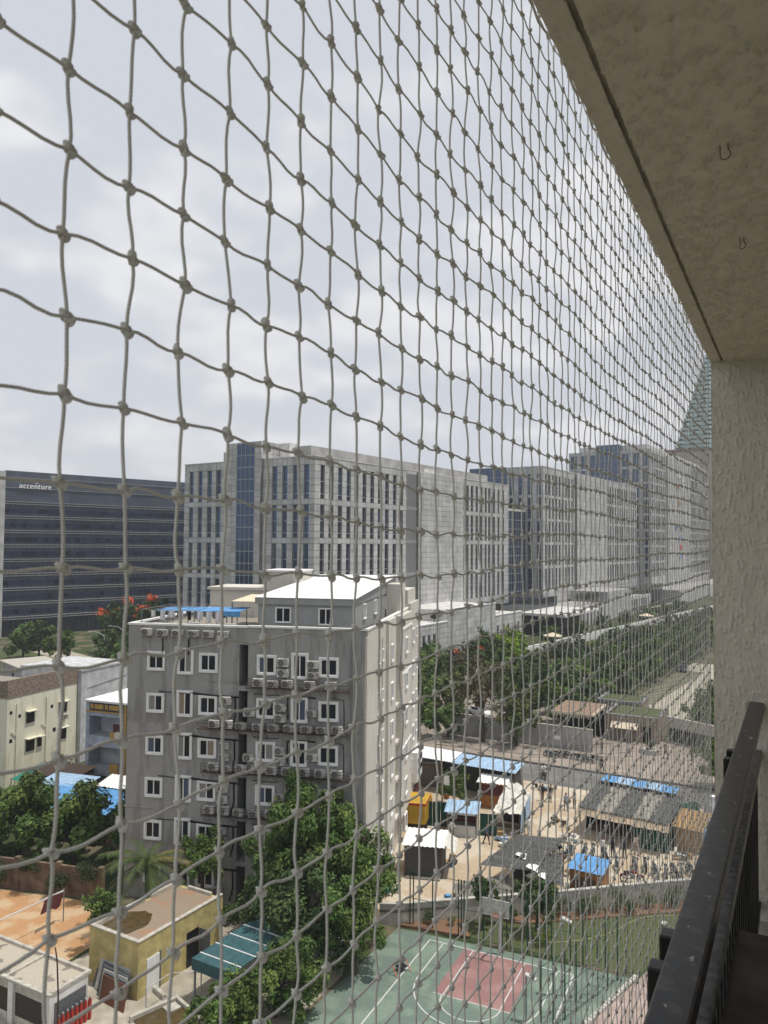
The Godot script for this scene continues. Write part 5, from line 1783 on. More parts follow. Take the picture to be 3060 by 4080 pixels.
# ---------------------------------------------------------------- ground
func make_ground():
	var b := MB.new()
	b.slab(poly([-2500, -2500, 2500, -2500, 2500, 2500, -2500, 2500]), 0, 0, false)
	structure("ground", b.mesh(), M.ground)
	ground_sheet("market_ground", [-45, -86, -45, -57, -30, -52, -25.6, -49.7, -22, -52.4, -17.9, -55.6, -8, -63.8, 6, -75, 6, -86], 0.004, M.sand)
	ground_sheet("road", [-120, -93, -120, -86, 60, -86, 60, -93], 0.008, M.asphalt)
	ground_sheet("forecourt_paving", [-60, -112.5, -60, -93.2, 60, -93.2, 60, -112.5], 0.10, M.forecourt, 0.1)
	ground_sheet("clay_court", [-75, -34.2, -47, -41.2, -42.2, -41.8, -41.6, -33, -41.4, -27.5, -75, -20], 0.006, M.clay)
	ground_sheet("service_yard_paving", [-41.5, -42.2, -28, -48.0, -25.5, -42, -25.2, -24, -60, -20, -44, -27.5, -41.4, -32.8], 0.005, M.pave)
	ground_sheet("court_surface", [-25.2, -49.0, -9.4, -50.6, -11.8, -42.0, -12.5, -22, -25.2, -22], 0.010, M.court)
	ground_sheet("lawn", [-21.8, -52.2, -20.0, -50.2, -9.3, -51.2, -5.8, -66, -17.9, -55.4], 0.010, M.lawn)
	ground_sheet("path_paving", [-9.2, -50.6, -5.6, -66, 1.0, -71, 1.0, 10, -12.3, 10, -12.3, -22, -11.6, -42.0], 0.012, M.pave_pink)
	# painted court
	var ca := deg_to_rad(3.0)
	var B := Vector2(-17.7, -48.9)
	var rx := Vector2(cos(ca), -sin(ca))
	var rz := Vector2(sin(ca), cos(ca))
	var c := func(x: float, z: float) -> Vector2: return B + rx * x + rz * z
	var kb := MB.new()
	kb.slab(PackedVector2Array([c.call(-2.35, 0), c.call(2.35, 0), c.call(2.35, 5.6), c.call(-2.35, 5.6)]), 0.014, 0.014, false)
	structure("court_key", kb.mesh(), M.court_red)
	b = MB.new()
	var y := 0.018
	strip(b, [c.call(-4.85, 26.0), c.call(-4.85, 0.0), c.call(4.85, 0.0)], 0.09, y)
	strip(b, [c.call(4.85, 0.0), c.call(4.85, 26.0)], 0.09, y)
	strip(b, [c.call(-2.35, 5.6), c.call(2.35, 5.6)], 0.07, y)
	strip(b, [c.call(-1.75, 0.1), c.call(-1.75, 5.5)], 0.07, y)
	strip(b, [c.call(1.75, 0.1), c.call(1.75, 5.5)], 0.07, y)
	var arc := []
	for i in 25: arc.append(c.call(-cos(PI * i / 24.0) * 1.8, 5.6 + sin(PI * i / 24.0) * 1.8))
	strip(b, arc, 0.07, y)
	arc = [c.call(-3.85, 0.1), c.call(-3.85, 1.5), c.call(-3.85, 3.0)]
	for i in 29: arc.append(c.call(-cos(PI * i / 28.0) * 3.85, 4.3 + sin(PI * i / 28.0) * 3.95))
	arc.append_array([c.call(3.85, 3.0), c.call(3.85, 1.5), c.call(3.85, 0.1)])
	strip(b, arc, 0.08, y)
	structure("court_lines", b.mesh(), M.paint_white)
	# kerbs of the road
	b = MB.new()
	b.box(Vector3(-60, 0, -93.35), Vector3(60, 0.13, -92.95))
	structure("road_kerb", b.mesh(), M.kerb_dark)
	# striped kerb blocks by the path
	var kt := thing("path_kerb", "line of pale kerb blocks edging the pink path below the railing", "kerb", Vector3(-11.45, 0, -42.5))
	var dirv := Vector3(2.9, 0, -11.6).normalized()
	for i in 40:
		var o := pbox("kerb_block", Vector3(-0.14, 0, -0.16), Vector3(0.14, 0.16, 0.16), M.kerb, kt, 0.02)
		o.position = dirv * (i * 0.37 - 6.0) + Vector3(0, 0.09, 0)
		o.rotation.y = atan2(-dirv.x, -dirv.z)
	# soil bed
	ground_sheet("planting_bed", [-25.2, -49.2, -20.2, -50.1, -21.7, -52.2, -24.6, -50.0], 0.18, M.soil, 0.18)
	ground_sheet("planting_bed", [-20.0, -53.4, -17.6, -53.8, -7.6, -61.6, -7.9, -63.2, -17.8, -55.1], 0.12, M.soil, 0.12)
	# terrace of the offices with white ledge
	ground_sheet("office_terrace", [-57.5, -176, -25.0, -380, -50, -385, -73, -178], 1.0, M.concrete_pale, 1.0)
	ground_sheet("terrace_lawn", [-57.0, -177, -25.4, -379, -49, -384, -72, -179], 1.01, M.earth_green)
	var lg := thing("terrace_ledge", "long white terrace ledge running below the stone offices", "wall", Vector3(-57.5, 0, -176))
	var ld := Vector3(32.5, 0, -204.0)
	for i in 8:
		var s := MB.new()
		var u := ld.normalized()
		var xf := Transform3D(Basis(u, Vector3.UP, u.cross(Vector3.UP)), u * (i * 25.7))
		s.box(Vector3(0.0, 0.0, -0.2), Vector3(25.66, 2.75, 0.2), xf)
		part("ledge_panel", s.mesh(), M.roof_white, lg)
	var bp: Node = ground_sheet("boulevard_paving", [-27.8, -122, -15.0, -122, -12.5, -190, -22.0, -190], 0.05, M.pave)
	for i in 26:
		var z := -137.0 - i * 1.55
		var sl := 0.10
		var x0 := -26.9 + (-137.0 - z) * sl
		var g := MB.new()
		g.slab(poly([x0, z, x0 + 4.6, z - 0.2, x0 + 4.65, z - 0.9, x0 + 0.05, z - 0.7]), 0.05, 0.11)
		part("grass_strip", g.mesh(), M.lawn, bp)

# ---------------------------------------------------------------- left side of the view
func make_left():
	# cream block
	var C := thing("cream_block", "cream three storey block with stained brown parapet at the left edge", "building", Vector3(-76.4, 0, -55.02), deg_to_rad(98))
	pbox("wall", Vector3(0, 0, -13), Vector3(10.5, 9.62, 0), M.cream_wall, C)
	pbox("parapet", Vector3(-0.05, 9.62, -0.3), Vector3(10.52, 11.6, 0.05), M.old_parapet, C)
	pbox("parapet", Vector3(-0.05, 9.62, -13), Vector3(0.25, 11.5, -0.3), M.old_parapet, C)
	pbox("roof_floor", Vector3(0.25, 9.62, -13), Vector3(10.5, 9.7, -0.3), M.concrete, C)
	for w in [[2.71, 6.4, 3.87, 7.66], [2.74, 3.21, 3.97, 4.59], [7.68, 6.52, 8.87, 7.8], [7.75, 3.4, 8.86, 4.74], [4.4, 3.4, 5.0, 4.5]]:
		var o := pbox("window", Vector3(w[0], w[1], -0.1), Vector3(w[2], w[3], 0.015), M.window_dark, C)
		var fr := MB.new()
		var sz := Vector3(w[2] - w[0], w[3] - w[1], 0) * 0.5
		for i in 4: fr.box(Vector3(-sz.x + i * sz.x * 0.62, -sz.y, 0.06), Vector3(-sz.x + i * sz.x * 0.62 + 0.05, sz.y, 0.10))
		fr.box(Vector3(-sz.x, -0.03, 0.06), Vector3(sz.x, 0.03, 0.10))
		part("window_bars", fr.mesh(), M.rusty_iron, o)
		pbox("sun_hood", Vector3(w[0] - 0.15, w[3] + 0.05, 0.0), Vector3(w[2] + 0.15, w[3] + 0.14, 0.55), M.cream_wall, C)
	for w in [[0.34, 7.85, 0.7, 8.2], [1.56, 7.26, 1.93, 7.62], [0.38, 4.74, 0.78, 5.15], [6.31, 7.4, 6.69, 7.77], [6.72, 4.56, 7.19, 5.02]]:
		pbox("vent", Vector3(w[0], w[1], -0.1), Vector3(w[2], w[3], 0.015), M.window_dark, C)
	for x in [1.25, 5.6]:
		var b := MB.new()
		b.tube([Vector3(x, 0, 0.1), Vector3(x, 8.9, 0.1)], [0.06], 6)
		b.tube([Vector3(x, 5.4, 0.1), Vector3(x - 0.7, 6.0, 0.1)], [0.05], 6)
		part("drainpipe", b.mesh(), M.cream_wall, C)
	if ac_proto == null: ac_proto = build_ac()
	var ac: Node3D = ac_proto.duplicate()
	ac.name = numbered("air_conditioner")
	add_child(ac)
	ac.transform = C.transform * Transform3D(Basis.IDENTITY, Vector3(8.3, 5.75, 0.3))
	tag(ac, "air conditioner under the upper window of the cream block", "air conditioner")
	var Wb := thing("white_block", "plain white block wall rising beside the cream block", "building", C.transform * Vector3(10.7, 0, 0), deg_to_rad(98))
	pbox("wall", Vector3(0, 0, -9), Vector3(8.5, 11.0, 0.5), M.white_wall, Wb)
	pbox("roof_edge", Vector3(-0.1, 11.0, -9.1), Vector3(8.6, 11.2, 0.6), M.white_wall, Wb)
	var pp := MB.new()
	pp.tube([Vector3(1.0, 8.9, 0.56), Vector3(4.0, 9.1, 0.56), Vector3(8.4, 9.4, 0.56)], [0.03], 5)
	part("pipe", pp.mesh(), M.pipe_grey, Wb)
	# blue and ochre house
	var Hh := thing("balcony_house", "blue grey house with ochre trim and open balconies beside the hostel", "building", Vector3(-67.19, 0, -57.71), deg_to_rad(8))
	pbox("rear_wall", Vector3(0, 0, -9), Vector3(7.5, 10.0, -1.8), M.white_wall, Hh)
	pbox("side_pier", Vector3(0, 0, -1.8), Vector3(0.45, 10.0, 0), M.bluegrey_wall, Hh)
	pbox("ochre_pier", Vector3(5.0, 0, -1.8), Vector3(5.25, 10.0, 0.05), M.ochre, Hh)
	pbox("frieze", Vector3(0.45, 9.0, -1.8), Vector3(5.0, 9.9, 0.02), M.slate, Hh)
	pbox("frieze_band", Vector3(0, 8.85, -1.8), Vector3(5.0, 9.0, 0.08), M.ochre, Hh)
	pbox("roof_edge", Vector3(-0.1, 9.9, -9), Vector3(7.6, 10.1, 0.15), M.frame_white, Hh)
	for x in [[0.6, 1.0], [1.15, 2.3], [2.5, 2.9], [3.05, 4.3], [4.45, 4.85]]: pbox("frieze_panel", Vector3(x[0], 9.2, 0.02), Vector3(x[1], 9.7, 0.06), M.ochre, Hh)
	for y in [[5.3, 6.4], [2.3, 3.1]]: pbox("balcony_slab", Vector3(0.45, y[0], -1.8), Vector3(5.0, y[1], 0.03), M.bluegrey_wall, Hh)
	pbox("lintel", Vector3(0.45, 8.45, -1.8), Vector3(5.0, 8.85, -0.01), M.bluegrey_wall, Hh)
	for y in [6.4, 3.1]:
		var rb := MB.new()
		for k in 3: rb.cyl(Vector3(0.45, y + 0.15 + k * 0.18, 0.0), Vector3(3.2, y + 0.15 + k * 0.18, 0.0), 0.02, 0.02, 5)
		part("railing", rb.mesh(), M.steel, Hh)
		pbox("ochre_baluster_wall", Vector3(3.25, y - 0.5, 0.03), Vector3(4.4, y + 0.55, 0.12), M.ochre, Hh)
		pbox("door", Vector3(3.9, y, -1.8), Vector3(4.85, y + 1.85, -1.72), M.door_red, Hh)
	var lx := MB.new()
	lx.box(Vector3(3.3, 6.6, -0.4), Vector3(4.9, 7.7, -0.3))
	part("hung_blanket", lx.mesh(), M.maroon, Hh)
	# sheds between the houses
	shed("tin_shed", "wide bright blue sheet roofed shed left of the grey hostel", Vector3(-59.6, 0, -50.6), deg_to_rad(10), 9.5, 4.6, 3.2, "blue_sheet", "cardboard", 0.35)
	shed("tin_shed", "small pale blue roofed shed behind the wide blue one", Vector3(-64.2, 0, -53.2), deg_to_rad(12), 4.8, 2.4, 3.4, "blue_pale", "ochre", 0.25)
	shed("tin_shed", "brown rusty roofed low building behind the small pale blue shed", Vector3(-67.2, 0, -55.0), deg_to_rad(12), 5.0, 3.0, 3.5, "rusty_iron", "brown_block", 0.3)
	shed("striped_awning_shed", "white striped awning stall at the foot of the balcony house", Vector3(-60.6, 0, -56.2), deg_to_rad(8), 3.0, 1.8, 3.1, "roof_white", "shutter_dark", 0.5)
	var gt := thing("green_tarpaulin", "bright green tarpaulin spread over poles in front of the cream block", "tarpaulin", Vector3(-69.8, 0, -53.8))
	var b2 := MB.new()
	cloth(b2, [Vector3(-1.6, 2.6, 1.9), Vector3(1.9, 2.7, 2.0), Vector3(1.2, 3.4, -2.0), Vector3(-1.6, 3.3, -1.9)], 10, 8, 0.12, 3)
	part("sheet", b2.mesh(), M.green_tarp, gt)
	for p in [Vector3(-1.5, 0, 1.8), Vector3(1.8, 0, 1.9), Vector3(1.1, 0, -1.9), Vector3(-1.5, 0, -1.8)]:
		b2 = MB.new()
		b2.cyl(p, p + Vector3(0, 2.65, 0), 0.05, 0.05, 6)
		part("pole", b2.mesh(), M.timber, gt)
	# compound wall and clay court
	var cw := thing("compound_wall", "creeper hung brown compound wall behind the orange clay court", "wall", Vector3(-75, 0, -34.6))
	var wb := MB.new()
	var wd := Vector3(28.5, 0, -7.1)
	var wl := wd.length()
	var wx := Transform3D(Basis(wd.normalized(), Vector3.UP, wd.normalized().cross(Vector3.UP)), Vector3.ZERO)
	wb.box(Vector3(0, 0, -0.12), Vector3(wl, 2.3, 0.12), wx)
	part("wall", wb.mesh(), M.shade_toned_wall, cw)
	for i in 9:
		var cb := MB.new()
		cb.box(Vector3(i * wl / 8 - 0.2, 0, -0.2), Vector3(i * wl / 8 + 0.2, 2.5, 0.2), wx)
		part("pier", cb.mesh(), M.shade_toned_wall, cw)
	var nt := thing("court_net", "white topped net strung across the orange clay court", "net", Vector3(-46.3, 0, -33))
	for z in [-5.2, 5.5]:
		var pb := MB.new()
		pb.cyl(Vector3(0, 0, z), Vector3(0, 2.3, z), 0.04, 0.04, 8)
		part("post", pb.mesh(), M.steel, nt)
	pbox("tape", Vector3(-0.02, 2.12, -5.2), Vector3(0.02, 2.22, 5.5), M.frame_white, nt)
	var nb := MB.new()
	cloth(nb, [Vector3(0, 1.2, -4.9), Vector3(0.1, 1.3, -3.2), Vector3(0, 2.12, -3.6), Vector3(0, 2.12, -5.15)], 8, 6, 0.12, 9)
	part("bunched_mesh", nb.mesh(), M.maroon, nt)
	# yellow pump house
	var P := thing("pump_house", "flat roofed yellow pump house with a puddle on its roof", "building", Vector3(-36.6, 0, -37.6), deg_to_rad(-1.5))
	var hx := 2.12
	var hz := 3.65
	var hh := 3.1
	pbox("end_wall", Vector3(-hx, 0, hz - 0.2), Vector3(hx, hh + 0.22, hz), M.pump_yellow2, P)
	pbox("long_wall", Vector3(hx - 0.2, 0, -hz), Vector3(hx, hh + 0.22, hz - 0.2), M.pump_yellow, P)
	pbox("back_wall", Vector3(-hx, 0, -hz), Vector3(-hx + 0.2, hh, hz - 0.2), M.pump_yellow, P)
	pbox("far_wall", Vector3(-hx + 0.2, 0, -hz), Vector3(hx - 0.2, hh, -hz + 0.2), M.pump_yellow, P)
	pbox("roof_slab", Vector3(-hx + 0.2, hh - 0.3, -hz + 0.2), Vector3(hx - 0.2, hh, hz - 0.2), M.pump_roof, P)
	pbox("coping", Vector3(-hx - 0.04, hh + 0.22, hz - 0.24), Vector3(hx + 0.04, hh + 0.30, hz + 0.04), M.concrete_pale, P, 0.015)
	pbox("coping", Vector3(hx - 0.24, hh + 0.22, -hz), Vector3(hx + 0.04, hh + 0.30, hz - 0.24), M.concrete_pale, P, 0.015)
	for e in [[1.3, 3.41], [-0.7, 0.9], [-3.6, -1.2]]: pbox("coping", Vector3(-hx - 0.04, hh, e[0]), Vector3(-hx + 0.2, hh + 0.26, e[1]), M.concrete_pale, P, 0.02)
	pbox("coping", Vector3(-0.9, hh, -hz), Vector3(1.2, hh + 0.2, -hz + 0.2), M.concrete_pale, P, 0.02)
	rng.seed = 8
	var pr := PackedVector2Array()
	for i in 22:
		var aa := TAU * i / 22
		pr.append(Vector2(clampf(-0.75 + cos(aa) * (1.35 + rng.randf_range(-0.15, 0.15)), -1.9, 1.7), clampf(1.9 + sin(aa) * (1.6 + rng.randf_range(-0.2, 0.2)), 0.2, 3.43)))
	var pu := MB.new()
	pu.slab(pr, hh + 0.004, hh + 0.004, false)
	part("puddle", pu.mesh(), M.puddle, P)
	pbox("white_door", Vector3(hx, 0, 2.0), Vector3(hx + 0.05, 2.1, 3.0), M.frame_white, P)
	pbox("door_frame", Vector3(hx, 0, 1.9), Vector3(hx + 0.08, 2.2, 2.0), M.grey_sheet, P)
	pbox("doorway", Vector3(hx + 0.003, 0, -1.4), Vector3(hx + 0.012, 2.2, -0.3), M.window_dark, P)
	pbox("door_leaf", Vector3(hx + 0.02, 0, -1.5), Vector3(hx + 0.9, 2.1, -1.44), M.grey_sheet, P)
	# leaning sheets
	var ls := thing("leaning_sheets", "brown and grey board sheets leaning at the yellow pump house end", "boards", Vector3(-35.9, 0, -33.3), deg_to_rad(-4))
	for i in 7:
		var sh := MB.new()
		var bwid: float = [1.5, 1.3, 1.2, 1.1, 1.0, 1.0, 1.1][i]
		sh.box(Vector3(-bwid, 0, -0.03), Vector3(bwid, 1.75 - 0.06 * i, 0.03))
		var o2 := part("board", sh.mesh(), [M.grey_sheet, M.pale_metal, M.grey_sheet, M.grey_sheet, M.pale_metal, M.grey_sheet, M.brown_sheet][i], ls, Vector3(-0.75 + 0.2 * i, 0.02, -0.28 + 0.13 * i))
		o2.rotation = Vector3(-0.30 + 0.02 * i, 0.05 * sin(i * 2.0), 0)
	# white roofed plant building
	var Q := thing("plant_room", "low white flat roofed building with dark openings at the lower left", "building", Vector3(-36, 0, -28.9))
	pbox("wall", Vector3(-11, 0, -2.6), Vector3(-0.2, 2.25, -0.12), M.concrete_pale, Q)
	pbox("right_wall", Vector3(-0.2, 0, -2.6), Vector3(0, 2.3, 0), M.white_render, Q)
	pbox("roof", Vector3(-11, 2.25, -2.6), Vector3(-0.2, 2.3, -0.2), M.flat_roof, Q)
	for e in [[Vector3(-11, 2.3, -2.8), Vector3(0.05, 2.5, -2.6)], [Vector3(-11, 2.3, -0.2), Vector3(0.05, 2.45, 0.05)], [Vector3(-0.2, 2.3, -2.6), Vector3(0.05, 2.5, -0.2)], [Vector3(-3.9, 2.3, -2.6), Vector3(-3.75, 2.42, -0.2)]]:
		pbox("coping", e[0], e[1], M.concrete_pale, Q, 0.02)
	for e in [[-0.0, 0.25], [-3.1, -2.8], [-6.6, -6.3]]: pbox("pier", Vector3(e[0] - 0.3, 0, -0.12), Vector3(e[1] - 0.2, 2.28, 0.02), M.white_render, Q)
	for e in [[-2.9, -0.35], [-6.3, -3.3], [-10.5, -6.8]]: pbox("opening", Vector3(e[0], 0.5, -0.14), Vector3(e[1], 1.75, -0.1), M.window_dark, Q)
	for i in 12: pbox("louvre", Vector3(0.0, 0.55 + i * 0.11, -2.45), Vector3(0.05, 0.62 + i * 0.11, -0.35), M.grey_sheet, Q)
	for i in 8:
		var t := thing("gas_cylinder", "red gas cylinder, %s from the near end of the row by the white plant room" % ORD[i], "cylinder", Vector3(-35.65, 0.02, -29.25 - i * 0.30), 0.0, "red cylinders by the plant room")
		var cb2 := MB.new()
		cb2.tube([Vector3(0, 0, 0), Vector3(0, 0.06, 0), Vector3(0, 1.0, 0), Vector3(0, 1.12, 0), Vector3(0, 1.18, 0)], [0.08, 0.105, 0.105, 0.07, 0.03], 10)
		part("tank", cb2.mesh(), M.red_paint, t)
		cb2 = MB.new()
		cb2.cyl(Vector3(0, 1.18, 0), Vector3(0, 1.3, 0), 0.03, 0.03, 8)
		cb2.cyl(Vector3(-0.07, 1.27, 0), Vector3(0.07, 1.27, 0), 0.018, 0.018, 6)
		part("valve", cb2.mesh(), M.pale_metal, t)
	# lamp post with curved top
	var lp := thing("yard_lamp", "thin brown lamp post with a small arm beside the plant room", "lamp post", Vector3(-35.4, 0, -29.0))
	var lb := MB.new()
	lb.tube([Vector3(0, 0, 0), Vector3(0, 2.5, 0), Vector3(-0.15, 4.3, 0), Vector3(-0.32, 5.0, 0)], [0.05, 0.045, 0.04, 0.035], 8)
	part("pole", lb.mesh(), M.rusty_iron, lp)
	lb = MB.new()
	lb.tube([Vector3(-0.15, 4.3, 0), Vector3(-0.6, 4.45, 0), Vector3(-1.0, 4.3, 0)], [0.025, 0.025, 0.06], 6)
	part("arm", lb.mesh(), M.steel, lp)
	# teal canopy
	var tc := thing("teal_canopy", "dark teal fabric canopy with white ribs beside the yellow pump house", "canopy", Vector3(-30.1, 0, -38.2), deg_to_rad(-2))
	pbox("roof", Vector3(-1.5, 2.5, -3.4), Vector3(1.6, 2.56, 2.9), M.teal_canopy, tc)
	pbox("valance", Vector3(-1.5, 1.9, 2.9), Vector3(1.6, 2.56, 2.94), M.teal_canopy, tc)
	pbox("valance", Vector3(-1.54, 1.9, -3.4), Vector3(-1.5, 2.56, 2.94), M.teal_canopy, tc)
	for i in 5: pbox("rib", Vector3(-1.54, 2.56, 2.2 - i * 1.3), Vector3(1.64, 2.60, 2.26 - i * 1.3), M.frame_white, tc)
	for p in [Vector3(-1.4, 0, 2.8), Vector3(1.5, 0, 2.8), Vector3(-1.4, 0, -3.3), Vector3(1.5, 0, -3.3)]:
		pbox("post", p - Vector3(0.05, 0, 0.05), p + Vector3(0.05, 2.5, 0.05), M.steel, tc)
	# yard fence and pond
	var yf := thing("yard_fence", "low grey tube and mesh fence round the yard basin", "fence", Vector3(-33.2, 0, -33.2))
	var fp := [Vector3(0, 0, 0), Vector3(0.1, 0, -1.9), Vector3(1.6, 0, -2.8), Vector3(3.2, 0, -2.6)]
	for i in 4:
		var q := MB.new()
		q.cyl(fp[i], fp[i] + Vector3(0, 1.5, 0), 0.04, 0.04, 8)
		part("post", q.mesh(), M.pale_metal, yf)
		if i < 3:
			q = MB.new()
			for h in [0.15, 1.45]: q.cyl(fp[i] + Vector3(0, h, 0), fp[i + 1] + Vector3(0, h, 0), 0.025, 0.025, 6)
			part("rail", q.mesh(), M.pale_metal, yf)
			q = MB.new()
			for k in 14:
				var t0 := k / 14.0
				q.cyl(fp[i].lerp(fp[i + 1], t0) + Vector3(0, 0.15, 0), fp[i].lerp(fp[i + 1], t0) + Vector3(0, 1.45, 0), 0.005, 0.005, 3)
			part("mesh_wire", q.mesh(), M.pale_metal, yf)
	var bs := thing("yard_basin", "shallow brown water basin with concrete rim at the bottom", "basin", Vector3(-31.3, 0, -33.2), deg_to_rad(-18))
	pbox("water", Vector3(-1.6, 0.02, -1.2), Vector3(1.6, 0.12, 1.4), M.puddle, bs)
	for e in [[Vector3(-1.8, 0, -1.4), Vector3(1.8, 0.35, -1.2)], [Vector3(-1.8, 0, -1.2), Vector3(-1.6, 0.35, 1.6)], [Vector3(1.6, 0, -1.2), Vector3(1.8, 0.35, 1.6)]]:
		pbox("rim", e[0], e[1], M.concrete_pale, bs, 0.02)
	pbox("step", Vector3(-1.5, 0.12, -1.1), Vector3(-0.8, 0.2, -0.3), M.concrete_pale, bs)
	pbox("kerb_wall", Vector3(-4.6, 0, -1.0), Vector3(-2.4, 0.3, -0.75), M.concrete_pale, bs, 0.02)

func cloth(b: MB, q: Array, nu: int, nv: int, amp: float, seed_: int):
	# sagging, creased sheet between four corners, 2 cm thick
	rng.seed = seed_
	var f := FastNoiseLite.new()
	f.seed = seed_
	f.frequency = 0.55
	var g := []
	for i in nu + 1:
		var row := []
		for j in nv + 1:
			var u := float(i) / nu
			var w := float(j) / nv
			var p: Vector3 = (q[0] as Vector3).lerp(q[1], u).lerp((q[3] as Vector3).lerp(q[2], u), w)
			p.y += f.get_noise_2d(p.x * 2.2, p.z * 2.2 + p.y) * amp * 1.6 - amp * 0.8 * sin(PI * u) * sin(PI * w)
			row.append(p)
		g.append(row)
	var up: Vector3 = ((q[1] - q[0]) as Vector3).cross(q[3] - q[0]).normalized()
	if up.y < 0: up = -up
	for i in nu:
		for j in nv:
			b._o([g[i][j], g[i + 1][j], g[i + 1][j + 1], g[i][j + 1]], up)
			b._o([g[i][j] - up * 0.02, g[i + 1][j] - up * 0.02, g[i + 1][j + 1] - up * 0.02, g[i][j + 1] - up * 0.02], -up)

func shed(called: String, label: String, at: Vector3, turn: float, w: float, d: float, h: float, roof: String, wall: String, fall := 0.3, front := "", kind := "shed") -> Node3D:
	var t := thing(called, label, kind, at, turn, "")
	var b := MB.new()
	b.sheet(Vector3(-w * 0.5 - 0.25, h - fall, d * 0.5 + 0.35), Vector3(w + 0.5, 0, 0), Vector3(0, fall, -d - 0.6), int(w * 3.2), 0.03)
	part("roof", b.mesh(), M[roof], t)
	for p in [Vector3(-w * 0.5, 0, d * 0.5), Vector3(w * 0.5, 0, d * 0.5), Vector3(-w * 0.5, 0, -d * 0.5), Vector3(w * 0.5, 0, -d * 0.5)]:
		pbox("post", p - Vector3(0.05, 0, 0.05), p + Vector3(0.05, h - fall * (0.75 if p.z > 0 else 0.2) - 0.05, 0.05), M.timber, t)
	var top := h - fall - 0.08
	pbox("back_wall", Vector3(-w * 0.5 + 0.05, 0, -d * 0.5), Vector3(w * 0.5 - 0.05, top, -d * 0.5 + 0.06), M[wall], t)
	pbox("side_wall", Vector3(-w * 0.5 - 0.03, 0, -d * 0.5 + 0.06), Vector3(-w * 0.5 + 0.03, top, d * 0.5 - 0.05), M[wall], t)
	pbox("side_wall", Vector3(w * 0.5 - 0.03, 0, -d * 0.5 + 0.06), Vector3(w * 0.5 + 0.03, top, d * 0.5 - 0.05), M[wall], t)
	if front != "":
		pbox("front_wall", Vector3(-w * 0.5 + 0.05, 0, d * 0.5 - 0.06), Vector3(w * 0.5 - 0.05, top, d * 0.5), M[front], t)
	return t

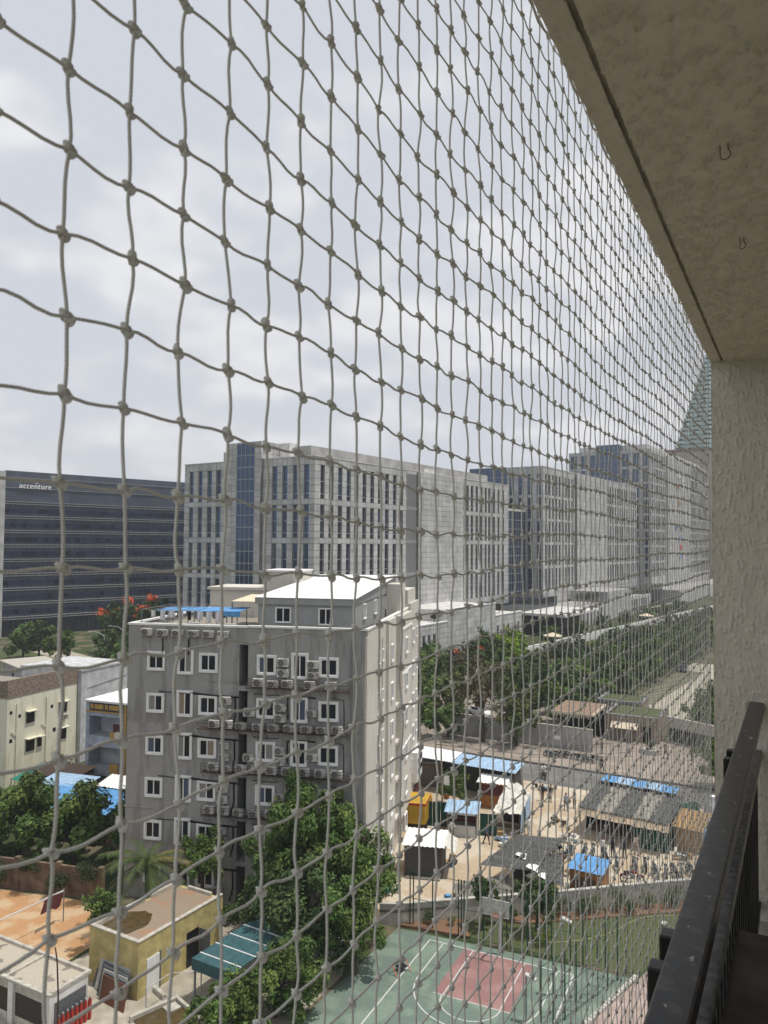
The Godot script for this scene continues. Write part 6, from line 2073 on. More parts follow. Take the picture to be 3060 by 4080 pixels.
# ---------------------------------------------------------------- court fittings, garden wall
func make_court():
	var hp := thing("basketball_hoop", "basketball hoop on a curved white post over the red key", "basketball hoop", Vector3(-17.75, 0, -49.2), deg_to_rad(3))
	var b := MB.new()
	var pts := []
	for i in 9: pts.append(Vector3(0, 2.2 + sin(PI * 0.5 * i / 8.0) * 0.75, (1.0 - cos(PI * 0.5 * i / 8.0)) * 0.85))
	pts.push_front(Vector3.ZERO)
	b.tube(pts, [0.09], 8)
	part("post", b.mesh(), M.pale_metal, hp)
	b = MB.new()
	b.cbox(Vector3(-0.9, 2.85, 0.86), Vector3(0.9, 3.92, 0.91), 0.01)
	part("backboard", b.mesh(), M.board_white, hp)
	b = MB.new()
	for e in [[Vector3(-0.9, 3.88, 0.915), Vector3(0.9, 3.92, 0.925)], [Vector3(-0.9, 2.85, 0.915), Vector3(0.9, 2.89, 0.925)], [Vector3(-0.3, 3.0, 0.915), Vector3(-0.26, 3.45, 0.925)], [Vector3(0.26, 3.0, 0.915), Vector3(0.3, 3.45, 0.925)], [Vector3(-0.26, 3.41, 0.915), Vector3(0.26, 3.45, 0.925)]]:
		b.box(e[0], e[1])
	part("board_lines", b.mesh(), M.frame_white, hp)
	b = MB.new()
	var ring := []
	for i in 17: ring.append(Vector3(cos(TAU * i / 16) * 0.225, 3.05, 1.2 + sin(TAU * i / 16) * 0.225))
	b.tube(ring, [0.018], 6, false)
	b.cyl(Vector3(0, 3.05, 0.92), Vector3(0, 3.05, 0.98), 0.03, 0.03, 6)
	part("rim", b.mesh(), M.orange_red, hp)
	b = MB.new()
	for i in 12:
		var a := TAU * i / 12
		b.cyl(Vector3(cos(a) * 0.22, 3.04, 1.2 + sin(a) * 0.22), Vector3(cos(a + 0.5) * 0.13, 2.66, 1.2 + sin(a + 0.5) * 0.13), 0.006, 0.006, 3)
	part("net_cords", b.mesh(), M.frame_white, hp)
	# fence of thin dark green posts on two sides
	var cf := thing("court_fence", "tall dark green post fence round the basketball court", "fence", Vector3(-17, 0, -50.2))
	var line := []
	for x in [-24.6, -24.35, -22.9, -21.0, -20.8, -20.6, -19.2, -17.9, -17.6, -17.3, -16.2, -15.0, -14.6, -13.4, -12.6, -12.4, -11.2]: line.append(Vector3(x, 0, -49.7 - (x + 25.0) * 0.065))
	var side := []
	for i in 9: side.append(Vector3(-9.95 - i * 0.36, 0, -51.0 + i * 1.1))
	for p in line + side:
		b = MB.new()
		b.cyl(p - cf.position, p - cf.position + Vector3(0, 3.9, 0), 0.045, 0.045, 6)
		part("post", b.mesh(), M.green_post, cf)
	for h in [0.15, 1.95, 3.8]:
		b = MB.new()
		b.cyl(line[0] - cf.position + Vector3(0, h, 0), line[-1] - cf.position + Vector3(0, h, 0), 0.022, 0.022, 5)
		part("rail", b.mesh(), M.green_post, cf)
		b = MB.new()
		b.cyl(side[0] - cf.position + Vector3(0, h, 0), side[-1] - cf.position + Vector3(0, h, 0), 0.022, 0.022, 5)
		part("rail", b.mesh(), M.green_post, cf)
	# flood lights
	for e in [[Vector3(-12.9, 0, -46.6), 4.6, "taller grey flood light post at the court's far corner"], [Vector3(-14.0, 0, -43.2), 2.6, "shorter grey flood light post beside the court key"]]:
		var t := thing("flood_light", e[2], "lamp post", e[0], 0.0, "court flood lights")
		b = MB.new()
		b.cyl(Vector3.ZERO, Vector3(0, e[1], 0), 0.06, 0.05, 8)
		part("pole", b.mesh(), M.lamp_grey, t)
		b = MB.new()
		b.cbox(Vector3(-0.06, -0.05, -0.15), Vector3(0.62, 0.06, 0.15), 0.02, Transform3D(Basis.from_euler(Vector3(0, 0, -0.25)), Vector3(0, e[1], 0)))
		part("lamp_head", b.mesh(), M.pale_metal, t)
	# fallen training frame on the court
	var fr := thing("hurdle_frame", "black and orange folding frame lying on the green court", "frame", Vector3(-22.6, 0.02, -44.2), deg_to_rad(-25))
	for s in [-0.55, 0.55]:
		b = MB.new()
		b.tube([Vector3(-0.5, 0.02, s), Vector3(0, 0.55, s), Vector3(0.5, 0.02, s)], [0.025], 6)
		part("leg", b.mesh(), M.orange_red, fr)
	b = MB.new()
	b.cyl(Vector3(-0.1, 0.5, -0.55), Vector3(-0.1, 0.5, 0.55), 0.03, 0.03, 6)
	b.cyl(Vector3(0.25, 0.28, -0.55), Vector3(0.25, 0.28, 0.55), 0.03, 0.03, 6)
	b.box(Vector3(-0.3, 0.2, -0.5), Vector3(0.2, 0.26, 0.1))
	part("crossbar", b.mesh(), M.cable_black, fr)
	# boundary wall of the compound
	var gw := thing("boundary_wall", "cream boundary wall curving between the court garden and the market lot", "wall", Vector3(-25.5, 0, -49.4))
	var wp := [Vector3(-26.6, 0, -48.9), Vector3(-25.5, 0, -49.4), Vector3(-23.8, 0, -50.8), Vector3(-22.0, 0, -52.2), Vector3(-17.9, 0, -55.5), Vector3(-14.7, 0, -58.1), Vector3(-11.4, 0, -61.0), Vector3(-8.1, 0, -63.7), Vector3(-2.0, 0, -68.8)]
	for i in wp.size() - 1:
		var d: Vector3 = wp[i + 1] - wp[i]
		var xf := Transform3D(Basis(d.normalized(), Vector3.UP, d.normalized().cross(Vector3.UP)), wp[i] - gw.position)
		b = MB.new()
		b.box(Vector3(0, 0, -0.1), Vector3(d.length(), 1.42, 0.1), xf)
		part("wall", b.mesh(), M.concrete_pale, gw)
		b = MB.new()
		b.box(Vector3(-0.02, 1.42, -0.16), Vector3(d.length() + 0.02, 1.5, 0.16), xf)
		part("coping", b.mesh(), M.kerb, gw)
		if i < 3:
			b = MB.new()
			b.box(Vector3(0, 0.85, 0.1), Vector3(d.length(), 1.05, 0.115), xf)
			part("brown_band", b.mesh(), M.brown_block, gw)
	var ho := thing("garden_hose", "yellow garden hose lying across the lawn", "hose", Vector3(-14.4, 0.03, -53.4))
	b = MB.new()
	var hpn := []
	for i in 20:
		var s := i / 19.0
		hpn.append(Vector3(-16.2, 0.02, -52.4).lerp(Vector3(-7.6, 0.02, -60.0), s) + Vector3(sin(s * 5.5) * 0.9, 0, cos(s * 4.0) * 0.7) - Vector3(-14.4, 0, -53.4))
	b.tube(hpn, [0.02], 5)
	part("hose", b.mesh(), M.hose, ho)
	var wb := thing("white_bag", "small white bag left on the lawn edge", "bag", Vector3(-8.9, 0.0, -58.6))
	b = MB.new()
	b.ball(Vector3(0, 0.14, 0), Vector3(0.3, 0.15, 0.2), 6, 9)
	b.ball(Vector3(0.15, 0.24, 0.05), Vector3(0.12, 0.1, 0.1), 5, 7)
	part("sack", b.mesh(), M.tarp_white, wb)

# ---------------------------------------------------------------- market lot
func make_market():
	var b: MB
	# long blue roof at the back
	var lb := shed("market_hall", "long open shed under a pale blue and white sheet roof at the market's back", Vector3(-32.2, 0, -78.6), deg_to_rad(-2), 11.8, 2.2, 3.8, "blue_pale", "shutter_dark", 0.4)
	b = MB.new()
	b.sheet(Vector3(-6.3, 3.5, 1.5), Vector3(5.2, 0, 0), Vector3(0, 0.4, -2.9), 16, 0.03)
	part("white_roof_sheet", b.mesh(), M.roof_white, lb)
	var bw := thing("block_wall_house", "unfinished grey brown block house behind the hostel corner", "building", Vector3(-37.6, 0, -78.4), deg_to_rad(20))
	for i in 7:
		for j in 5:
			pbox("block", Vector3(-2.0 + i * 0.6 + 0.01, j * 0.5, 0), Vector3(-2.0 + i * 0.6 + 0.59, j * 0.5 + 0.48, 0.25), M.brown_block, bw)
	pbox("rear_wall", Vector3(-2.0, 0, -3.0), Vector3(2.2, 2.6, 0.0), M.brown_block, bw)
	pbox("roof_slab", Vector3(-2.3, 2.6, -3.2), Vector3(2.5, 2.8, 0.5), M.concrete, bw)
	# white roofed shed with dark shutter
	var ws := shed("white_roof_shed", "shed with bright white sheet roof and dark grey shutter by the hostel", Vector3(-27.6, 0, -58.6), deg_to_rad(18), 3.0, 2.8, 2.8, "roof_white", "shutter_dark", 0.2, "shutter_dark")
	b = MB.new()
	b.sheet(Vector3(1.7, 2.68, 1.4), Vector3(0.9, -0.55, 0), Vector3(0, 0.1, -2.8), 3, 0.02)
	part("side_awning", b.mesh(), M.tarp_white, ws)
	pbox("doorstep", Vector3(-1.4, 0, 1.45), Vector3(1.4, 0.14, 1.9), M.concrete, ws)
	# kiosk with blue roof
	var k1 := shed("blue_roof_kiosk", "white kiosk with open counter under a sloping blue roof", Vector3(-28.1, 0, -67.8), deg_to_rad(16), 2.7, 2.0, 2.6, "blue_pale", "white_render", 0.35)
	pbox("counter_front", Vector3(-1.3, 0, 0.94), Vector3(1.3, 1.0, 1.0), M.white_render, k1)
	pbox("lintel", Vector3(-1.3, 1.95, 0.94), Vector3(1.3, 2.15, 1.0), M.white_render, k1)
	pbox("goods_shelf", Vector3(-1.2, 1.05, -0.2), Vector3(1.2, 1.5, 0.1), M.maroon, k1)
	# green fence panels, yellow lorry box
	var gf := thing("green_hoarding", "dark green sheet hoarding between the kiosk and the yellow lorry", "fence", Vector3(-30.6, 0, -68.2), deg_to_rad(16))
	for i in 3: pbox("panel", Vector3(-1.5 + i * 0.78, 0, 0), Vector3(-0.75 + i * 0.78, 2.3, 0.05), M.green_cloth, gf)
	var gf2 := thing("green_hoarding", "dark green sheet hoarding right of the blue roofed kiosk", "fence", Vector3(-25.9, 0, -68.2), deg_to_rad(16))
	for i in 2: pbox("panel", Vector3(-0.6 + i * 0.78, 0, 0), Vector3(0.15 + i * 0.78, 2.0, 0.05), M.green_cloth, gf2)
	var yl := thing("yellow_lorry", "yellow box lorry parked beside the hostel entrance", "lorry", Vector3(-32.6, 0, -67.6), deg_to_rad(196))
	pbox("cargo_box", Vector3(-1.0, 0.75, -2.0), Vector3(1.0, 2.7, 1.2), M.yellow_metal, yl, 0.03)
	pbox("cab", Vector3(-0.95, 0.55, 1.25), Vector3(0.95, 2.2, 2.5), M.yellow_metal, yl, 0.12)
	pbox("windscreen", Vector3(-0.8, 1.35, 2.49), Vector3(0.8, 2.0, 2.52), M.window_glass, yl)
	pbox("red_band", Vector3(-1.02, 2.45, -2.02), Vector3(1.02, 2.65, 1.22), M.red_paint, yl)
	for s in [-0.9, 0.9]:
		for z in [-1.2, 1.7]:
			b = MB.new()
			b.cyl(Vector3(s - 0.12, 0.42, z), Vector3(s + 0.12, 0.42, z), 0.42, 0.42, 14)
			part("wheel", b.mesh(), M.tyre, yl)
	# utility pole with banners
	var up := thing("utility_pole", "leaning grey utility pole with small banners behind the kiosk", "pole", Vector3(-30.9, 0, -69.5))
	b = MB.new()
	b.cyl(Vector3.ZERO, Vector3(-0.25, 8.2, 0), 0.11, 0.08, 8)
	part("mast", b.mesh(), M.concrete, up)
	for h in [7.9, 7.3]:
		b = MB.new()
		b.cyl(Vector3(-0.8, h, 0), Vector3(0.4, h + 0.1, 0), 0.04, 0.04, 6)
		part("crossarm", b.mesh(), M.timber, up)
	for e in [[3.6, M.sign_white], [2.2, M.orange_board], [1.5, M.sign_white]]: pbox("banner", Vector3(0.12, e[0], 0.08), Vector3(0.7, e[0] + (0.9 if e[0] > 3 else 0.5), 0.11), e[1], up)
	for e in [[Vector3(-0.7, 7.95, 0), Vector3(20, 6.8, -20)], [Vector3(0.3, 7.95, 0), Vector3(21, 6.6, -20)], [Vector3(-0.2, 7.35, 0), Vector3(20, 5.8, -19)], [Vector3(-0.7, 7.95, 0), Vector3(-8, 7.2, -12)]]:
		b = MB.new()
		var wp := []
		for i in 13: wp.append((e[0] as Vector3).lerp(e[1], i / 12.0) - Vector3(0, 1.1 * sin(PI * i / 12.0), 0))
		b.tube(wp, [0.018], 4)
		part("wire", b.mesh(), M.cable_black, up)
	# orange stall with white roof
	var os := shed("orange_stall", "orange board stall with white roof at the back of the lot", Vector3(-28.2, 0, -76.4), deg_to_rad(10), 2.7, 2.0, 2.8, "roof_white", "orange_board", 0.2, "orange_board")
	pbox("poster", Vector3(-1.1, 1.3, 1.0), Vector3(1.0, 2.3, 1.03), M.maroon, os)
	b = MB.new()
	cloth(b, [Vector3(1.4, 2.5, 1.2), Vector3(3.4, 1.5, 1.0), Vector3(3.0, 1.7, -1.2), Vector3(1.4, 2.7, -1.2)], 6, 6, 0.1, 12)
	part("side_tarp", b.mesh(), M.tarp_white, os)
	# white tarpaulin stall
	var wt := thing("tarpaulin_stall", "stall under a crumpled white tarpaulin with dark open front", "stall", Vector3(-24.6, 0, -71.6))
	b = MB.new()
	cloth(b, [Vector3(-1.0, 2.0, 2.7), Vector3(1.6, 2.1, 2.2), Vector3(0.9, 2.5, -2.9), Vector3(-1.7, 2.7, -2.9)], 12, 14, 0.22, 21)
	part("tarpaulin", b.mesh(), M.tarp_white, wt)
	b = MB.new()
	cloth(b, [Vector3(1.5, 0.3, 2.1), Vector3(1.0, 0.3, -2.5), Vector3(0.9, 2.4, -2.8), Vector3(1.6, 2.1, 2.2)], 6, 6, 0.1, 25)
	part("side_cloth", b.mesh(), M.blue_pale, wt)
	b = MB.new()
	cloth(b, [Vector3(1.62, 0.6, 1.2), Vector3(1.5, 0.5, 0.2), Vector3(1.3, 2.2, 0.0), Vector3(1.7, 2.1, 1.2)], 5, 5, 0.08, 27)
	part("green_flap", b.mesh(), M.green_tarp, wt)
	for p in [Vector3(-0.9, 0, 2.5), Vector3(1.4, 0, 2.0), Vector3(0.8, 0, -2.7), Vector3(-1.5, 0, -2.7)]:
		b = MB.new()
		b.cyl(p, p + Vector3(0, 2.0, 0), 0.05, 0.05, 6)
		part("pole", b.mesh(), M.timber, wt)
	pbox("back_board", Vector3(-1.3, 0, -1.2), Vector3(1.0, 1.9, -1.1), M.window_dark, wt)
	pbox("table", Vector3(-0.8, 0.6, 1.4), Vector3(1.2, 0.68, 2.2), M.timber, wt)
	# black tarp shed in front
	var bt := thing("black_tarp_shed", "low shed under a ribbed black sheet roof with torn white patches", "shed", Vector3(-19.6, 0, -59.8))
	b = MB.new()
	b.sheet(Vector3(-2.6, 2.2, 3.0), Vector3(3.9, 0.15, -0.6), Vector3(1.1, 0.5, -6.2), 24, 0.03)
	part("roof", b.mesh(), M.tarp_black, bt)
	b = MB.new()
	cloth(b, [Vector3(1.2, 2.2, 3.3), Vector3(3.9, 1.7, 2.4), Vector3(2.6, 2.3, -1.6), Vector3(1.3, 2.5, -1.2)], 10, 10, 0.22, 33)
	part("loose_tarp", b.mesh(), M.tarp_black, bt)
	for e in [[-0.4, 2.62, 0.8, 0.9, 0.35], [0.9, 2.5, 2.2, 1.0, 0.4], [1.9, 2.2, 2.6, 0.7, 0.5]]:
		b = MB.new()
		cloth(b, [Vector3(e[0], e[1], e[2]), Vector3(e[0] + e[3], e[1] - 0.1, e[2] + 0.3), Vector3(e[0] + e[3] * 0.9, e[1] + 0.1, e[2] - e[4]), Vector3(e[0] + 0.1, e[1] + 0.08, e[2] - e[4])], 5, 3, 0.08, 35)
		part("torn_patch", b.mesh(), M.roof_white, bt)
	for p in [Vector3(-2.5, 0, 2.9), Vector3(-2.0, 0, 2.4), Vector3(1.2, 0, 2.9), Vector3(3.6, 0, 2.3), Vector3(2.3, 0, -3.2), Vector3(-1.4, 0, -3.0)]:
		b = MB.new()
		b.cyl(p, p + Vector3(0.05, 1.75 if p.x > 3 else 2.1, 0), 0.05, 0.04, 6)
		part("pole", b.mesh(), M.timber, bt)
	pbox("back_wall", Vector3(-1.2, 0, -1.0), Vector3(2.2, 1.9, -0.9), M.shutter_dark, bt)
	pbox("bench", Vector3(-0.9, 0.45, 1.6), Vector3(1.6, 0.55, 2.1), M.timber, bt)
	# big market shed with patched black roof
	var bm := thing("patched_market_shed", "large market shed with patched grey black roof and tan canvas skirt", "shed", Vector3(-14.2, 0, -75.2), deg_to_rad(-6))
	rng.seed = 52
	for i in 5:
		b = MB.new()
		var x0 := -4.1 + i * 1.62
		cloth(b, [Vector3(x0, 2.62 + rng.randf_range(-0.08, 0.08), 2.9), Vector3(x0 + 1.75, 2.62 + rng.randf_range(-0.08, 0.08), 2.9), Vector3(x0 + 1.75, 3.5, -3.0), Vector3(x0, 3.5, -3.0)], 6, 16, 0.16, 60 + i)
		part("roof_sheet", b.mesh(), M.tarp_black if i % 2 == 0 else M.asbestos, bm)
	for i in 5:
		b = MB.new()
		b.sheet(Vector3(-3.8 + i * 1.4, 3.75 + 0.03 * (i % 2), -2.4), Vector3(1.5, 0, 0), Vector3(0, 0.1, -1.8), 6, 0.03)
		part("blue_sheet", b.mesh(), M.blue_sheet if i % 2 == 0 else M.blue_pale, bm)
	b = MB.new()
	cloth(b, [Vector3(-4.2, 2.05, 3.5), Vector3(4.2, 2.05, 3.5), Vector3(4.1, 2.58, 2.7), Vector3(-4.1, 2.58, 2.7)], 20, 4, 0.1, 71)
	part("canvas_skirt", b.mesh(), M.canvas_tan, bm)
	for i in 6:
		b = MB.new()
		b.cyl(Vector3(-4.0 + i * 1.6, 0, 2.6), Vector3(-4.0 + i * 1.6, 2.5, 2.6), 0.05, 0.05, 6)
		part("pole", b.mesh(), M.timber, bm)
	pbox("back_wall", Vector3(-4.0, 0, -1.4), Vector3(4.0, 2.6, -1.3), M.shutter_dark, bm)
	pbox("side_wall", Vector3(-4.05, 0, -1.3), Vector3(-4.0, 2.4, 1.2), M.shutter_dark, bm)
	for i in 4:
		b = MB.new()
		cloth(b, [Vector3(1.0 + i * 0.78, 0.0, 2.75), Vector3(1.74 + i * 0.78, 0.0, 2.75), Vector3(1.74 + i * 0.78, 2.35, 2.72), Vector3(1.0 + i * 0.78, 2.35, 2.72)], 3, 6, 0.05, 80 + i)
		part("green_curtain", b.mesh(), M.green_cloth, bm)
	for i in 4: pbox("crate", Vector3(-3.4 + i * 1.0, 0, 0.4 + 0.2 * (i % 2)), Vector3(-2.7 + i * 1.0, 0.55, 1.1), M.timber, bm)
	# cardboard walled stall and blue truck, white tank
	shed("cardboard_stall", "brown board stall right of the patched market shed", Vector3(-8.9, 0, -74.6), deg_to_rad(-8), 2.2, 2.4, 2.9, "cardboard", "cardboard", 0.8, "cardboard", "stall")
	var gs := thing("green_net_heap", "dark green netted heap behind the brown board stall", "heap", Vector3(-10.4, 0, -79.4))
	b = MB.new()
	cloth(b, [Vector3(-1.8, 1.4, 1.4), Vector3(1.8, 1.2, 1.4), Vector3(1.6, 2.2, -1.4), Vector3(-1.6, 2.3, -1.4)], 8, 8, 0.4, 90)
	cloth(b, [Vector3(-1.9, 0, 1.9), Vector3(1.9, 0, 1.9), Vector3(1.8, 1.2, 1.4), Vector3(-1.8, 1.4, 1.4)], 8, 4, 0.2, 91)
	part("netting", b.mesh(), M.green_cloth, gs)
	var tk := thing("blue_truck", "small blue tarpaulined truck at the right end of the market", "truck", Vector3(-6.6, 0, -75.4), deg_to_rad(-70))
	pbox("cargo_box", Vector3(-0.95, 0.8, -1.9), Vector3(0.95, 2.5, 1.0), M.blue_pale, tk, 0.05)
	pbox("cab", Vector3(-0.9, 0.5, 1.05), Vector3(0.9, 2.0, 2.3), M.blue_sheet, tk, 0.15)
	pbox("windscreen", Vector3(-0.75, 1.25, 2.29), Vector3(0.75, 1.8, 2.32), M.window_glass, tk)
	for s in [-0.85, 0.85]:
		for z in [-1.1, 1.5]:
			b = MB.new()
			b.cyl(Vector3(s - 0.1, 0.38, z), Vector3(s + 0.1, 0.38, z), 0.38, 0.38, 14)
			part("wheel", b.mesh(), M.tyre, tk)
	var wk := thing("water_tank", "round white water tank on a stand behind the blue truck", "water tank", Vector3(-7.6, 0, -80.0))
	b = MB.new()
	b.tube([Vector3(0, 1.6, 0), Vector3(0, 1.7, 0), Vector3(0, 2.9, 0), Vector3(0, 3.15, 0), Vector3(0, 3.25, 0)], [0.8, 0.85, 0.85, 0.5, 0.3], 16)
	part("tank", b.mesh(), M.roof_white, wk)
	for p in [Vector3(-0.6, 0, -0.6), Vector3(0.6, 0, -0.6), Vector3(0.6, 0, 0.6), Vector3(-0.6, 0, 0.6)]: pbox("leg", p - Vector3(0.06, 0, 0.06), p + Vector3(0.06, 1.62, 0.06), M.steel, wk)
	# kiosk with bright blue roof near the wall
	var k2 := shed("blue_roof_kiosk", "orange board kiosk under a bright blue roof by the boundary wall", Vector3(-14.6, 0, -60.6), deg_to_rad(-4), 2.3, 1.9, 2.6, "blue_sheet", "orange_board", 0.3, "orange_board")
	for i in 9: pbox("shutter_slat", Vector3(-0.95, 0.3 + i * 0.16, 0.95), Vector3(0.75, 0.43 + i * 0.16, 0.98), M.timber, k2)
	# stack of old corrugated sheets at the wall
	var cs := thing("sheet_pile", "leaning pile of old white corrugated sheets behind the boundary wall", "sheets", Vector3(-22.0, 0, -55.4), deg_to_rad(38))
	for i in 4:
		b = MB.new()
		b.sheet(Vector3(-1.6 + i * 0.9, 0.5 + 0.05 * i, 0.8 - 0.1 * i), Vector3(1.8, 0.05, 0), Vector3(0.1, 0.75, -1.3), 9, 0.045)
		part("sheet", b.mesh(), M.asbestos, cs)
	pbox("prop", Vector3(-1.5, 0, -0.5), Vector3(3.0, 0.5, 0.6), M.timber, cs)
	var bb := thing("blue_barrel", "small bright blue drum beside the corrugated sheet pile", "drum", Vector3(-23.4, 0, -53.6))
	b = MB.new()
	b.tube([Vector3.ZERO, Vector3(0, 0.05, 0), Vector3(0, 0.85, 0), Vector3(0, 0.9, 0)], [0.24, 0.28, 0.28, 0.2], 12)
	part("drum", b.mesh(), M.blue_sheet, bb)
	var rs := thing("rubbish_sacks", "white and green sacks piled at the hostel's side wall", "sacks", Vector3(-28.6, 0, -53.6))
	rng.seed = 4
	for i in 7:
		b = MB.new()
		b.ball(Vector3(rng.randf_range(-0.8, 0.8), 0.25 + 0.25 * (i % 2), rng.randf_range(-0.6, 0.6)), Vector3(0.4, 0.3, 0.36), 5, 8)
		part("sack", b.mesh(), M.green_tarp if i % 3 == 2 else M.tarp_white, rs)
	# crates and odds and ends by the stalls
	rng.seed = 23
	var spots := [[-24.0, -67.6, "beside the dark green hoarding"], [-23.2, -66.4, "left of the black sheet shed's back"], [-16.4, -63.6, "behind the bright blue kiosk roof"], [-12.4, -61.9, "right of the bright blue kiosk"], [-18.9, -71.0, "at the left foot of the patched shed"], [-9.2, -71.6, "before the brown board stall"], [-26.2, -60.6, "right of the white roofed shed"], [-30.0, -72.2, "under the small round tree"], [-20.6, -74.4, "on the open sand left of the patched shed"], [-25.6, -84.0, "by the roadside left of the pair of walkers"]]
	for e in spots:
		var jt := thing("junk_heap", "heap of boards and crates " + e[2], "heap", Vector3(e[0], 0, e[1]), rng.randf() * 3.0, "heaps of boards in the market")
		for i in 9:
			var bx := MB.new()
			var sz := Vector3(rng.randf_range(0.2, 0.9), rng.randf_range(0.05, 0.4), rng.randf_range(0.15, 0.5))
			bx.cbox(-sz * 0.5, sz * 0.5, 0.012, Transform3D(Basis.from_euler(Vector3(rng.randf_range(-0.2, 0.2), rng.randf() * 3.0, rng.randf_range(-0.25, 0.25))), Vector3(rng.randf_range(-0.7, 0.7), 0.1 + sz.y * 0.5 + (0.25 if i > 5 else 0.0), rng.randf_range(-0.6, 0.6))))
			part("crate" if sz.y > 0.2 else "board", bx.mesh(), [M.timber, M.cardboard, M.asbestos, M.rusty_iron, M.blue_pale, M.tarp_white][rng.randi() % 6], jt)
	# motorbikes
	var row := [[-13.8, -66.6], [-12.5, -67.3], [-11.7, -67.6], [-10.7, -66.6], [-10.0, -67.0], [-9.4, -67.5], [-8.9, -67.9], [-8.3, -68.4]]
	for i in row.size(): bike("motorbike %s from left in the row by the boundary wall" % ORD[i], row[i][0], row[i][1], 0.35 + 0.2 * sin(i * 3.0), "bike_black" if i % 3 else "bike_grey", "motorbikes parked by the boundary wall")
	bike("dark red motorbike parked alone nearest the boundary wall", -12.2, -64.6, 1.9, "bike_red")
	var row2 := [[-19.0, -66.8], [-18.0, -67.1], [-16.9, -68.2], [-16.2, -68.5], [-15.0, -67.8]]
	for i in row2.size(): bike("motorbike %s from left behind the bright blue kiosk" % ORD[i], row2[i][0], row2[i][1], -0.5 + 0.25 * i, "bike_grey" if i % 2 else "bike_black", "motorbikes behind the bright blue kiosk")
	var row3 := [[-28.3, -96.6], [-27.6, -96.9], [-26.9, -97.3], [-26.2, -97.5], [-24.9, -97.0], [-24.2, -96.9], [-23.5, -96.6], [-22.6, -97.2]]
	for i in row3.size():
		bike("motorbike %s from left along the grey compound wall" % ORD[i], row3[i][0], row3[i][1], 1.2 + 0.2 * sin(i * 2.0), "bike_grey" if i % 3 == 0 else "bike_black", "motorbikes along the compound wall")
	bike("motorbike ridden across the road behind the white tarpaulin stall", -26.4, -87.8, 0.6, "bike_black")
	person("rider in white shirt on the motorbike crossing the road", Vector3(-26.4, 0.1, -87.9), 0.6, "ride", Color(0.62, 0.62, 0.60), Color(0.05, 0.05, 0.06))
	# people
	var folk := [["person in white shirt and black trousers at the blue roofed kiosk", -28.4, -66.0, 2.9, "stand", Color(0.7, 0.7, 0.68), Color(0.02, 0.02, 0.02)], ["person in dark blue bending past the black tarp shed", -25.2, -66.4, 1.2, "walk", Color(0.07, 0.09, 0.14), Color(0.03, 0.03, 0.04)], ["person in white shirt and grey trousers walking away right of the white tarpaulin", -22.5, -70.2, 3.3, "walk", Color(0.66, 0.66, 0.62), Color(0.45, 0.44, 0.42)], ["person with dark bag in brown trousers, left of the pair on the sand", -24.2, -80.2, 0.1, "walk", Color(0.03, 0.03, 0.03), Color(0.19, 0.12, 0.06)], ["person in dark shirt and pale trousers, right of the pair on the sand", -23.4, -80.4, 0.2, "walk", Color(0.06, 0.05, 0.04), Color(0.5, 0.45, 0.36)], ["person in light blue shirt walking over the open sand", -21.3, -78.6, 0.4, "walk", Color(0.28, 0.34, 0.45), Color(0.04, 0.05, 0.08)], ["person in pale shirt beside the one in light blue", -20.7, -79.6, 0.9, "stand", Color(0.5, 0.48, 0.46), Color(0.10, 0.09, 0.08)], ["person in white shirt and grey jeans behind the bright blue kiosk", -18.1, -67.9, 0.6, "walk", Color(0.62, 0.60, 0.57), Color(0.16, 0.17, 0.19)], ["person in white shirt standing among motorbikes left of the tall pair", -15.4, -68.6, -0.6, "stand", Color(0.7, 0.7, 0.7), Color(0.07, 0.10, 0.12)], ["person in black, left of the dark pair facing the market shed", -14.6, -68.9, 3.0, "stand", Color(0.03, 0.03, 0.035), Color(0.03, 0.03, 0.035)], ["person in black, right of the dark pair facing the market shed", -13.7, -69.3, 3.2, "stand", Color(0.025, 0.03, 0.035), Color(0.03, 0.035, 0.04)], ["person in pale pink tunic before the green curtain", -12.9, -70.6, 0.4, "walk", Color(0.50, 0.40, 0.36), Color(0.42, 0.34, 0.29)], ["person in dark clothes standing on the far forecourt by the gate", -22.9, -101.6, 0.8, "stand", Color(0.04, 0.04, 0.05), Color(0.05, 0.05, 0.06)], ["person crossing the road kerb beyond the patched shed", -21.1, -93.8, 2.0, "walk", Color(0.05, 0.03, 0.03), Color(0.03, 0.03, 0.04)], ["person in white and grey walking on the far forecourt", -19.6, -101.9, 1.4, "walk", Color(0.55, 0.55, 0.56), Color(0.25, 0.25, 0.28)], ["person near the right planter on the far forecourt", -15.3, -103.3, 1.0, "walk", Color(0.22, 0.18, 0.14), Color(0.06, 0.05, 0.05)], ["person in black far right on the forecourt", -12.3, -104.0, 1.0, "stand", Color(0.03, 0.03, 0.03), Color(0.03, 0.03, 0.03)]]
	for f in folk: person(f[0], Vector3(f[1], 0.10 if f[2] < -93.2 else 0.008, f[2]), f[3], f[4], f[5], f[6])

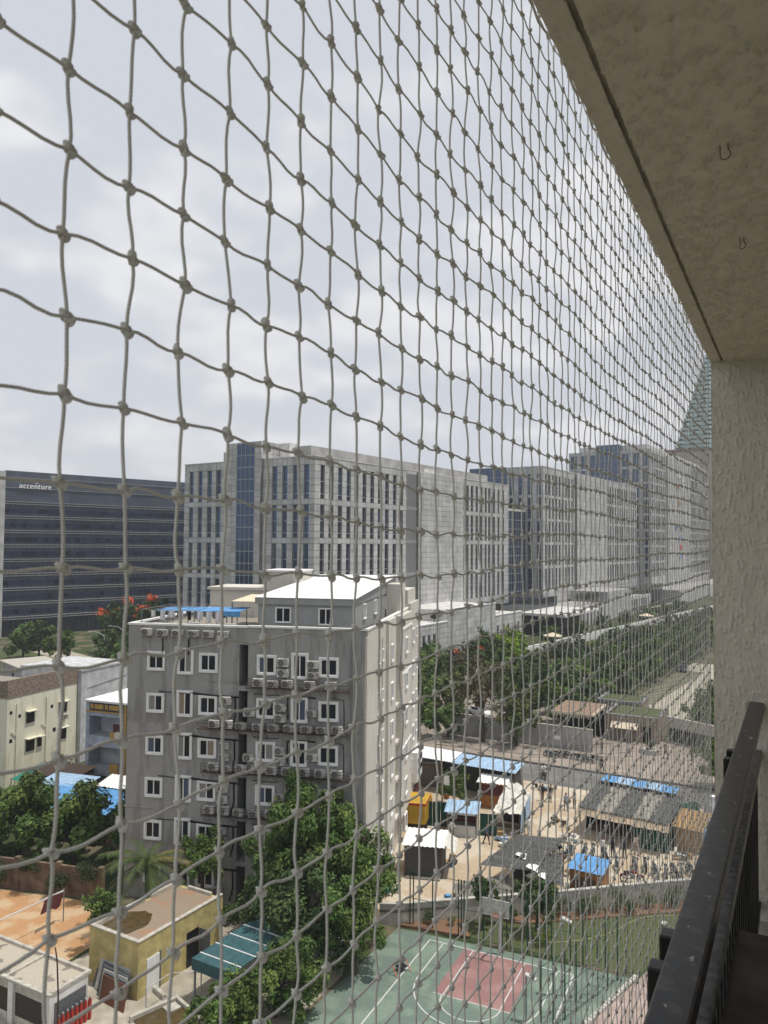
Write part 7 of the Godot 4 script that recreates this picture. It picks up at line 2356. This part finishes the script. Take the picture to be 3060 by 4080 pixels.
# ---------------------------------------------------------------- beyond the road
func make_far_side():
	var b: MB
	var cw := thing("grey_compound_wall", "plain grey compound wall with a small notice beyond the road", "wall", Vector3(-38, 0, -101.6))
	for i in 5: pbox("wall_panel", Vector3(-6.0 + i * 4.0, 0, -0.1), Vector3(-2.02 + i * 4.0, 2.9, 0.1), M.grey_render, cw)
	pbox("coping", Vector3(-6.0, 2.9, -0.16), Vector3(14.0, 3.02, 0.16), M.concrete_pale, cw)
	pbox("notice", Vector3(8.9, 1.2, 0.1), Vector3(9.9, 1.7, 0.13), M.sign_white, cw)
	# pergola
	var pg := thing("pergola_roof", "brown slatted pergola roof over a dark open bay beyond the wall", "pergola", Vector3(-27.2, 0, -107.2), deg_to_rad(0))
	pbox("fascia", Vector3(-2.8, 4.25, 3.7), Vector3(2.8, 4.55, 3.85), M.awning, pg)
	pbox("fascia", Vector3(2.7, 4.25, -3.8), Vector3(2.85, 4.55, 3.7), M.awning, pg)
	for i in 16: pbox("slat", Vector3(-2.75 + i * 0.345, 4.5, -3.8), Vector3(-2.75 + i * 0.345 + 0.26, 4.58, 3.68), M.pergola, pg)
	for p in [Vector3(-2.6, 0, 3.5), Vector3(2.5, 0, 3.5), Vector3(-2.6, 0, -3.6), Vector3(2.5, 0, -3.6)]: pbox("post", p - Vector3(0.1, 0, 0.1), p + Vector3(0.1, 4.45, 0.1), M.shutter_dark, pg)
	pbox("back_wall", Vector3(-2.7, 0, -3.7), Vector3(2.7, 4.2, -3.5), M.window_dark, pg)
	for i in 18:
		var h := 0.25 + 0.2 * absf(sin(i * 2.1))
		pbox("fringe", Vector3(-2.7 + i * 0.3, 4.25 - h, 3.72), Vector3(-2.55 + i * 0.3, 4.25, 3.76), M.awning, pg)
	# gatehouse
	var gh := thing("gatehouse", "stone clad gatehouse with turf roof and beige awning beyond the road", "building", Vector3(-20.8, 0, -114.6))
	var n := 0
	for i in 7:
		for j in 4:
			pbox("stone_panel", Vector3(-3.6 + i * 1.03 + 0.015, 0.0 + j * 0.86, 4.4), Vector3(-3.6 + (i + 1) * 1.03 - 0.015, (j + 1) * 0.86 - 0.02, 4.5), M.gate_tan, gh)
			pbox("stone_panel", Vector3(3.55, j * 0.86, 4.4 - (i + 1) * 1.26 + 0.015), Vector3(3.65, (j + 1) * 0.86 - 0.02, 4.4 - i * 1.26 - 0.015), M.gate_tan, gh)
	pbox("core", Vector3(-3.55, 0, -4.5), Vector3(3.54, 3.0, 4.39), M.brown_block, gh)
	pbox("turf_roof", Vector3(-3.2, 3.0, -4.2), Vector3(3.2, 3.12, 4.1), M.lawn, gh)
	for e in [[Vector3(-3.62, 3.44, 4.1), Vector3(3.67, 3.54, 4.52)], [Vector3(3.25, 3.44, -4.5), Vector3(3.67, 3.54, 4.1)], [Vector3(-3.62, 3.44, -4.5), Vector3(-3.2, 3.54, 4.1)]]: pbox("coping", e[0], e[1], M.pipe_grey, gh)
	b = MB.new()
	b._o([Vector3(-2.6, 1.9, 5.6), Vector3(1.0, 1.9, 5.6), Vector3(1.0, 2.6, 4.5), Vector3(-2.6, 2.6, 4.5)], Vector3(0, 1, 1))
	b._o([Vector3(-2.6, 1.87, 5.6), Vector3(1.0, 1.87, 5.6), Vector3(1.0, 2.57, 4.5), Vector3(-2.6, 2.57, 4.5)], Vector3(0, -1, -1))
	part("awning", b.mesh(), M.awning, gh)
	pbox("doorway", Vector3(1.4, 0, 4.5), Vector3(2.6, 2.2, 4.53), M.window_dark, gh)
	var lv := thing("turf_roof_hut", "low hut with turf roof behind the brown pergola", "hut", Vector3(-24.6, 0, -124.5))
	pbox("wall", Vector3(-3.2, 0, -3.5), Vector3(3.2, 2.9, 3.5), M.gate_tan, lv)
	pbox("turf_roof", Vector3(-2.9, 2.9, -3.2), Vector3(2.9, 3.0, 3.2), M.lawn, lv)
	for e in [[Vector3(-3.3, 2.9, 3.2), Vector3(3.3, 3.3, 3.6)], [Vector3(2.9, 2.9, -3.5), Vector3(3.3, 3.3, 3.2)], [Vector3(-3.3, 2.9, -3.5), Vector3(-2.9, 3.3, 3.2)]]: pbox("parapet", e[0], e[1], M.pipe_grey, lv)
	# slatted gate wall to the right
	var gt := thing("slatted_gate", "dark slatted gate under a long pale concrete beam at the right", "gate", Vector3(-13.2, 0, -111.2), deg_to_rad(-25))
	for i in 26: pbox("slat", Vector3(-3.4 + i * 0.28, 0.1, 0), Vector3(-3.28 + i * 0.28, 2.0, 0.08), M.shutter_dark, gt)
	pbox("beam", Vector3(-3.6, 2.05, -0.2), Vector3(4.2, 3.5, 0.25), M.concrete_pale, gt)
	pbox("plinth", Vector3(-3.6, 0, -0.2), Vector3(4.2, 0.1, 0.3), M.concrete_pale, gt)
	pbox("back_panel", Vector3(-3.5, 0.1, -0.6), Vector3(4.1, 2.0, -0.5), M.window_dark, gt)
	var pl := thing("round_planter", "round stone planter with trimmed shrub on the forecourt", "planter", Vector3(-17.4, 0.1, -105.2))
	b = MB.new()
	b.tube([Vector3.ZERO, Vector3(0, 0.5, 0), Vector3(0, 0.52, 0)], [1.5, 1.4, 1.2], 18)
	part("bowl", b.mesh(), M.concrete_pale, pl)
	part("shrub", leaf_ball(611, 1.1, 900, 0.2, Color(0.05, 0.08, 0.022)), M.leaf, pl, Vector3(0, 1.2, 0))
	# umbrellas on the terrace
	for e in [[Vector3(-56.5, 1.0, -196.0), "cream parasol on the terrace above the near end of the ledge"], [Vector3(-45.5, 1.0, -268.0), "cream parasol on the terrace above the far part of the ledge"], [Vector3(-36.0, 0.0, -150.0), "white parasol among the trees below the ledge"]]:
		var u := thing("parasol", e[1], "parasol", e[0], 0.0, "parasols at the offices")
		b = MB.new()
		b.cyl(Vector3.ZERO, Vector3(0, 2.9, 0), 0.05, 0.05, 6)
		part("pole", b.mesh(), M.steel, u)
		b = MB.new()
		var r := 2.5
		for i in 8:
			var a0 := TAU * i / 8
			var a1 := TAU * (i + 1) / 8
			b.tri(Vector3(0, 3.3, 0), Vector3(cos(a1) * r, 2.5, sin(a1) * r), Vector3(cos(a0) * r, 2.5, sin(a0) * r))
			b.quad(Vector3(cos(a0) * r, 2.5, sin(a0) * r), Vector3(cos(a1) * r, 2.5, sin(a1) * r), Vector3(cos(a1) * r, 2.25, sin(a1) * r), Vector3(cos(a0) * r, 2.25, sin(a0) * r))
		part("canopy", b.mesh(), M.awning, u)
	car("white car parked left of the bare tree's trunk", -44.6, -114.4, 1.2, "car_white")
	car("white car parked right of the bare tree's trunk", -39.1, -111.6, 1.0, "car_white")
	car("dark car under the trees near the right end of the boulevard", -22.5, -176.0, 0.1, "car_dark")
	car("black car parked right of the grass strips", -14.2, -134.0, 0.1, "car_dark", 0.06)
	car("dark red car at the far left under the flame tree", -139.0, -124.0, 1.0, "car_red")
	ground_sheet("parking_paving", [-62, -118, -30, -112.6, -34, -130, -58, -134], 0.03, M.forecourt)
	ground_sheet("left_lawn", [-185, -118, -150, -96, -128, -104, -150, -130], 0.02, M.lawn)
	ground_sheet("left_path", [-170, -126, -122, -112, -120, -118, -165, -132], 0.03, M.pave)
	var pb := thing("flat_roofed_hut", "grey flat roofed hut in front of the dark glass office", "hut", Vector3(-128, 0, -98), deg_to_rad(-20))
	pbox("wall", Vector3(-8, 0, -4), Vector3(8, 3.4, 4), M.grey_render, pb)
	pbox("roof", Vector3(-8.3, 3.4, -4.3), Vector3(8.3, 3.7, 4.3), M.concrete_pale, pb)
	pbox("doorway", Vector3(-1, 0, 4.0), Vector3(0.4, 2.2, 4.03), M.window_dark, pb)
	for e in [[Vector3(-132.5, 0, -118.5), "nearer curved street lamp before the dark glass office", 0.3], [Vector3(-137.5, 0, -128.5), "farther curved street lamp before the dark glass office", 0.3]]:
		var l := thing("street_lamp", e[1], "street lamp", e[0], e[2], "street lamps before the glass office")
		b = MB.new()
		b.tube([Vector3.ZERO, Vector3(0, 5.0, 0), Vector3(-0.4, 6.4, 0), Vector3(-1.6, 7.1, 0), Vector3(-3.4, 7.3, 0)], [0.11, 0.09, 0.08, 0.07, 0.06], 7)
		part("mast", b.mesh(), M.pale_metal, l)
		pbox("lamp_head", Vector3(-4.1, 7.2, -0.15), Vector3(-3.3, 7.36, 0.15), M.pale_metal, l, 0.04)

# ---------------------------------------------------------------- planting
func make_plants():
	# near: left of the hostel, in front of it, by the court
	var lt := [[-64.5, -42.6, 7.0, 3.7], [-59.0, -44.0, 7.2, 3.9], [-53.6, -45.2, 7.0, 3.8], [-48.8, -46.4, 6.2, 3.1]]
	for i in lt.size(): tree("leafy_tree", "dense green tree, %s from left over the clay court wall" % ORD[i], lt[i][0], lt[i][1], lt[i][2], lt[i][3], "green", 9000, 0.062, "trees behind the clay court wall")
	tree("leafy_tree", "tall green tree rising highest before the grey hostel front", -30.4, -45.0, 10.4, 3.1, "green", 11000, 0.056, "trees before the hostel")
	tree("leafy_tree", "green tree at the hostel's right corner", -26.6, -45.6, 8.4, 2.9, "green", 10000, 0.058, "trees before the hostel")
	tree("leafy_tree", "green tree left of the tallest one before the hostel", -32.6, -44.4, 7.0, 2.5, "green", 8000, 0.065, "trees before the hostel")
	tree("leafy_tree", "broad dark tree over the teal canopy", -28.0, -41.6, 6.8, 3.6, "dark", 12000, 0.052, "trees before the hostel")
	tree("leafy_tree", "green tree with bare trunk at the basketball court's left edge", -24.9, -42.6, 6.6, 2.7, "green", 9000, 0.058, "trees before the hostel")
	tree("leafy_tree", "low green tree at the bottom left of the court", -26.6, -36.6, 4.6, 2.9, "green", 10000, 0.058, "trees before the hostel")
	tree("leafy_tree", "small green tree at the very bottom before the basin", -27.9, -33.0, 3.2, 2.0, "green", 7000, 0.065, "trees before the hostel")
	tree("leafy_tree", "dark low tree filling the gap behind the teal canopy", -30.8, -42.4, 5.0, 2.6, "dark", 8000, 0.06, "trees before the hostel")
	palm("palm with drooping yellowing fronds at the hostel's left corner", -40.9, -40.8, 4.2)
	tree("leafy_tree", "slim green tree between the palm and the hostel windows", -38.0, -43.4, 6.0, 1.7, "green", 5000, 0.085, "trees before the hostel")
	for i in 9: bush("wall_creeper", "dark creeper clump %s from left on the clay court wall" % ORD[i], -67.5 + i * 2.55, -35.9 - i * 0.635, 1.2 + 0.25 * sin(i * 2.6), Color(0.036, 0.056, 0.02), 1300, "creepers on the clay court wall", 0.5 if i % 2 else 1.1, 0.17)
	var gcol := Color(0.05, 0.085, 0.022)
	tree("slim_shrub", "slim shrub tree left of the yellow pump house", -41.0, -36.8, 4.0, 1.2, "green", 2600, 0.10)
	bush("green_bush", "dark bush against the far left of the pump house", -40.2, -39.6, 1.4, Color(0.035, 0.06, 0.02), 1400, "", 0.0, 0.16)
	bush("green_bush", "creeper hanging on the far end of the pump house", -34.0, -41.6, 1.5, gcol, 1500, "", 0.8, 0.16)
	bush("green_bush", "shrub by the far right corner of the cream block", -69.0, -57.0, 1.8, Color(0.045, 0.07, 0.025), 1200, "", 1.2, 0.2)
	bush("green_bush", "pale green shrub by the drainpipes of the cream block", -72.5, -57.0, 1.5, Color(0.05, 0.08, 0.03), 1000, "", 1.0, 0.2)
	rng.seed = 31
	for i in 13:
		var s := i / 12.0
		var p := Vector2(-19.6, -53.3).lerp(Vector2(-7.2, -62.8), s)
		bush("garden_shrub", "garden shrub %s from left along the boundary wall" % ORD[i], p.x + rng.randf_range(-0.3, 0.3), p.y + rng.randf_range(-0.3, 0.3), rng.randf_range(0.75, 1.25), Color(0.05, 0.075, 0.025) if i % 3 else Color(0.075, 0.10, 0.025), 700, "shrubs along the boundary wall", 0.1, 0.14)
	bush("garden_shrub", "young shrub in the soil bed left of the court fence", -23.4, -50.4, 0.8, gcol, 500, "", 0.18, 0.13)
	bush("garden_shrub", "small yellow green shrub in the soil bed", -21.9, -50.9, 0.5, Color(0.10, 0.12, 0.03), 300, "", 0.18, 0.12)
	tree("slim_shrub", "dark slim tree behind the basketball backboard", -19.9, -51.6, 3.6, 1.0, "dark", 2200, 0.11)
	tree("slim_shrub", "dark tree right of the basketball backboard", -16.4, -52.9, 3.9, 1.5, "dark", 3000, 0.10)
	bush("garden_shrub", "lime green shrub at the lawn corner behind the court", -15.6, -51.8, 0.9, Color(0.12, 0.17, 0.03), 700, "", 0.0, 0.14)
	tree("leafy_tree", "small round tree in the market behind the kiosk", -31.6, -74.0, 3.9, 1.7, "green", 3200, 0.10)
	tree("leafy_tree", "green tree at the road's right end beside the balcony column", -8.6, -93.8, 5.5, 2.4, "green", 3000, 0.10)
	tree("leafy_tree", "green tree right of the pair at the market's right edge", -4.5, -84.0, 5.0, 2.2, "green", 2600, 0.10)
	for i in 6: tree("verge_tree", "tree %s from the near end right of the slatted gate" % ORD[i], -8.6 + i * 0.6, -114.0 - i * 9.0, 5.4, 2.7, "green" if i % 2 else "dark", 2200, 0.11, "trees right of the gate")
	# around the bare tree
	tree("bare_tree", "tall half bare brown tree beyond the market", -38.3, -99.6, 11.0, 4.2, "brown", 5200, 0.065)
	var mid := [[-47.0, -97.5, 6.0, 2.8, "green"], [-43.5, -99.5, 5.0, 2.4, "green"], [-33.6, -99.6, 6.4, 2.8, "olive"], [-34.5, -104.5, 7.5, 3.2, "olive"], [-51.5, -106.0, 7.6, 3.3, "green"], [-47.5, -110.0, 7.2, 3.0, "olive"], [-55.5, -113.0, 8.2, 3.6, "green"], [-50.0, -120.0, 7.4, 3.2, "olive"], [-42.0, -122.0, 7.0, 3.2, "olive"], [-59.5, -122.0, 8.0, 3.6, "green"], [-45.5, -131.0, 7.5, 3.6, "olive"], [-38.0, -119.0, 7.2, 3.2, "dark"]]
	for i in mid.size(): tree("roadside_tree", "tree %s by nearness in the grove around the bare tree" % ORD[i], mid[i][0], mid[i][1], mid[i][2], mid[i][3], mid[i][4], 2800, 0.10, "grove beyond the road")
	tree("flame_tree", "flame tree with orange blossom below the podium wall", -58.0, -141.0, 8.4, 4.2, "flame", 3400, 0.09)
	tree("dead_tree", "leafless brown treetop in front of the flame tree", -54.5, -132.0, 7.8, 3.2, "brown", 1800, 0.08)
	tree("ferny_tree", "bright yellow green tree in front of the podium, upper one", -54.0, -158.0, 9.6, 4.4, "bright", 3400, 0.10)
	tree("ferny_tree", "bright yellow green tree in front of the podium, lower one", -48.5, -143.0, 8.0, 4.0, "bright", 3200, 0.10)
	tree("ferny_tree", "dark feathery tree beside the bright ones", -57.5, -152.0, 9.0, 3.6, "green", 2800, 0.10)
	var rowd := []
	for i in 15: rowd.append([-32.0 + i * 0.6, -115.0 - i * 7.4, 7.4 + 0.5 * sin(i * 2.0), 4.2])
	for i in rowd.size(): tree("avenue_tree", "dark tree %s from the near end of the avenue row" % ORD[i], rowd[i][0], rowd[i][1], rowd[i][2], rowd[i][3], "dark" if i % 2 else "green", 2800, 0.10, "dark avenue row")
	for i in 13: tree("avenue_tree", "tree %s from the near end of the row below the white ledge" % ORD[i], -49.0 + i * 1.75, -160.0 - i * 11.0, 5.6 + 0.4 * sin(i * 1.7), 3.6, "dark" if i % 3 else "olive", 2400, 0.10, "row below the white ledge")
	for i in 14: tree("avenue_tree", "tree %s from the near end of the middle row between ledge and avenue" % ORD[i], -39.5 + i * 1.15, -128.0 - i * 9.4, 6.6 + 0.5 * sin(i * 2.3), 4.1, "green" if i % 3 else "dark", 2400, 0.10, "middle row of trees")
	for i in 7: tree("avenue_tree", "small tree %s from the near end right of the grass strips" % ORD[i], -13.6 + i * 0.7, -121.0 - i * 9.0, 4.6, 2.2, "green", 1800, 0.12, "trees right of the grass strips")
	for i in 9:
		var hb := part("ledge_hedge", leaf_ball(3000 + i, 3.0, 1600, 0.34, Color(0.15, 0.17, 0.03), 14, 0.35), M.leaf, self, Vector3(-51.5 + i * 3.05, 1.0, -188.0 - i * 19.0))
		hb.scale = Vector3(0.7, 1.0, 4.0)
		hb.rotation.y = -0.158
		tag(hb, "yellow green hedge %s from the near end below the white ledge" % ORD[i], "hedge", "hedges below the white ledge")
	for i in 6:
		var hc := part("ledge_planting", leaf_ball(3100 + i, 2.0, 800, 0.3, Color(0.14, 0.14, 0.04), 12, 0.4), M.leaf, self, Vector3(-56.4 + i * 4.9, 2.5, -188.0 - i * 31.0))
		hc.scale = Vector3(0.7, 1.0, 4.0)
		hc.rotation.y = -0.158
		tag(hc, "low ochre planting %s from the near end just behind the ledge" % ORD[i], "hedge", "planting on the ledge")
	for i in 9: bush("terrace_bush", "terrace bush %s from the near end before the stone podiums" % ORD[i], -63.0 + i * 2.6, -186.0 - i * 19.0, 2.4, Color(0.05, 0.07, 0.025), 600, "terrace bushes", 1.0, 0.4)
	for i in 8: tree("terrace_tree", "terrace tree %s from the near end behind the white ledge" % ORD[i], -62.0 + i * 3.0, -182.0 - i * 19.0, 4.8, 2.8, "green" if i % 2 else "olive", 1800, 0.12, "trees on the office terrace", 1.0)
	for e in [[-51.0, -141.5, 7.4, 3.6, "green", "leafy tree just left of the lower bright tree"], [-62.5, -135.0, 8.0, 3.6, "green", "leafy tree just left of the flame tree by the podium"], [-66.0, -141.0, 7.5, 3.4, "dark", "dark tree at the podium foot nearest the hostel"], [-45.0, -141.0, 6.8, 3.4, "dark", "dark tree just right of the lower bright tree"]]: tree("roadside_tree", e[5], e[0], e[1], e[2], e[3], e[4], 2600, 0.10, "trees before the terrace end")
	# far left, by the glass office
	var fl := [[-168.0, -112.0, 9.0, 4.4, "dark"], [-156.0, -116.0, 8.6, 4.2, "green"], [-147.0, -113.0, 9.5, 3.6, "dark"], [-140.0, -113.5, 8.0, 3.6, "green"], [-133.0, -120.5, 8.0, 4.0, "dark"], [-124.0, -121.0, 9.0, 4.2, "green"], [-118.0, -112.0, 9.5, 4.2, "dark"], [-109.0, -101.0, 9.0, 4.0, "green"], [-101.0, -91.0, 9.0, 4.0, "dark"], [-95.0, -83.0, 9.0, 3.8, "green"], [-112.0, -118.0, 9.5, 4.4, "dark"]]
	for i in fl.size(): tree("park_tree", "park tree %s from left before the dark glass office" % ORD[i], fl[i][0], fl[i][1], fl[i][2], fl[i][3], fl[i][4], 2400, 0.11, "park trees before the glass office")
	tree("flame_tree", "flame tree with orange blossom before the dark glass office, larger one", -144.0, -134.0, 13.5, 6.6, "flame", 4200, 0.085)
	tree("flame_tree", "flame tree with orange blossom left of the hostel roof", -133.0, -134.5, 14.0, 5.5, "flame", 3800, 0.09)
	bush("lawn_bush", "yellow bush on the lawn before the glass office", -134.0, -112.0, 2.0, Color(0.28, 0.26, 0.03), 700, "", 0.0, 0.3)

func _ready():
	rng.seed = 1
	make_view()
	make_materials()
	make_balcony()
	make_ground()
	make_offices()
	make_hostel()
	make_left()
	make_court()
	make_market()
	make_far_side()
	make_plants()
	make_net()
